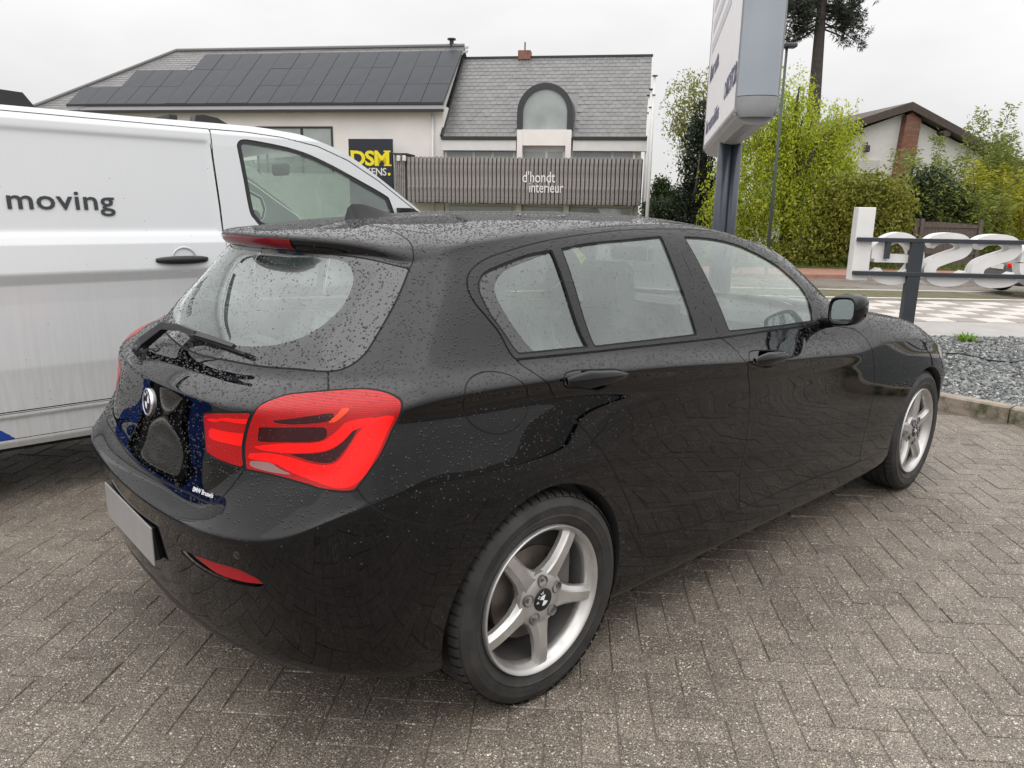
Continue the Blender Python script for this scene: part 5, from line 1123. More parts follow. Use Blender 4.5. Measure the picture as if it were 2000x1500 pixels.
GLS, SEAL = carve(SEAL, gl_in, 0)
dc = vpx((409, 252), (415, 300), (422, 348), (430, 402), (437, 456)); xb = dc[-1][0]
door = np.array(dc+[(xb+.012, 1.0), (xb+.014, .7), (xb+.01, .46), (1.02, .46), (1.06, .66), (1.25, .78), (1.45, .82), (1.62, 1.0), (1.66, 1.14), (1.52, 1.32)]+vpx((800, 402), (740, 354), (680, 314), (620, 286), (548, 268), (480, 258)))
VDOOR, VM = vcarve(VM, door)
sld = np.array([(dc[0][0]-.004, dc[0][1])]+[(x-.004, z) for x, z in dc[1:]]+[(xb+.008, 1.0), (xb+.010, .7), (xb+.006, .46), (-1.16, .46), (-1.16, dc[0][1]+.012)])
VSLD, VM = vcarve(VM, sld, .0025, .008)
VSILL, VM = vcarve(VM, [(-1.25, .452), (1.1, .452), (1.1, .325), (-1.25, .325)], .0018, .005)
blue = [(-1.22, .447)]+vpx((2, 841), (57, 869.5))+[(-1.22, .333)]
VBLUE, VSILL = carve(VSILL, np.array(blue), 0)
wrap = np.array([(-1.03, .458), (-2.63, 1.66), (-2.63, .20), (-1.03, .20)]); VBL2, VM = carve(VM, wrap, 0); VBL3, VSLD = carve(VSLD, wrap, 0)
def v_obj(name, Mx, mat, parent=None): return to_obj(name, Mx, mat, parent or van)
def far_side(Mx): A = Mx[0].copy(); A[:, 1] = 1.96-A[:, 1]; A[:, 4] *= -1; return A, Mx[1][:, ::-1]
WHT = MATS['van_white']
v_obj('body_side', VM, WHT); v_obj('body_side', far_side(merge(VM, VSLD, VSILL, VBLUE, VBL2, VBL3)), WHT)
vd = v_obj('front_door', VDOOR, WHT); vd2 = v_obj('front_door', far_side(VDOOR), WHT)
vs2 = v_obj('sliding_door', VSLD, WHT); v_obj('sill_panel', VSILL, WHT); v_obj('blue_stripe', shift(VBLUE, -.001), MATS['van_blue']); v_obj('blue_wrap', VBL2, MATS['van_blue']); v_obj('blue_wrap', VBL3, MATS['van_blue'], vs2)
v_obj('window_seal', shift(SEAL, .003), MATS['rubber'], vd); v_obj('window_seal', far_side(SEAL), MATS['rubber'], vd2)
GLS = shift(GLS, .009); v_obj('window_glass', GLS, MATS['van_glass'], vd); v_obj('window_glass', far_side(GLS), MATS['van_glass'], vd2)
v_obj('panel_seams', merge(*GAPS), MATS['gap_black'])['kind'] = 'stuff'
# roof, rear, nose lofted between the two sides along the outline
rp = [q for q in spline(roofl, 8)]; yl = v_depth(np.array([q[0] for q in rp]), np.array([q[1] for q in rp]))
def band(name, i0, i1, mat, crown=.03):
    m = MB(); nY = 13; V = []
    for k in range(i0, i1):
        x, z = rp[k]; a, b = yl[k], 1.96-yl[k]
        for j in range(nY):
            t = j/(nY-1); V.append((x+(.12*math.sin(math.pi*t) if x > 1.0 else 0), a+(b-a)*t, z+crown*math.sin(math.pi*t)**.8*(1 if x < 1.0 else .35)))
    m.add(V, [(i*nY+j, i*nY+j+1, (i+1)*nY+j+1, (i+1)*nY+j) for i in range(i1-i0-1) for j in range(nY-1)]); return m.build(name, mat, van, smooth=True)
ix = next(i for i, q in enumerate(rp) if q[0] > .92); iy = next(i for i, q in enumerate(rp) if q[0] > 1.66); iz = len(rp)
band('roof', 0, ix+1, WHT); band('windscreen', ix, iy+1, MATS['van_glass'], .0); band('nose', iy, iz, WHT)
m = MB(); m.box(-2.61, -2.58, .06, 1.9, .29, 1.84); m.build('rear_doors', WHT, van)
m = MB(); m.box(-2.3, 2.3, .10, 1.86, .25, .36); m.build('underbody', MATS['gap_black'], van)
# cab interior
m = MB(); m.box(-.02, .02, .14, 1.82, .36, 1.84); m.build('bulkhead', MATS['interior_black'], van)
vi = empty('cab_interior', parent=van)
m = MB(); m.prism([(1.05, .9), (1.02, 1.12), (1.15, 1.2), (1.6, 1.17), (1.6, .7)], .16, 1.8, f=lambda a, b, h: (a, h, b)); m.box(.98, 1.1, .85, 1.10, 1.1, 1.26, bev=.02); m.build('dashboard', MATS['interior_black'], vi)
m = MB(); m.lathe([(.19+.018*math.cos(a), .018*math.sin(a)) for a in np.linspace(0, 2*math.pi, 9)], 28, axis='x'); m.box(-.02, .02, -.18, .18, -.03, .03); o = m.build('steering_wheel', MATS['interior_black'], vi, smooth=True); o.location = (.86, 1.50, 1.20); o.rotation_euler = (0, math.radians(38), 0)
for y in (.42, 1.5):
    m = MB(); m.box(.22, .38, y-.26, y+.26, .7, 1.34, bev=.05); m.box(.22, .32, y-.14, y+.14, 1.36, 1.56, bev=.04); m.box(.25, .75, y-.26, y+.26, .6, .78, bev=.04); m.build('cab_seat', MATS['seat_grey'], vi)
m = MB(); m.box(.95, .99, .90, 1.12, 1.60, 1.68, bev=.015); m.build('cab_mirror', MATS['interior_black'], vi)
# door handle, door mirror, roof fittings
hx = vpx((304, 506), (406, 508)); (x0, z0), (x1, z1) = hx; hz = (z0+z1)/2
m = MB(); N = 19; V = []
for k in range(N):
    t = k/(N-1); e = max(.45, math.sin(math.pi*t)**.25); x = x0+(x1-x0)*t; y = float(v_depth(np.array([x]), np.array([hz]))[0])-.020*math.sin(math.pi*t)**.5-.004
    for j in range(10): w = 2*math.pi*j/10; V.append((x, y+.014*e*math.cos(w), hz+.021*e*math.sin(w)))
m.add(V, [(i*10+j, i*10+(j+1) % 10, (i+1)*10+(j+1) % 10, (i+1)*10+j) for i in range(N-1) for j in range(10)]+[tuple(range(10)), tuple(range((N-1)*10, N*10))]); m.build('door_handle', MATS['plastic_dark'], vs2, smooth=True)
m = MB(); cxm = (x0+x1)/2+.012; y = float(v_depth(np.array([cxm]), np.array([hz]))[0]); m.lathe([(.066, .001), (.060, -.005), (.052, .004)], 32, c=(cxm, y, hz)); m.build('handle_cup', WHT, vs2, smooth=True)
m = MB(); m.prism([(0, -.02), (.07, .0), (.11, .03), (.06, .14), (.0, .16)], -.02, -.20, f=lambda a, b, h: (1.27+a, h+.10, 1.24+b)); m.build('door_mirror', MATS['plastic_dark'], van)
zr = roofl[3][1]; rvx = float(ony(66, 205, VY+.3)[0])
m = MB(); m.prism([(-.05, 0), (0, .075), (.55, .085), (.83, .07), (.88, .0)], .24, .60, f=lambda a, b, h: (rvx-.88+a, h, zr+.002+b)); o = m.build('roof_vent', MATS['plastic_dark'], van)
q0 = vpx((395, 240))[0]
m = MB(); m.prism([(0, -.01), (.015, .05), (.06, .055), (.13, .045), (.20, .01), (.22, -.01)], .26, .34, f=lambda a, b, h: (q0[0]+a, h, q0[1]+b)); m.build('roof_bar_foot', MATS['plastic_dark'], van)
# lettering on the sliding door
def flat_text(txt, xa, za, xb_, zb, off, parent, mat, bold=.0, spacing=1.0):
    me = text_mesh(txt, 1.0, .0015, bold, spacing, align='LEFT'); co = np.array([v.co[:] for v in me.vertices]); lo, hi = co.min(0), co.max(0)
    sc = (xb_-xa)/(hi[0]-lo[0]); sz = (zb-za)/(hi[1]-lo[1]); zm, xm = (za+zb)/2, (xa+xb_)/2
    y0 = float(v_depth(np.array([xm]), np.array([za]))[0]); y1 = float(v_depth(np.array([xm]), np.array([zb]))[0])
    for v in me.vertices:
        a, b, c = v.co; x = xa+(a-lo[0])*sc; z = za+(b-lo[1])*sz; v.co = (x, y0+(y1-y0)*(z-za)/(zb-za)-off-(.0012 if c > 0 else 0), z)
    me.update(); return link('lettering', me, mat, parent)
a, b, c, d = vpx((12, 372), (223, 374), (12, 408), (200, 422))
flat_text('moving', vpx((13, 395))[0][0], vpx((200, 422))[0][1], vpx((223, 395))[0][0], vpx((145, 374))[0][1], .004, vs2, MATS['vinyl_dark'], .012, 1.04)
# wheels
def van_wheel(cx, y, s):
    e = empty('wheel', (cx, y, .335), 0 if s > 0 else math.pi, van); link('tyre', TYRE, MATS['tyre'], e).scale = (1.06, 1.05, 1.06)
    m = MB(); m.lathe([(0, -.075), (.06, -.082), (.10, -.070), (.16, -.085), (.205, -.092), (.225, -.085), (.232, -.06)], 48); m.build('wheel_cover', MATS['rim_silver'], e, smooth=True)
for cx in (-1.62, 1.48): van_wheel(cx, .14, 1); van_wheel(cx, 1.82, -1)
for cx in (-1.62, 1.48):
    m = MB(); m.lathe([(.41, .0), (.41, .42), (0, .42)], 40, c=(cx, .0, .34)); m.build('wheel_arch_liner', MATS['rubber'], van)
surfpts = _sp

# ================================================================== THE STREET: sign, totem, showroom, house, trees
simple('white_paint', (.66, .655, .64), .45, var=.05, scale=3); simple('render_white', (.80, .765, .735), .8, var=.06, scale=.8, bumpd=.002, bscale=40)
simple('anthracite', (.030, .036, .044), .4, var=.1); simple('pole_grey', (.045, .053, .066), .35, .3, var=.12)
simple('letter_white', (.78, .77, .75), .35, var=.05)
# ---- raised letters seen from behind, on a two-rail frame
SGA = STREET-math.radians(5.0)
so = sd2w(3.66, 7.0); sg = empty('letter_sign', (so[0], so[1], .05), SGA); tag(sg, 'white raised letters on a dark two-rail frame, seen from behind, in the gravel bed', 'sign')
def sgp(px, py):
    """pixel -> (x, z) in the sign's upright plane"""
    n = np.array([-math.sin(SGA), math.cos(SGA), 0]); r = ray(px, py); t = ((np.array(so)-CAM)@n)/(r@n); q = CAM+r*t; v = q-np.array(so); return float(v[0]*math.cos(SGA)+v[1]*math.sin(SGA)), float(q[2]-.05)
m = MB(); (xa, za), (xb_, zb) = sgp(1792, 467), sgp(1771, 630); m.box(-.055, .055, -.03, .05, -.1, za+.0); o = m.build('post', MATS['anthracite'], sg); o.location = ((xa+xb_)/2, 0, 0)
for x in (1.85, 3.6):
    m = MB(); m.box(x-.055, x+.055, -.03, .05, -.1, za); m.build('post', MATS['anthracite'], sg)
for p0, p1 in (((1674, 466), (1992, 475)), ((1665, 531), (1992, 542))):
    (x0, z0), (x1, z1) = sgp(*p0), sgp(*p1); zc = (z0+z1)/2; m = MB(); m.box(x0, 5.2, -.035, .012, zc-.019, zc+.019, bev=.003); m.build('rail', MATS['anthracite'], sg)
m = MB(); (x0, z0), (x1, z1) = sgp(1735, 470), sgp(1731, 505); m.box(x0-.02, x0+.02, -.03, .015, z1, z0); m.build('bracket', MATS['anthracite'], sg)
GLYPH = {'s': [(.93, .80), (.80, .885), (.62, .915), (.44, .915), (.26, .87), (.17, .755), (.24, .64), (.44, .565), (.62, .50), (.79, .42), (.86, .285), (.78, .145), (.58, .085), (.40, .085), (.22, .115), (.06, .20)],
         'e': [(.90, .235), (.80, .14), (.64, .09), (.47, .09), (.28, .155), (.145, .32), (.12, .52), (.19, .72), (.33, .86), (.50, .91), (.68, .86), (.82, .73), (.875, .58), (.87, .50)],
         'o': [(.5+.38*math.cos(a), .5+.41*math.sin(a)) for a in np.linspace(0, 2*math.pi, 25)]}
def raised(ch, x0, x1, z0, z1, dep=.13):
    """letter box standing behind the rails, read from the far side, so mirrored for the viewer"""
    P = spline(GLYPH[ch], 5); T_ = np.gradient(P, axis=0); T_ /= np.linalg.norm(T_, axis=1, keepdims=True); Nr = np.stack([-T_[:, 1], T_[:, 0]], 1); w = .122
    A = P+Nr*w*np.array([1.05, .85]); B = P-Nr*w*np.array([1.05, .85]); f = lambda q, y: (x1-(x1-x0)*q[0], y, z0+(z1-z0)*q[1]); n = len(P); V = []
    for a, b in zip(A, B): V += [f(a, .02), f(b, .02), f(b, .02+dep), f(a, .02+dep)]
    m = MB(); m.add(V, [(i*4+k, i*4+(k+1) % 4, (i+1)*4+(k+1) % 4, (i+1)*4+k) for i in range(n-1) for k in range(4)]+[(0, 1, 2, 3), ((n-1)*4, (n-1)*4+3, (n-1)*4+2, (n-1)*4+1)])
    if ch == 'e': c, d = f((.14, .42), 0), f((.94, .58), 0); m.box(min(c[0], d[0]), max(c[0], d[0]), .0195, .0195+dep+.001, c[2], d[2])
    return m.build('letter', MATS['letter_white'], sg)
b0 = sgp(1666, 548)[1]; b1 = sgp(1700, 405)[1]
xl0, xl1 = sgp(1668, 500)[0], sgp(1702, 500)[0]
m = MB(); m.box(xl0, xl1, .02, .15, b0, b1, bev=.004); m.build('letter', MATS['letter_white'], sg)
for ch, pa, pb, ya, yb in (('e', 1703, 1806, 455, 555), ('s', 1808, 1902, 457, 558), ('s', 1901, 1999, 460, 561)):
    x0, x1 = sgp(pa, 510)[0], sgp(pb, 510)[0]; raised(ch, x0, x1, sgp((pa+pb)/2, yb)[1], sgp((pa+pb)/2, ya)[1])
x0 = sgp(1996, 510)[0]; raised('o', x0+.0, x0+.46, sgp(2000, 563)[1], sgp(2000, 463)[1])
# ---- advertising totem on a post
simple('totem_white', (.72, .71, .72), .5, var=.04); simple('totem_blue', (.30, .335, .37), .35, var=.10, scale=1.2); simple('totem_grey', (.26, .265, .27), .4, var=.08); simple('print_grey', (.50, .50, .53), .6); simple('print_dark', (.10, .10, .17), .5)
A2, B2 = np.array([2.04, 6.75]), np.array([2.72, 10.6]); ax = (B2-A2)/np.linalg.norm(B2-A2); Lt = float(np.linalg.norm(B2-A2))
to = sd2w(*A2); TA = math.atan2(ax[1], ax[0])
tw = empty('advertising_totem', (to[0], to[1], 0), STREET+TA); tag(tw, 'tall white and blue-grey advertising totem on a dark round post behind the car', 'sign')
zb_, zt_ = 2.20, 5.2; hw = .17       # local x runs away from the viewer, local y to the left
m = MB(); m.box(.0, Lt, hw-.006, hw+.004, zb_+.04, zt_); m.build('white_face', MATS['totem_white'], tw)
m = MB(); m.box(.0, Lt, -hw-.004, -hw+.006, zb_+.04, zt_); m.build('white_face', MATS['totem_white'], tw)
ends = [(0, 1), (Lt, -1)]
for xe, sg_ in ends:
    arc = [(xe-sg_*.10*math.cos(a), hw*math.sin(a)) for a in np.linspace(-math.pi/2, math.pi/2, 15)]
    m = MB(); V = [(x, y, z) for z in (zb_+.17, zt_) for x, y in arc]; m.add(V, [(i, i+1, 15+i+1, 15+i) for i in range(14)]); m.build('curved_end', MATS['totem_blue'], tw, smooth=True)
    m = MB(); V = []
    for k, z in enumerate((zb_+.165, zb_+.10, zb_+.04, zb_)):
        sc = (1, .995, .95, .80)[k]; V += [(xe+(x-xe)*sc, y*sc, z) for x, y in arc]
    m.add(V, [(j*15+i, j*15+i+1, (j+1)*15+i+1, (j+1)*15+i) for j in range(3) for i in range(14)]); m.build('end_cap', MATS['totem_grey'], tw, smooth=True)
    for y in (-hw, hw):
        m = MB(); m.box(xe-.012, xe+.012, y-.010, y+.010, zb_+.02, zt_); m.build('edge_profile', MATS['totem_grey'], tw)
m = MB(); V = []
prof = [(hw, zb_+.05), (hw*.9, zb_+.0), (hw*.5, zb_-.05), (0, zb_-.06), (-hw*.5, zb_-.05), (-hw*.9, zb_), (-hw, zb_+.05)]
for x in (0, Lt): V += [(x, y, z) for y, z in prof]
m.add(V, [(i, i+1, 7+i+1, 7+i) for i in range(6)]+[tuple(range(7)), tuple(range(7, 14))]); m.box(-.02, Lt+.02, -hw-.012, hw+.012, zb_+.045, zb_+.075); m.build('underside', MATS['totem_grey'], tw, smooth=False)
m = MB(); m.box(.0, Lt, -hw, hw, zt_, zt_+.05); m.build('top_cap', MATS['totem_grey'], tw)
for dx in (-.095, .095):
    m = MB(); m.tube([(Lt*.52+.3*dx, -dx*.62, -.2), (Lt*.52+.3*dx, -dx*.62, zb_-.04)], .075, 20); m.build('post', MATS['pole_grey'], tw, smooth=True)
def face_text(txt, x0, z0, h, mat, bold=0.0):
    me = text_mesh(txt, h, .001, bold, 1.0, align='LEFT'); xform(me, frame((x0, hw+.008, z0), (-1, 0, 0), (0, 0, 1), (0, 1, 0))); o = link('printing', me, mat, tw); o['kind'] = 'stuff'; return o
face_text('Meer auto.', Lt-.35, zb_+.82, .30, MATS['print_dark'], .004)
face_text('Meer automobilities', Lt-.25, zb_+.20, .24, MATS['print_dark'], .003)
face_text('MOTOR', 1.00, zb_+.30, .26, MATS['print_dark'], .004)
m = MB(); m.lathe([(.055, 0), (.085, 0)], 24, c=(1.12, hw+.009, zb_+.38)); m.build('printed_ring', MATS['print_dark'], tw)
for k in range(9):
    m = MB(); m.box(1.15, Lt-.35, hw+.005, hw+.008, zb_+1.18+k*.24, zb_+1.30+k*.24); m.build('printed_line', MATS['print_grey'], tw)
# ---- flag poles
for k, (px, py, d) in enumerate(((1279, 150, 29.0), (1272, 176, 30.5), (1268, 188, 31.5))):
    s, z = at(px, py, d); x, y, _ = sd2w(s, d); e = empty('flag_pole', (x, y, -.3)); m = MB(); m.tube([(0, 0, -.1), (0, 0, (z+.3)*.5), (0, 0, z+.3)], [.075, .062, .04], 10); m.build('pole', MATS['white_paint'], e, smooth=True)
    m = MB(); m.lathe([(0, .06), (.10, .05), (.11, .02), (.04, 0)], 12, axis='z', c=(0, 0, z+.3)); m.build('finial', MATS['anthracite'], e, smooth=True)
    m = MB(); m.lathe([(.045, .0), (.075, .02), (.045, .05)], 10, axis='z', c=(0, 0, z-.35)); m.build('pulley_ring', MATS['anthracite'], e)
    tag(e, ['tallest white flagpole, rightmost at the showroom corner', 'white flagpole between the tallest and the shortest one', 'shortest white flagpole, nearest the slate roof edge'][k], 'flagpole', 'flagpoles beside the showroom')
# ---- street lamp
simple('lamp_green', (.045, .060, .055), .5)
s, z = at(1537, 92, 22.5); s2, _ = at(1500, 480, 22.5); x, y, _ = sd2w(s, 22.5); lp = empty('street_lamp', (x, y, -.3), STREET); tag(lp, 'slim dark street lamp with a flat head in front of the willow', 'street lamp')
m = MB(); m.tube([(0, 0, -.1), (0, 0, 2.5), (0, 0, z+.3)], [.055, .045, .035], 10); m.build('column', MATS['lamp_green'], lp, smooth=True)
m = MB(); m.box(-.12, .26, -.14, .14, z+.28, z+.40, bev=.03); m.build('lamp_head', MATS['anthracite'], lp)
# ---- showroom
FA = STREET-math.radians(9.0); FO = np.array(sd2w(at(868, 300, 33)[0], 33)); fx_ = np.array([math.cos(FA), math.sin(FA), 0]); fn_ = np.array([-math.sin(FA), math.cos(FA), 0])
def fp(px, py, off=0.0):
    """pixel -> (x along the facade, z) on the plane off metres behind the facade"""
    r = ray(px, py); o = FO+fn_*off; t = ((o-CAM)@fn_)/(r@fn_); q = CAM+r*t; return float((q-o)@fx_), float(q[2])
def slate_mat():
    t = NT('slate'); r = t.n('ShaderNodeNewGeometry').outputs['Random Per Island']; p = t.n('ShaderNodeNewGeometry').outputs['Position']; oi = t.n('ShaderNodeObjectInfo').outputs['Random']
    rr = t.math('FRACT', t.math('ADD', r, oi)); c = t.mix(rr, (.092, .088, .090), (.165, .158, .160)); c = t.mix(t.noise(p, .9, 4), c, (.125, .128, .118))
    MATS['slate'] = t.end(t.bsdf(c, .42, t.bump(t.noise(p, 25, 3), .004)))
slate_mat()
def glazing(name, col=(.10, .115, .115), rough=.05, ior=1.7):
    t = NT(name); p = t.obj(); c = t.mix(t.noise(p, 1.3, 3), tuple(col), tuple(x*2.2 for x in col)); MATS[name] = t.end(t.bsdf(c, rough, t.bump(t.noise(p, 1.1, 2), .02, .4), IOR=ior))
glazing('window_glass', (.20, .22, .215)); glazing('solar_glass', (.012, .0145, .019), .35, 1.25)  # pale base colour of window_glass stands in for mirrored sky
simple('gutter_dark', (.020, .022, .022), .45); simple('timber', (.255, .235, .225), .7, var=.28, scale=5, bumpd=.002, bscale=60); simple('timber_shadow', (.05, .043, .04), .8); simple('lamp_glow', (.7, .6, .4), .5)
simple('brick_red', (.22, .10, .075), .8, var=.25)
GZ = -.45
bl_l = empty('showroom', (FO[0], FO[1], GZ), FA); tag(bl_l, 'white showroom with low slate roof covered in dark solar panels, behind the van', 'building')
bl_r = empty('shop_building', (FO[0], FO[1], GZ), FA); tag(bl_r, 'white shop with steep slate roof, arched dormer and grey timber slat front', 'building')
def bz_(z): return z-GZ
# left part
xl, zl_e = fp(70, 203); xr, zr_e = fp(866, 207); ze = (zl_e+zr_e)/2
m = MB(); m.box(xl-4, xr, 0, 9, 0, bz_(ze)-.05); m.build('wall', MATS['render_white'], bl_l)
sl_t = .75; r0 = ray(600, 97); dd = None
for k in range(60):
    dd_ = 2+k*.05; xx, zz = fp(600, 97, dd_)
    if ze+sl_t*dd_ >= zz: dd = dd_; break
dd = dd or 3.8; zr = ze+sl_t*dd
xh, _ = fp(345, 97, dd); xg, _ = fp(907, 96, dd)
def on_roof(px, py, ze_, sl):
    """pixel -> (x, distance up the plan, z) on a roof plane rising from the eave"""
    r = ray(px, py); nrm = -sl*fn_+np.array([0, 0, 1.0]); o = FO+np.array([0, 0, ze_]); t = ((o-CAM)@nrm)/(r@nrm); q = CAM+r*t; return float((q-FO)@fx_), float((q-FO)@fn_), float(q[2])
m = MB(); e0 = -.35
m.add([(xl-.25, e0, bz_(ze+sl_t*e0)), (xr+.15, e0, bz_(ze+sl_t*e0)), (xg, dd, bz_(zr)), (xh, dd, bz_(zr)), (xg, dd*2+.3, bz_(ze)), (xl-.25, dd*2+.3, bz_(ze))], [(0, 1, 2, 3), (3, 2, 4, 5), (0, 3, 5)])
rfl = m.build('roof', MATS['slate'], bl_l)
# slate courses that show beside the panels and along the ridge
m = MB(); nrow = 26
for k in range(nrow):
    t0, t1 = k/nrow, (k+1.25)/nrow; ya, yb = e0+(dd-e0)*t0, e0+(dd-e0)*min(t1, 1)
    xa = xl-.25+(xh-xl+.25)*t0+.1; xe_ = fp(205, 150, dd*.5)[0]+6*t0 if k < nrow-4 else xg
    lo = xa; 
    while lo < (xe_ if k < nrow-3 else xg)-.1:
        w = .42; m.box(lo, lo+w-.012, ya, yb, 0, .012, M=None) if 0 else m.add([(lo, ya, bz_(ze+sl_t*ya)+.030), (lo+w-.012, ya, bz_(ze+sl_t*ya)+.030), (lo+w-.012, yb, bz_(ze+sl_t*yb)+.012), (lo, yb, bz_(ze+sl_t*yb)+.012), (lo, ya, bz_(ze+sl_t*ya)+.006), (lo+w-.012, ya, bz_(ze+sl_t*ya)+.006)], [(0, 1, 2, 3), (4, 5, 1, 0)]); lo += w
o = m.build('slates', MATS['slate'], rfl); o['kind'] = 'stuff'
m = MB(); m.tube([(xl-.3, e0, bz_(ze+sl_t*e0)+.05), (xh, dd, bz_(zr)+.05), (xg, dd, bz_(zr)+.05)], .09, 8); m.build('ridge_tiles', MATS['slate'], rfl)
m = MB(); m.lathe([(.10, 0), (.10, .28), (.2, .30), (.2, .36), (0, .40)], 12, axis='z', c=(xg-.6, dd, bz_(zr))); m.build('roof_vent', MATS['gutter_dark'], rfl)
m = MB(); m.box(xl-.3, xr+.1, e0-.13, e0+.02, bz_(ze+sl_t*e0)-.10, bz_(ze+sl_t*e0)+.01); m.build('gutter', MATS['gutter_dark'], bl_l)
# solar panels: three rows, seams as in the photograph
xs_b = [fp(px, 199)[0] for px in (137, 868)]; pw = (on_roof(865, 203, ze, sl_t)[0]-on_roof(140, 197, ze, sl_t)[0])/18.0
x_r, y_b, _ = on_roof(866, 204, ze, sl_t); _, y_t, _ = on_roof(600, 107, ze, sl_t); ph = (y_t-y_b)/3
pmM = MB(); nsl = math.hypot(1, sl_t)
pmM.add([(0, 0, .10), (pw-.02, 0, .10), (pw-.02, ph-.015, .10+sl_t*(ph-.015)), (0, ph-.015, .10+sl_t*(ph-.015)), (0, 0, .05), (pw-.02, 0, .05), (pw-.02, ph-.015, .05+sl_t*(ph-.015)), (0, ph-.015, .05+sl_t*(ph-.015))], [(0, 1, 2, 3), (4, 5, 1, 0), (5, 6, 2, 1), (7, 4, 0, 3)])
PNM = pmM.mesh('solar_panel'); PNM.materials.append(MATS['solar_glass'])
for row, n in ((0, 18), (1, 16), (2, 13)):
    for k in range(n):
        o = bpy.data.objects.new('solar_panel', PNM); COL.objects.link(o); o.parent = bl_l; yy = y_b+row*ph; o.location = (x_r-(k+1)*pw, yy, bz_(ze+sl_t*yy)+rng.normal(0, .004))
m = MB(); m.box(x_r-18*pw, x_r, y_b-.05, y_b+.02, bz_(ze+sl_t*y_b)+.0, bz_(ze+sl_t*y_b)+.085); m.build('panel_rail', MATS['gutter_dark'], bl_l)
# upper window of the left part
(x0, z0), (x1, z1) = fp(500, 248), fp(652, 310); wn_ = empty('upper_window', parent=bl_l)
m = MB(); m.box(x0, x1, -.02, .05, bz_(z1)-.6, bz_(z0)); m.build('window_glass', MATS['window_glass'], wn_)
for a, b in ((x0, x0+.07), (x1-.07, x1), (fp(519, 260)[0], fp(519, 260)[0]+.06), (fp(590, 260)[0]-.05, fp(590, 260)[0]+.05)):
    m = MB(); m.box(a, b, -.06, .02, bz_(z1)-.6, bz_(z0)); m.build('window_frame', MATS['gutter_dark'], wn_)
m = MB(); m.box(x0, x1, -.065, .02, bz_(z0)-.06, bz_(z0)+.02); m.build('window_frame', MATS['gutter_dark'], wn_)
m = MB(); xd = fp(846, 240)[0]; m.tube([(xd, -.10, 0), (xd, -.10, bz_(ze)-.4)], .055, 10); m.build('downpipe', MATS['white_paint'], bl_l, smooth=True)
# DSM sign board on the wall
dso = 1.0
(x0, z0), (x1, z1) = fp(680, 271, -dso), fp(768, 380, -dso); sgn = empty('wall_sign', tuple(FO-fn_*dso+fx_*((x0+x1)/2)+np.array([0, 0, z1-FO[2]])), FA); tag(sgn, 'dark square sign with three bold yellow capitals beside the timber slats', 'sign')
simple('sign_navy', (.010, .014, .026), .4); simple('sign_yellow', (.80, .66, .01), .4, var=.03); hw2 = (x1-x0)/2; hh = z0-z1
m = MB(); m.box(-hw2, hw2, 0, .12, -.6, hh, bev=.01); m.build('board', MATS['sign_navy'], sgn)
def sign_text(txt, xa, xb2, za, zb2, mat, bold=0.0, serif=False):
    me = text_mesh(txt, 1.0, .01, bold, .92, align='LEFT'); co = np.array([v.co[:] for v in me.vertices]); lo, hi = co.min(0), co.max(0)
    for v in me.vertices: a, b, c = v.co; v.co = (xa+(a-lo[0])/(hi[0]-lo[0])*(xb2-xa), -.012-(.01 if c > 0 else 0), za+(b-lo[1])/(hi[1]-lo[1])*(zb2-za))
    me.update(); return link('lettering', me, mat, sgn)
zt1 = fp(720, 294, -dso)[1]-z1; zb1 = fp(720, 324, -dso)[1]-z1; lw = 2*hw2
sign_text('DSM', -hw2*.90, hw2*.86, zb1, zt1, MATS['sign_yellow'], .030)
for xx in (-.90, -.42, .22, .62, .80):      # slab feet of the serif capitals
    m = MB(); m.box(hw2*xx-.01, hw2*(xx+.16), -.021, -.011, zb1, zb1+.06); m.box(hw2*xx-.01, hw2*(xx+.12), -.021, -.011, zt1-.06, zt1); m.build('letter_slab', MATS['sign_yellow'], sgn) if xx != -.42 else None
z2t, z2b = fp(740, 328, -dso)[1]-z1, fp(740, 343, -dso)[1]-z1
sign_text('BEUKENS', -hw2*.94, hw2*.72, z2b, z2t, MATS['white_paint'], .012)
m = MB(); m.lathe([(0, -.022), (.06, -.022), (.06, -.01)], 14, c=(hw2*.84, 0, z2b+.06)); m.build('full_stop', MATS['sign_yellow'], sgn)
# right part: wall, roof of slates, dormer
xa_r, ze2 = fp(868, 255); xb_r, ze2b = fp(1262, 257); ze2 = (ze2+ze2b)/2; sl2 = .93
m = MB(); m.box(xa_r, xb_r-.15, .02, 8, 0, bz_(ze2)-.02); wr = m.build('wall', MATS['render_white'], bl_r)
dd2 = 3.7
for k in range(80):
    d_ = 2+k*.05; xx, zz = fp(1100, 112, d_)
    if ze2+sl2*d_ >= zz: dd2 = d_; break
zt2 = ze2+sl2*dd2; xtl = on_roof(905, 112, ze2, sl2)[0]; e1 = -.30
xrt = xb_r+.10; xbl = xa_r-.05
m = MB(); m.add([(xbl, e1, bz_(ze2+sl2*e1)), (xrt, e1, bz_(ze2+sl2*e1)), (xrt, dd2, bz_(zt2)), (xbl, dd2, bz_(zt2)), (xrt, dd2*2, bz_(ze2)), (xbl, dd2*2, bz_(ze2)), (xrt, e1, bz_(ze2+sl2*e1)-.15), (xrt, dd2*2, bz_(ze2)-.15)], [(0, 1, 2, 3), (3, 2, 4, 5), (1, 6, 7, 4, 2)])
rfr = m.build('roof', MATS['slate'], bl_r)
sw, rows2 = .29, 21; sla = []
for k in range(rows2):
    y0 = e1+(dd2-e1)*k/rows2; lo = xbl-(sw/2 if k % 2 else 0)
    while lo < xrt:
        a, b = max(lo, xbl), min(lo+sw, xrt)
        if b-a > .05: sla.append((a, b, y0))
        lo += sw
rl2 = (dd2-e1)/rows2
SLM = {}
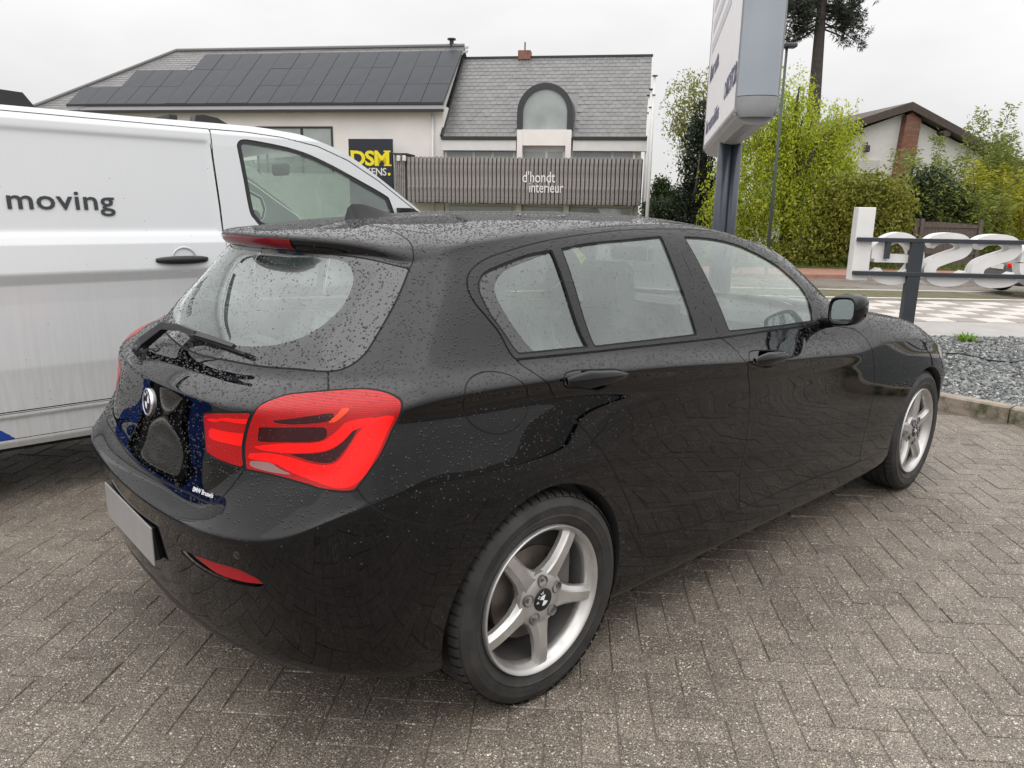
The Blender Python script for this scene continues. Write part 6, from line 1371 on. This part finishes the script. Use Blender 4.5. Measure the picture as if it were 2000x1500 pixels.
def slate_me(w):
    k = round(w, 2)
    if k not in SLM:
        q = MB(); g = .006; hl_ = rl2*1.18; c = .025
        q.add([(g+c, 0, .032), (w-g-c, 0, .032), (w-g, c, .030+sl2*c), (w-g, hl_, .010+sl2*hl_), (g, hl_, .010+sl2*hl_), (g, c, .030+sl2*c), (g+c, 0, .012), (w-g-c, 0, .012)], [(0, 1, 2, 3, 4, 5), (6, 7, 1, 0)]); SLM[k] = q.mesh('slate'); SLM[k].materials.append(MATS['slate'])
    return SLM[k]
dpx = [fp(1012, 240)[0], fp(1120, 240)[0]]
sla = [q for q in sla if not (q[1] > dpx[0]+.02 and q[0] < dpx[1]-.02 and q[2] < 1.9 and bz_(ze2+sl2*q[2]) < bz_(fp(1066, 170)[1]))]
rng.shuffle(sla) if 0 else None
step = max(1, len(sla)//300); parts = [q for i, q in enumerate(sla) if i % step == 0][:300]; ps = set(map(tuple, parts)); rest_ = [q for q in sla if tuple(q) not in ps]
for a, b, y0 in parts:
    o = bpy.data.objects.new('slate', slate_me(b-a)); COL.objects.link(o); o.parent = rfr; o.location = (a, y0, bz_(ze2+sl2*y0)+rng.normal(0, .003))
m = MB()
for a, b, y0 in rest_:
    me = slate_me(b-a); zz = bz_(ze2+sl2*y0)+rng.normal(0, .003); m.add([(v.co[0]+a, v.co[1]+y0, v.co[2]+zz) for v in me.vertices], [tuple(f.vertices) for f in me.polygons])
o = m.build('slates_rest', MATS['slate'], rfr); o['kind'] = 'stuff'
m = MB(); m.box(xbl-.05, xrt+.05, dd2-.08, dd2+.08, bz_(zt2)-.03, bz_(zt2)+.06); m.build('ridge_cap', MATS['gutter_dark'], rfr)
xc, zc = fp(1025, 104, dd2)
m = MB(); m.box(xc-.28, xc+.28, dd2-.2, dd2+.3, bz_(zt2)-.1, bz_(zt2)+.28); m.box(xc-.03, xc+.03, dd2, dd2+.06, bz_(zt2)+.28, bz_(zt2)+.66); m.build('chimney', MATS['brick_red'], rfr)
m = MB(); m.tube([(xbl, e1-.02, bz_(ze2+sl2*e1)+.05), (xbl, dd2, bz_(zt2)+.05)], .07, 6); m.build('verge_trim', MATS['gutter_dark'], rfr)
gz = bz_(ze2+sl2*e1)
for a, b in ((xbl, dpx[0]-.02), (dpx[1]+.02, xrt-.05)):
    m = MB(); m.box(a, b, e1-.12, e1+.02, gz-.10, gz+.03); m.build('gutter', MATS['gutter_dark'], bl_r)
    m = MB(); m.box(a+.02, b, e1-.06, .02, gz-.52, gz-.11); m.build('fascia_board', MATS['white_paint'], bl_r)
# dormer
cxd = (dpx[0]+dpx[1])/2; ro = (dpx[1]-dpx[0])/2; ri = ro-.235; zd0 = bz_(fp(1066, 255)[1]); zdc = bz_(fp(1066, 164)[1])-ro; yd = e1-.04
ang = np.linspace(0, math.pi, 25); outp = [(cxd+ro*math.cos(a), zdc+ro*math.sin(a)) for a in ang]; inp = [(cxd+ri*math.cos(a), zdc+ri*math.sin(a)) for a in ang]
outp = [(cxd+ro, zd0)]+outp+[(cxd-ro, zd0)]; inp = [(cxd+ri, zd0)]+inp+[(cxd-ri, zd0)]; n = len(outp); dm = empty('dormer', parent=bl_r)
V = [(x, yd, z) for x, z in outp]+[(x, yd, z) for x, z in inp]+[(x, yd+.10, z) for x, z in inp]+[(x, yd+3.2, z) for x, z in outp]
m = MB(); m.add(V, [(i, i+1, n+i+1, n+i) for i in range(n-1)]+[(n+i, n+i+1, 2*n+i+1, 2*n+i) for i in range(n-1)]+[(i, i+1, 3*n+i+1, 3*n+i) for i in range(n-1)]); simple('zinc', (.045, .047, .052), .4, .3); m.build('dormer_surround', MATS['zinc'], dm)
m = MB(); m.add([(x, yd+.08, z) for x, z in inp], [tuple(range(n))]); m.build('dormer_glass', MATS['window_glass'], dm)
m = MB(); m.box(cxd-ri-.02, cxd+ri+.02, yd-.08, .02, zd0-.62, zd0+.0); m.build('sill_panel', MATS['render_white'], dm)
for sx in (-1, 1):
    m = MB(); m.box(cxd+sx*(ri+.09)-.11, cxd+sx*(ri+.09)+.11, yd-.11, .02, 0, zd0-.01); m.build('pilaster', MATS['render_white'], bl_r)
# window band above the slats
zw1, zw0 = gz-.53, bz_(fp(1000, 310)[1])-.4
for a, b, muls in ((fp(872, 290)[0], fp(1005, 290)[0], (fp(926, 290)[0], fp(963, 290)[0])), (fp(1021, 290)[0], fp(1102, 290)[0], (fp(1068, 290)[0],)), (fp(1118, 290)[0], fp(1238, 290)[0], (fp(1197, 290)[0],))):
    w_ = empty('shop_window', parent=bl_r); m = MB(); m.box(a, b, -.03, .015, zw0, zw1); m.build('window_glass', MATS['window_glass'], w_)
    for x in (a, b)+muls: m = MB(); m.box(x-.05, x+.05, -.07, .01, zw0, zw1); m.build('window_frame', MATS['white_paint'], w_)
for px in (1240,):
    xx = fp(px, 280)[0]; m = MB(); m.tube([(xx, -.16, 0), (xx, -.16, gz-.1)], .05, 8); m.build('downpipe', MATS['white_paint'], bl_r, smooth=True)
# timber slat front
to_ = 1.15; x0, zt3 = fp(795, 303, -to_); x1, zt3b = fp(1256, 312, -to_); _, zb3 = fp(795, 393, -to_); _, zb3b = fp(1256, 404, -to_); zt3 = bz_((zt3+zt3b)/2); zb3 = bz_((zb3+zb3b)/2)
tf = empty('timber_front', parent=bl_r)
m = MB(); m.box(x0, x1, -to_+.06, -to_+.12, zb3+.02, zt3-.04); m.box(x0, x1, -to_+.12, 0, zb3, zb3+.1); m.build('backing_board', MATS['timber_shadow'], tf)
ns = 56; sp_ = (x1-x0)/ns; q = MB(); q.box(0, sp_*.74, -to_, -to_+.06, zb3, zt3, bev=.006); SLT = q.mesh('slat'); SLT.materials.append(MATS['timber'])
for k in range(ns):
    o = bpy.data.objects.new('slat', SLT); COL.objects.link(o); o.parent = tf; o.location = (x0+k*sp_, rng.normal(0, .004), rng.normal(0, .008))
xs0 = fp(770, 300, -to_)[0]; q = MB(); nn_ = 6
for k in range(nn_):
    m = MB(); ww = (x0-.08-xs0)/nn_; m.box(xs0+k*ww, xs0+k*ww+ww*.7, -to_-.02, -to_+.05, bz_(fp(790, 392, -to_)[1]), zt3+.08, bev=.005); m.build('slat', MATS['timber'], tf)
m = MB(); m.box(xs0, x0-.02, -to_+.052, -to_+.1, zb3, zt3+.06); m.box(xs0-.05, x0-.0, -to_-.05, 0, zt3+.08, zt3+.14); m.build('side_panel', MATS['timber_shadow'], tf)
for px in (779, 790):
    a, b = fp(px, 309, -to_-.05); m = MB(); m.box(a-.07, a+.07, -to_-.14, -to_-.02, bz_(b)-.12, bz_(b)+.10, bev=.02); m.build('wall_lamp', MATS['white_paint'], tf)
for txt, pa, pb, ya, yb in (("d'hondt", 1021, 1084, 334, 357), ('interieur', 1034, 1100, 357, 377)):
    a, zt_a = fp(pa, ya, -to_); b, zb_a = fp(pb, yb, -to_); me = text_mesh(txt, 1.0, .02, .004, 1.0, align='LEFT'); co = np.array([v.co[:] for v in me.vertices]); lo, hi = co.min(0), co.max(0)
    for v in me.vertices: u, w, c = v.co; v.co = (a+(u-lo[0])/(hi[0]-lo[0])*(b-a), -to_-.012-(.02 if c > 0 else 0), bz_(zb_a)+(w-lo[1])/(hi[1]-lo[1])*(zt_a-zb_a))
    me.update(); link('shop_lettering', me, MATS['letter_white'], tf)
for a, b in ((fp(878, 408)[0], fp(1000, 408)[0]), (fp(1018, 408)[0], fp(1098, 408)[0]), (fp(1112, 408)[0], fp(1235, 408)[0])):
    m = MB(); m.box(a, b, -.05, .0, .2, zb3-.12); m.build('shopfront_glass', MATS['window_glass'], bl_r)
# ---- house with gable
HA = STREET+math.radians(6); HD = 33.0; ho = np.array(sd2w(at(1765, 300, HD)[0], HD)); hx_, hn_ = np.array([math.cos(HA), math.sin(HA), 0]), np.array([-math.sin(HA), math.cos(HA), 0])
hs = empty('gabled_house', (ho[0], ho[1], -.3), HA); tag(hs, 'white gabled house with brown roof edge and red brick chimney breast behind the bamboo', 'house')
def hp(px, py, off=0.0):
    r = ray(px, py); o = ho+hn_*off; t = ((o-CAM)@hn_)/(r@hn_); q = CAM+r*t; return float((q-o)@hx_), float(q[2]+.3)
simple('house_white', (.68, .665, .64), .8, var=.05, bumpd=.003, bscale=14); simple('roof_brown', (.060, .042, .034), .6, var=.2); simple('shutter', (.58, .58, .55), .5)
def brick_mat():
    t = NT('brick'); p = t.obj(); mp = t.n('ShaderNodeMapping', {'Vector': p, 'Rotation': (math.pi/2, 0, 0)}).outputs[0]
    b = t.n('ShaderNodeTexBrick', {'Vector': mp, 'Color1': (.20, .075, .045, 1), 'Color2': (.29, .125, .075, 1), 'Mortar': (.16, .12, .10, 1), 'Scale': 1.0, 'Mortar Size': .010, 'Brick Width': .22, 'Row Height': .075}); MATS['brick'] = t.end(t.bsdf(b.outputs['Color'], .85, t.bump(b.outputs['Fac'], .01)))
brick_mat()
ap, ll, rr_ = hp(1765, 222), hp(1640, 262), hp(1945, 318)
m = MB(); m.prism([(ll[0]+.3, 0), (rr_[0]-.8, 0), (rr_[0]-.8, rr_[1]+.35), ap, (ll[0]+.3, ll[1])], 0, 9, f=lambda a, b, h: (a, h, b)); m.build('wall', MATS['house_white'], hs)
for a, b in ((ap, ll), (ap, rr_)):
    sx = 1 if b[0] > a[0] else -1; b2 = (b[0]+sx*1.2, b[1]+(b[1]-a[1])/(b[0]-a[0])*sx*1.2)
    m = MB(); m.prism([(a[0], a[1]+.08), (b2[0], b2[1]+.08), (b2[0], b2[1]+.38), (a[0], a[1]+.40)], -.55, 9.3, f=lambda p_, q_, h: (p_, h, q_)); m.build('roof_slope', MATS['roof_brown'], hs)
c0, c1 = hp(1747, 300, -.35)[0], hp(1791, 300, -.35)[0]; m = MB(); m.prism([(c0, 0), (c1-.15, 0), (c1, ap[1]-.25), ((c0+c1)/2+.05, ap[1]+.02), (c0+.35, ap[1]-.1)], -.35, .0, f=lambda a, b, h: (a, h, b)); m.build('chimney_breast', MATS['brick'], hs)
(w0, z1w), (w1, z0w) = hp(1673, 312), hp(1712, 353); hw_ = empty('house_window', parent=hs)
m = MB(); m.box(w0, w1, -.02, .03, z0w-1.2, z1w); m.build('window_glass', MATS['window_glass'], hw_)
for k in range(7):
    zz = z1w-(k+.5)*(z1w-hp(1690, 338)[1])/7; m = MB(); m.box(w0-.02, w1+.02, -.07, -.02, zz-.055, zz+.055, bev=.01); m.build('shutter_slat', MATS['shutter'], hw_)
m = MB(); xx = hp(1681, 345)[0]; m.box(xx-.06, xx+.06, -.06, 0, z0w-1.2, z1w); m.build('window_frame', MATS['white_paint'], hw_)
a, b = hp(1688, 290); m = MB(); m.box(a-.10, a+.10, -.3, -.1, b-.16, b+.12, bev=.03); m.tube([(a, 0, b+.2), (a, -.2, b+.22), (a, -.2, b+.1)], .025, 6); m.build('wall_lantern', MATS['roof_brown'], hs)
for px, py in ((1668, 258), (1835, 262)):
    a, b = hp(px, py); m = MB(); m.box(a-.14, a+.14, -.5, .1, b-.12, b+.12); m.build('purlin_end', MATS['roof_brown'], hs)
# ---- timber gate in the hedge
simple('gate_timber', (.105, .085, .072), .8, var=.25, scale=8)
gd = 25.0; gt = empty('timber_gate', sd2w(at(1820, 450, gd)[0], gd, -.3), STREET); tag(gt, 'weathered brown timber gate between the shrubs, behind the letters', 'gate')
zt_g = at(1820, 432, gd)[1]+.3
for k in range(26):
    x = -1.5+k*.115; m = MB(); m.box(x, x+.108, 0, .03, 0, zt_g-.1+.08*math.sin(math.pi*k/25)); m.build('board', MATS['gate_timber'], gt)
for x in (-1.58, -.62, -.42, 1.5): m = MB(); m.box(x, x+.12, -.06, .06, 0, zt_g+.08); m.build('post', MATS['gate_timber'], gt)
for z in (.5, zt_g-.2): m = MB(); m.box(-1.5, 1.5, -.03, -.005, z, z+.1); m.build('cross_rail', MATS['gate_timber'], gt)
# ---- passing car seen between the letters
pc_d = 16.9; ps_, pz_ = at(1999, 540, pc_d); pcar = empty('passing_car', sd2w(ps_, pc_d, -.36), STREET); tag(pcar, 'grey crossover driving off to the right, behind the sign letters', 'car')
simple('grey_paint', (.18, .19, .20), .22, .4, var=.06, Coat_Weight=1.0)
secs = [(0, .70, .40, .70), (.06, .80, .30, .86), (.35, .88, .26, .98), (.9, .90, .26, 1.08), (2.2, .90, .26, 1.04), (3.3, .90, .27, .98), (4.0, .86, .30, .88), (4.35, .70, .36, .72)]
V = []; 
for x, w, z0, z1 in secs:
    for t in np.linspace(0, 2*math.pi, 20, endpoint=False):
        c, s = math.cos(t), math.sin(t); c = math.copysign(abs(c)**.45, c); s = math.copysign(abs(s)**.5, s); V.append((x, .9+w*c, (z0+z1)/2+(z1-z0)/2*s))
m = MB(); m.add(V, [(i*20+k, i*20+(k+1) % 20, (i+1)*20+(k+1) % 20, (i+1)*20+k) for i in range(len(secs)-1) for k in range(20)]+[tuple(range(20)), tuple(range(140, 160))]); m.build('body', MATS['grey_paint'], pcar, smooth=True, angle=60)
V = []; cs = [(.75, .74, 1.02), (1.1, .68, 1.45), (1.5, .66, 1.56), (2.2, .66, 1.56), (2.7, .68, 1.35), (3.2, .74, 1.0)]
for x, w, z1 in cs:
    for t in np.linspace(0, math.pi, 12): c, s = math.cos(t), math.sin(t); c = math.copysign(abs(c)**.5, c); V.append((x, .9+w*c, .95+(z1-.95)*s**.5))
m = MB(); m.add(V, [(i*12+k, i*12+k+1, (i+1)*12+k+1, (i+1)*12+k) for i in range(len(cs)-1) for k in range(11)]+[tuple(range(12))]); m.build('cabin', MATS['window_glass'], pcar, smooth=True, angle=50)
m = MB(); m.box(-.02, .3, .06, .62, .64, .76, bev=.03); m.build('tail_lamp', MATS['lamp_bright'], pcar); m = MB(); m.box(-.02, .3, 1.2, 1.74, .64, .76, bev=.03); m.build('tail_lamp', MATS['lamp_bright'], pcar)
m = MB(); m.box(-.05, -.03, .68, 1.12, .60, .71); m.build('licence_plate', MATS['white_paint'], pcar); m = MB(); m.box(-.06, .3, .05, 1.75, .26, .50, bev=.05); m.build('lower_bumper', MATS['plastic_dark'], pcar)
for x in (.62, 3.30):
    for y, s in ((.10, 0), (1.70, math.pi)):
        e = empty('wheel', (x, y, .335), s, pcar); link('tyre', TYRE, MATS['tyre'], e); m = MB(); m.lathe([(0, -.085), (.10, -.08), (.2, -.09), (.222, -.07)], 24); m.build('wheel_cover', MATS['rim_inner'], e)
# ================================================================== TREES AND SHRUBS
simple('bark', (.055, .045, .038), .9, var=.35, scale=8, bumpd=.02, bscale=14); simple('twig', (.16, .13, .06), .8)
leaf_mat('leaf_willow', (.25, .34, .02), (.55, .60, .05), .5); leaf_mat('leaf_willow2', (.15, .19, .022), (.30, .31, .05), .45)
leaf_mat('leaf_ivy', (.008, .016, .009), (.026, .040, .020), .15); leaf_mat('leaf_shrub', (.12, .15, .02), (.30, .30, .045), .4); leaf_mat('leaf_bamboo', (.12, .165, .03), (.30, .34, .08), .4); leaf_mat('leaf_bamboo_y', (.26, .27, .025), (.48, .46, .045), .4)
leaf_mat('leaf_dark', (.018, .032, .014), (.050, .075, .028), .25); leaf_mat('leaf_pine', (.020, .030, .020), (.050, .060, .040), .15); leaf_mat('leaf_hedge', (.030, .055, .016), (.075, .105, .030), .25)
def leaf_obj(name, C, D, ln, wd, mat, parent):
    """C centres, D directions: a folded diamond leaf each"""
    n = len(C); D = D/np.maximum(np.linalg.norm(D, axis=1, keepdims=True), 1e-6); R = rng.normal(size=(n, 3)); S = np.cross(D, R); S /= np.maximum(np.linalg.norm(S, axis=1, keepdims=True), 1e-6)
    U = np.cross(D, S); l = (ln*rng.uniform(.6, 1.3, n))[:, None]; w = (wd*rng.uniform(.6, 1.3, n))[:, None]
    P = np.stack([C, C+D*l*.45+S*w+U*w*.3, C+D*l, C+D*l*.45-S*w+U*w*.3], 1).reshape(-1, 3); T = np.arange(n*4).reshape(n, 4)
    me = bpy.data.meshes.new(name); me.from_pydata(P.tolist(), [], T.tolist()); return link(name, me, mat, parent)
def blobs3(bl, d, dep=None):
    out = []
    for px, py, rx, ry in bl:
        s, z = at(px, py, d); k = d/FPX; out.append((s, z, rx*k, ry*k))
    return out
def sample_blobs(B, n, d, shell=.55, depth=.8):
    A = np.array([b[2]*b[3] for b in B]); idx = rng.choice(len(B), n, p=A/A.sum()); U = rng.normal(size=(n, 3)); U /= np.linalg.norm(U, axis=1, keepdims=True); r = (shell+(1-shell)*rng.uniform(0, 1, n)**.5)[:, None]*rng.uniform(.82, 1.12, (n, 1)); U = U*r
    Bn = np.array(B)[idx]; return np.stack([Bn[:, 0]+U[:, 0]*Bn[:, 2], U[:, 1]*np.minimum(Bn[:, 2], 2.2)*depth, Bn[:, 1]+U[:, 2]*Bn[:, 3]], 1)
def tree_root(name, px, d, label, cat, group=None):
    s = at(px, 400, d)[0]; x, y, _ = sd2w(s, d); e = empty(name, (x, y, -.3), STREET); tag(e, label, cat, group); return e, s
def loc(P, s): Q = P.copy(); Q[:, 0] -= s; Q[:, 2] += .3; return Q
def limbs(e, s, B, mat, base_r, top, n=9):
    m = MB(); m.tube([(0, 0, -.2), (rng.normal(0, .08), rng.normal(0, .1), top*.4), (rng.normal(0, .15), rng.normal(0, .15), top)], [base_r, base_r*.8, base_r*.5], 9); m.build('trunk', mat, e, smooth=True)
    for k in range(n):
        b = B[rng.integers(len(B))]; t = rng.uniform(.45, 1); p0 = np.array([0, 0, top*t]); p1 = np.array([b[0]-s+rng.uniform(-1, 1)*b[2]*.4, rng.uniform(-.8, .8), b[1]+.3+rng.uniform(-1, 1)*b[3]*.3]); pm_ = (p0+p1)/2+rng.normal(0, .2, 3)
        m = MB(); m.tube([tuple(p0), tuple(pm_), tuple(p1)], [base_r*.35, base_r*.22, base_r*.08], 6); m.build('limb', mat, e, smooth=True)
def willow(px, d, bl, nstr, per, mat, label, ln=.13, hang=1.5, base=.2):
    B = blobs3(bl, d); e, s = tree_root('willow_tree', px, d, label, 'tree', 'trees across the road'); top = max(b[1] for b in B)
    limbs(e, s, B, MATS['bark'], base, top*.75, 10)
    P0 = loc(sample_blobs(B, nstr, d, .25), s); C, D = [], []; tw_ = MB()
    for p in P0:
        h = hang*rng.uniform(.3, 1.0); r = rng.uniform(.03, .12); f = rng.uniform(2, 4); ph = rng.uniform(0, 6.3); out = np.array([rng.normal(0, .35), rng.normal(0, .35)])
        t = np.linspace(0, 1, per); q = np.stack([p[0]+out[0]*t*.8+r*np.cos(f*t*6.3+ph), p[1]+out[1]*t*.8+r*np.sin(f*t*6.3+ph), p[2]-h*t**1.2], 1); q += rng.normal(0, .035, q.shape); C.append(q); dd3 = rng.normal(0, 1, q.shape); dd3[:, 2] -= .9; D.append(dd3)
        if rng.uniform() < .25: tw_.tube([tuple(k) for k in q[::4]], .006, 3, cap=False)
    leaf_obj('crown', np.concatenate(C), np.concatenate(D), ln, ln*.22, mat, e); tw_.build('twigs', MATS['twig'], e)['kind'] = 'stuff'; return e
willow(1372, 29.0, [(1370, 200, 45, 75), (1345, 180, 40, 55), (1385, 330, 45, 80), (1340, 260, 32, 50), (1320, 225, 22, 28)], 330, 16, MATS['leaf_willow2'], 'thin twisted willow behind the totem, leaning over the dark ivy tree', .12, 1.2, .15)
willow(1540, 25.8, [(1560, 250, 75, 75), (1600, 330, 75, 100), (1480, 330, 75, 110), (1430, 390, 55, 90), (1640, 250, 40, 60), (1560, 400, 110, 80), (1650, 350, 35, 70), (1500, 230, 60, 70), (1550, 170, 45, 50)], 1750, 22, MATS['leaf_willow'], 'large bright yellow-green corkscrew willow in the middle of the tree group', .12, 1.7, .26)
def shrub(name, px, d, bl, n, mat, label, ln=.14, cat='shrub', group='trees across the road', shell=.35, droop=.3, wd=.28, trunk=True, limbn=6, asp=1.0):
    B = blobs3(bl, d); e, s = tree_root(name, px, d, label, cat, group); top = max(b[1] for b in B)
    if trunk: limbs(e, s, B, MATS['bark'], .10*asp, max(.6, top*.8), limbn)
    # leaves gathered in many small sprays so the outline stays ragged
    nc = max(30, n//14); C0 = loc(sample_blobs(B, nc, d, shell), s); k = n//nc; C = np.repeat(C0, k, 0)+rng.normal(0, .13, (nc*k, 3)); sp2 = np.repeat(rng.normal(0, 1, (nc, 3)), k, 0); D = sp2*.7+rng.normal(0, .7, (nc*k, 3)); D[:, 2] -= droop
    leaf_obj('crown', C, D, ln, ln*wd, mat, e); return e
shrub('ivy_tree', 1358, 27.5, [(1360, 330, 26, 95), (1372, 250, 14, 60), (1352, 400, 30, 50), (1380, 400, 25, 60)], 9000, MATS['leaf_ivy'], 'tall dark trunk wrapped in ivy left of the willow', .13, 'tree', shell=.5, asp=2.0)
shrub('conifer', 1292, 36, [(1292, 385, 26, 32), (1290, 365, 10, 18), (1325, 400, 22, 26)], 3500, MATS['leaf_hedge'], 'small green conifer beyond the hedge beside the flagpoles', .16, 'tree')
shrub('clipped_hedge', 1300, 30, [(1285, 415, 30, 24), (1325, 418, 34, 24), (1350, 420, 25, 22)], 6500, MATS['leaf_dark'], 'dense dark green hedge between the flagpoles and the totem post', .12, 'hedge', trunk=False, shell=.6)
shrub('brown_shrub', 1690, 24.8, [(1690, 440, 75, 75), (1640, 420, 60, 80), (1740, 420, 45, 70), (1600, 470, 60, 55), (1700, 375, 45, 40)], 17000, MATS['leaf_shrub'], 'olive-brown leafy shrub left of the timber gate', .13)
shrub('low_shrub', 1540, 25.0, [(1540, 500, 60, 22), (1490, 498, 60, 22), (1600, 502, 40, 20)], 5000, MATS['leaf_shrub'], 'low olive shrub at the foot of the large willow', .12)
shrub('dark_evergreen', 1800, 26.5, [(1810, 390, 45, 60), (1860, 420, 50, 50), (1790, 410, 30, 50)], 9000, MATS['leaf_dark'], 'dark evergreen shrub right behind the timber gate', .13, shell=.5)
def bamboo(px, d, stems, mat, label, h0):
    e, s = tree_root('bamboo_clump', px, d, label, 'bamboo', 'bamboo by the house'); C, D = [], []; m = MB()
    for k in range(stems):
        bx, by = rng.normal(0, .75), rng.normal(0, .5); h = h0*rng.uniform(.55, 1.05); lean = rng.normal(0, .18, 2); t = np.linspace(0, 1, 6); st = np.stack([bx+lean[0]*h*t**2, by+lean[1]*h*t**2, h*t], 1); m.tube([tuple(q) for q in st], [.02, .018, .015, .012, .008, .004], 5, cap=False)
        nl = int(h*34); tt = rng.uniform(.18, 1, nl); Q = np.stack([np.interp(tt, t, st[:, j]) for j in range(3)], 1); a = rng.uniform(0, 6.3, nl); rr3 = (.62*(1-.75*tt)*rng.uniform(.3, 1, nl)); Q[:, 0] += rr3*np.cos(a); Q[:, 1] += rr3*np.sin(a); Q[:, 2] += rr3*.35
        for q, aa in zip(Q, a):
            for _ in range(4): C.append(q+rng.normal(0, .07, 3)); D.append((math.cos(aa)+rng.normal(0, .4), math.sin(aa)+rng.normal(0, .4), rng.normal(-.1, .45)))
    leaf_obj('crown', np.array(C), np.array(D), .17, .026, mat, e); m.build('stems', MATS['twig'], e)['kind'] = 'stuff'; return e
bh = lambda py, d: at(1800, py, d)[1]+.3
bamboo(1838, 28.0, 22, MATS['leaf_bamboo'], 'green bamboo clump in front of the house gable', bh(292, 28)); bamboo(1925, 29.0, 24, MATS['leaf_bamboo'], 'tallest bamboo clump with feathery tops right of the house', bh(225, 29))
bamboo(1965, 27.0, 30, MATS['leaf_bamboo_y'], 'yellow-green bamboo clump at the right edge', bh(320, 27)); bamboo(1880, 26.0, 26, MATS['leaf_bamboo'], 'shorter bamboo clump right of the timber gate', bh(350, 26)); bamboo(2010, 29.5, 22, MATS['leaf_bamboo'], 'green bamboo clump cut off by the right edge, behind the yellow one', bh(280, 29.5))
# pine with a bare trunk
d = 40.0; e, s = tree_root('pine_tree', 1590, d, 'tall pine with bare leaning trunk rising above the willow', 'tree', 'trees across the road')
tp = [at(px, py, d) for px, py in ((1578, 420), (1586, 250), (1594, 150), (1601, 60), (1606, 0), (1612, -90))]
m = MB(); m.tube([(a-s, 0, b+.3) for a, b in tp], [.38, .34, .29, .25, .22, .12], 12); m.build('trunk', MATS['bark'], e, smooth=True)
C, D = [], []; mm_ = MB()
for k in range(80):
    t = rng.uniform(0, 1); i = min(1, int(t*2)); py0 = rng.uniform(-110, 62); a, b = at(1606, py0, d); side = rng.choice([-1, 1]); L_ = rng.uniform(.8, 2.6); ang_ = rng.uniform(-.5, .25); dy = rng.normal(0, .8)
    P0 = np.array([a-s, 0, b+.3]); P1 = P0+np.array([side*L_, dy, L_*ang_]); mm_.tube([tuple(P0), tuple((P0+P1)/2+rng.normal(0, .12, 3)), tuple(P1)], [.05, .035, .012], 5, cap=False)
    for j in range(15):
        c = P0+(P1-P0)*rng.uniform(.3, 1.05)+rng.normal(0, .16, 3); v = rng.normal(0, 1, (16, 3)); C.append(c+v*.03); D.append(v+np.array([side*.5, 0, -.4]))
leaf_obj('crown', np.concatenate(C), np.concatenate(D), .26, .022, MATS['leaf_pine'], e); mm_.build('branches', MATS['bark'], e)['kind'] = 'stuff'
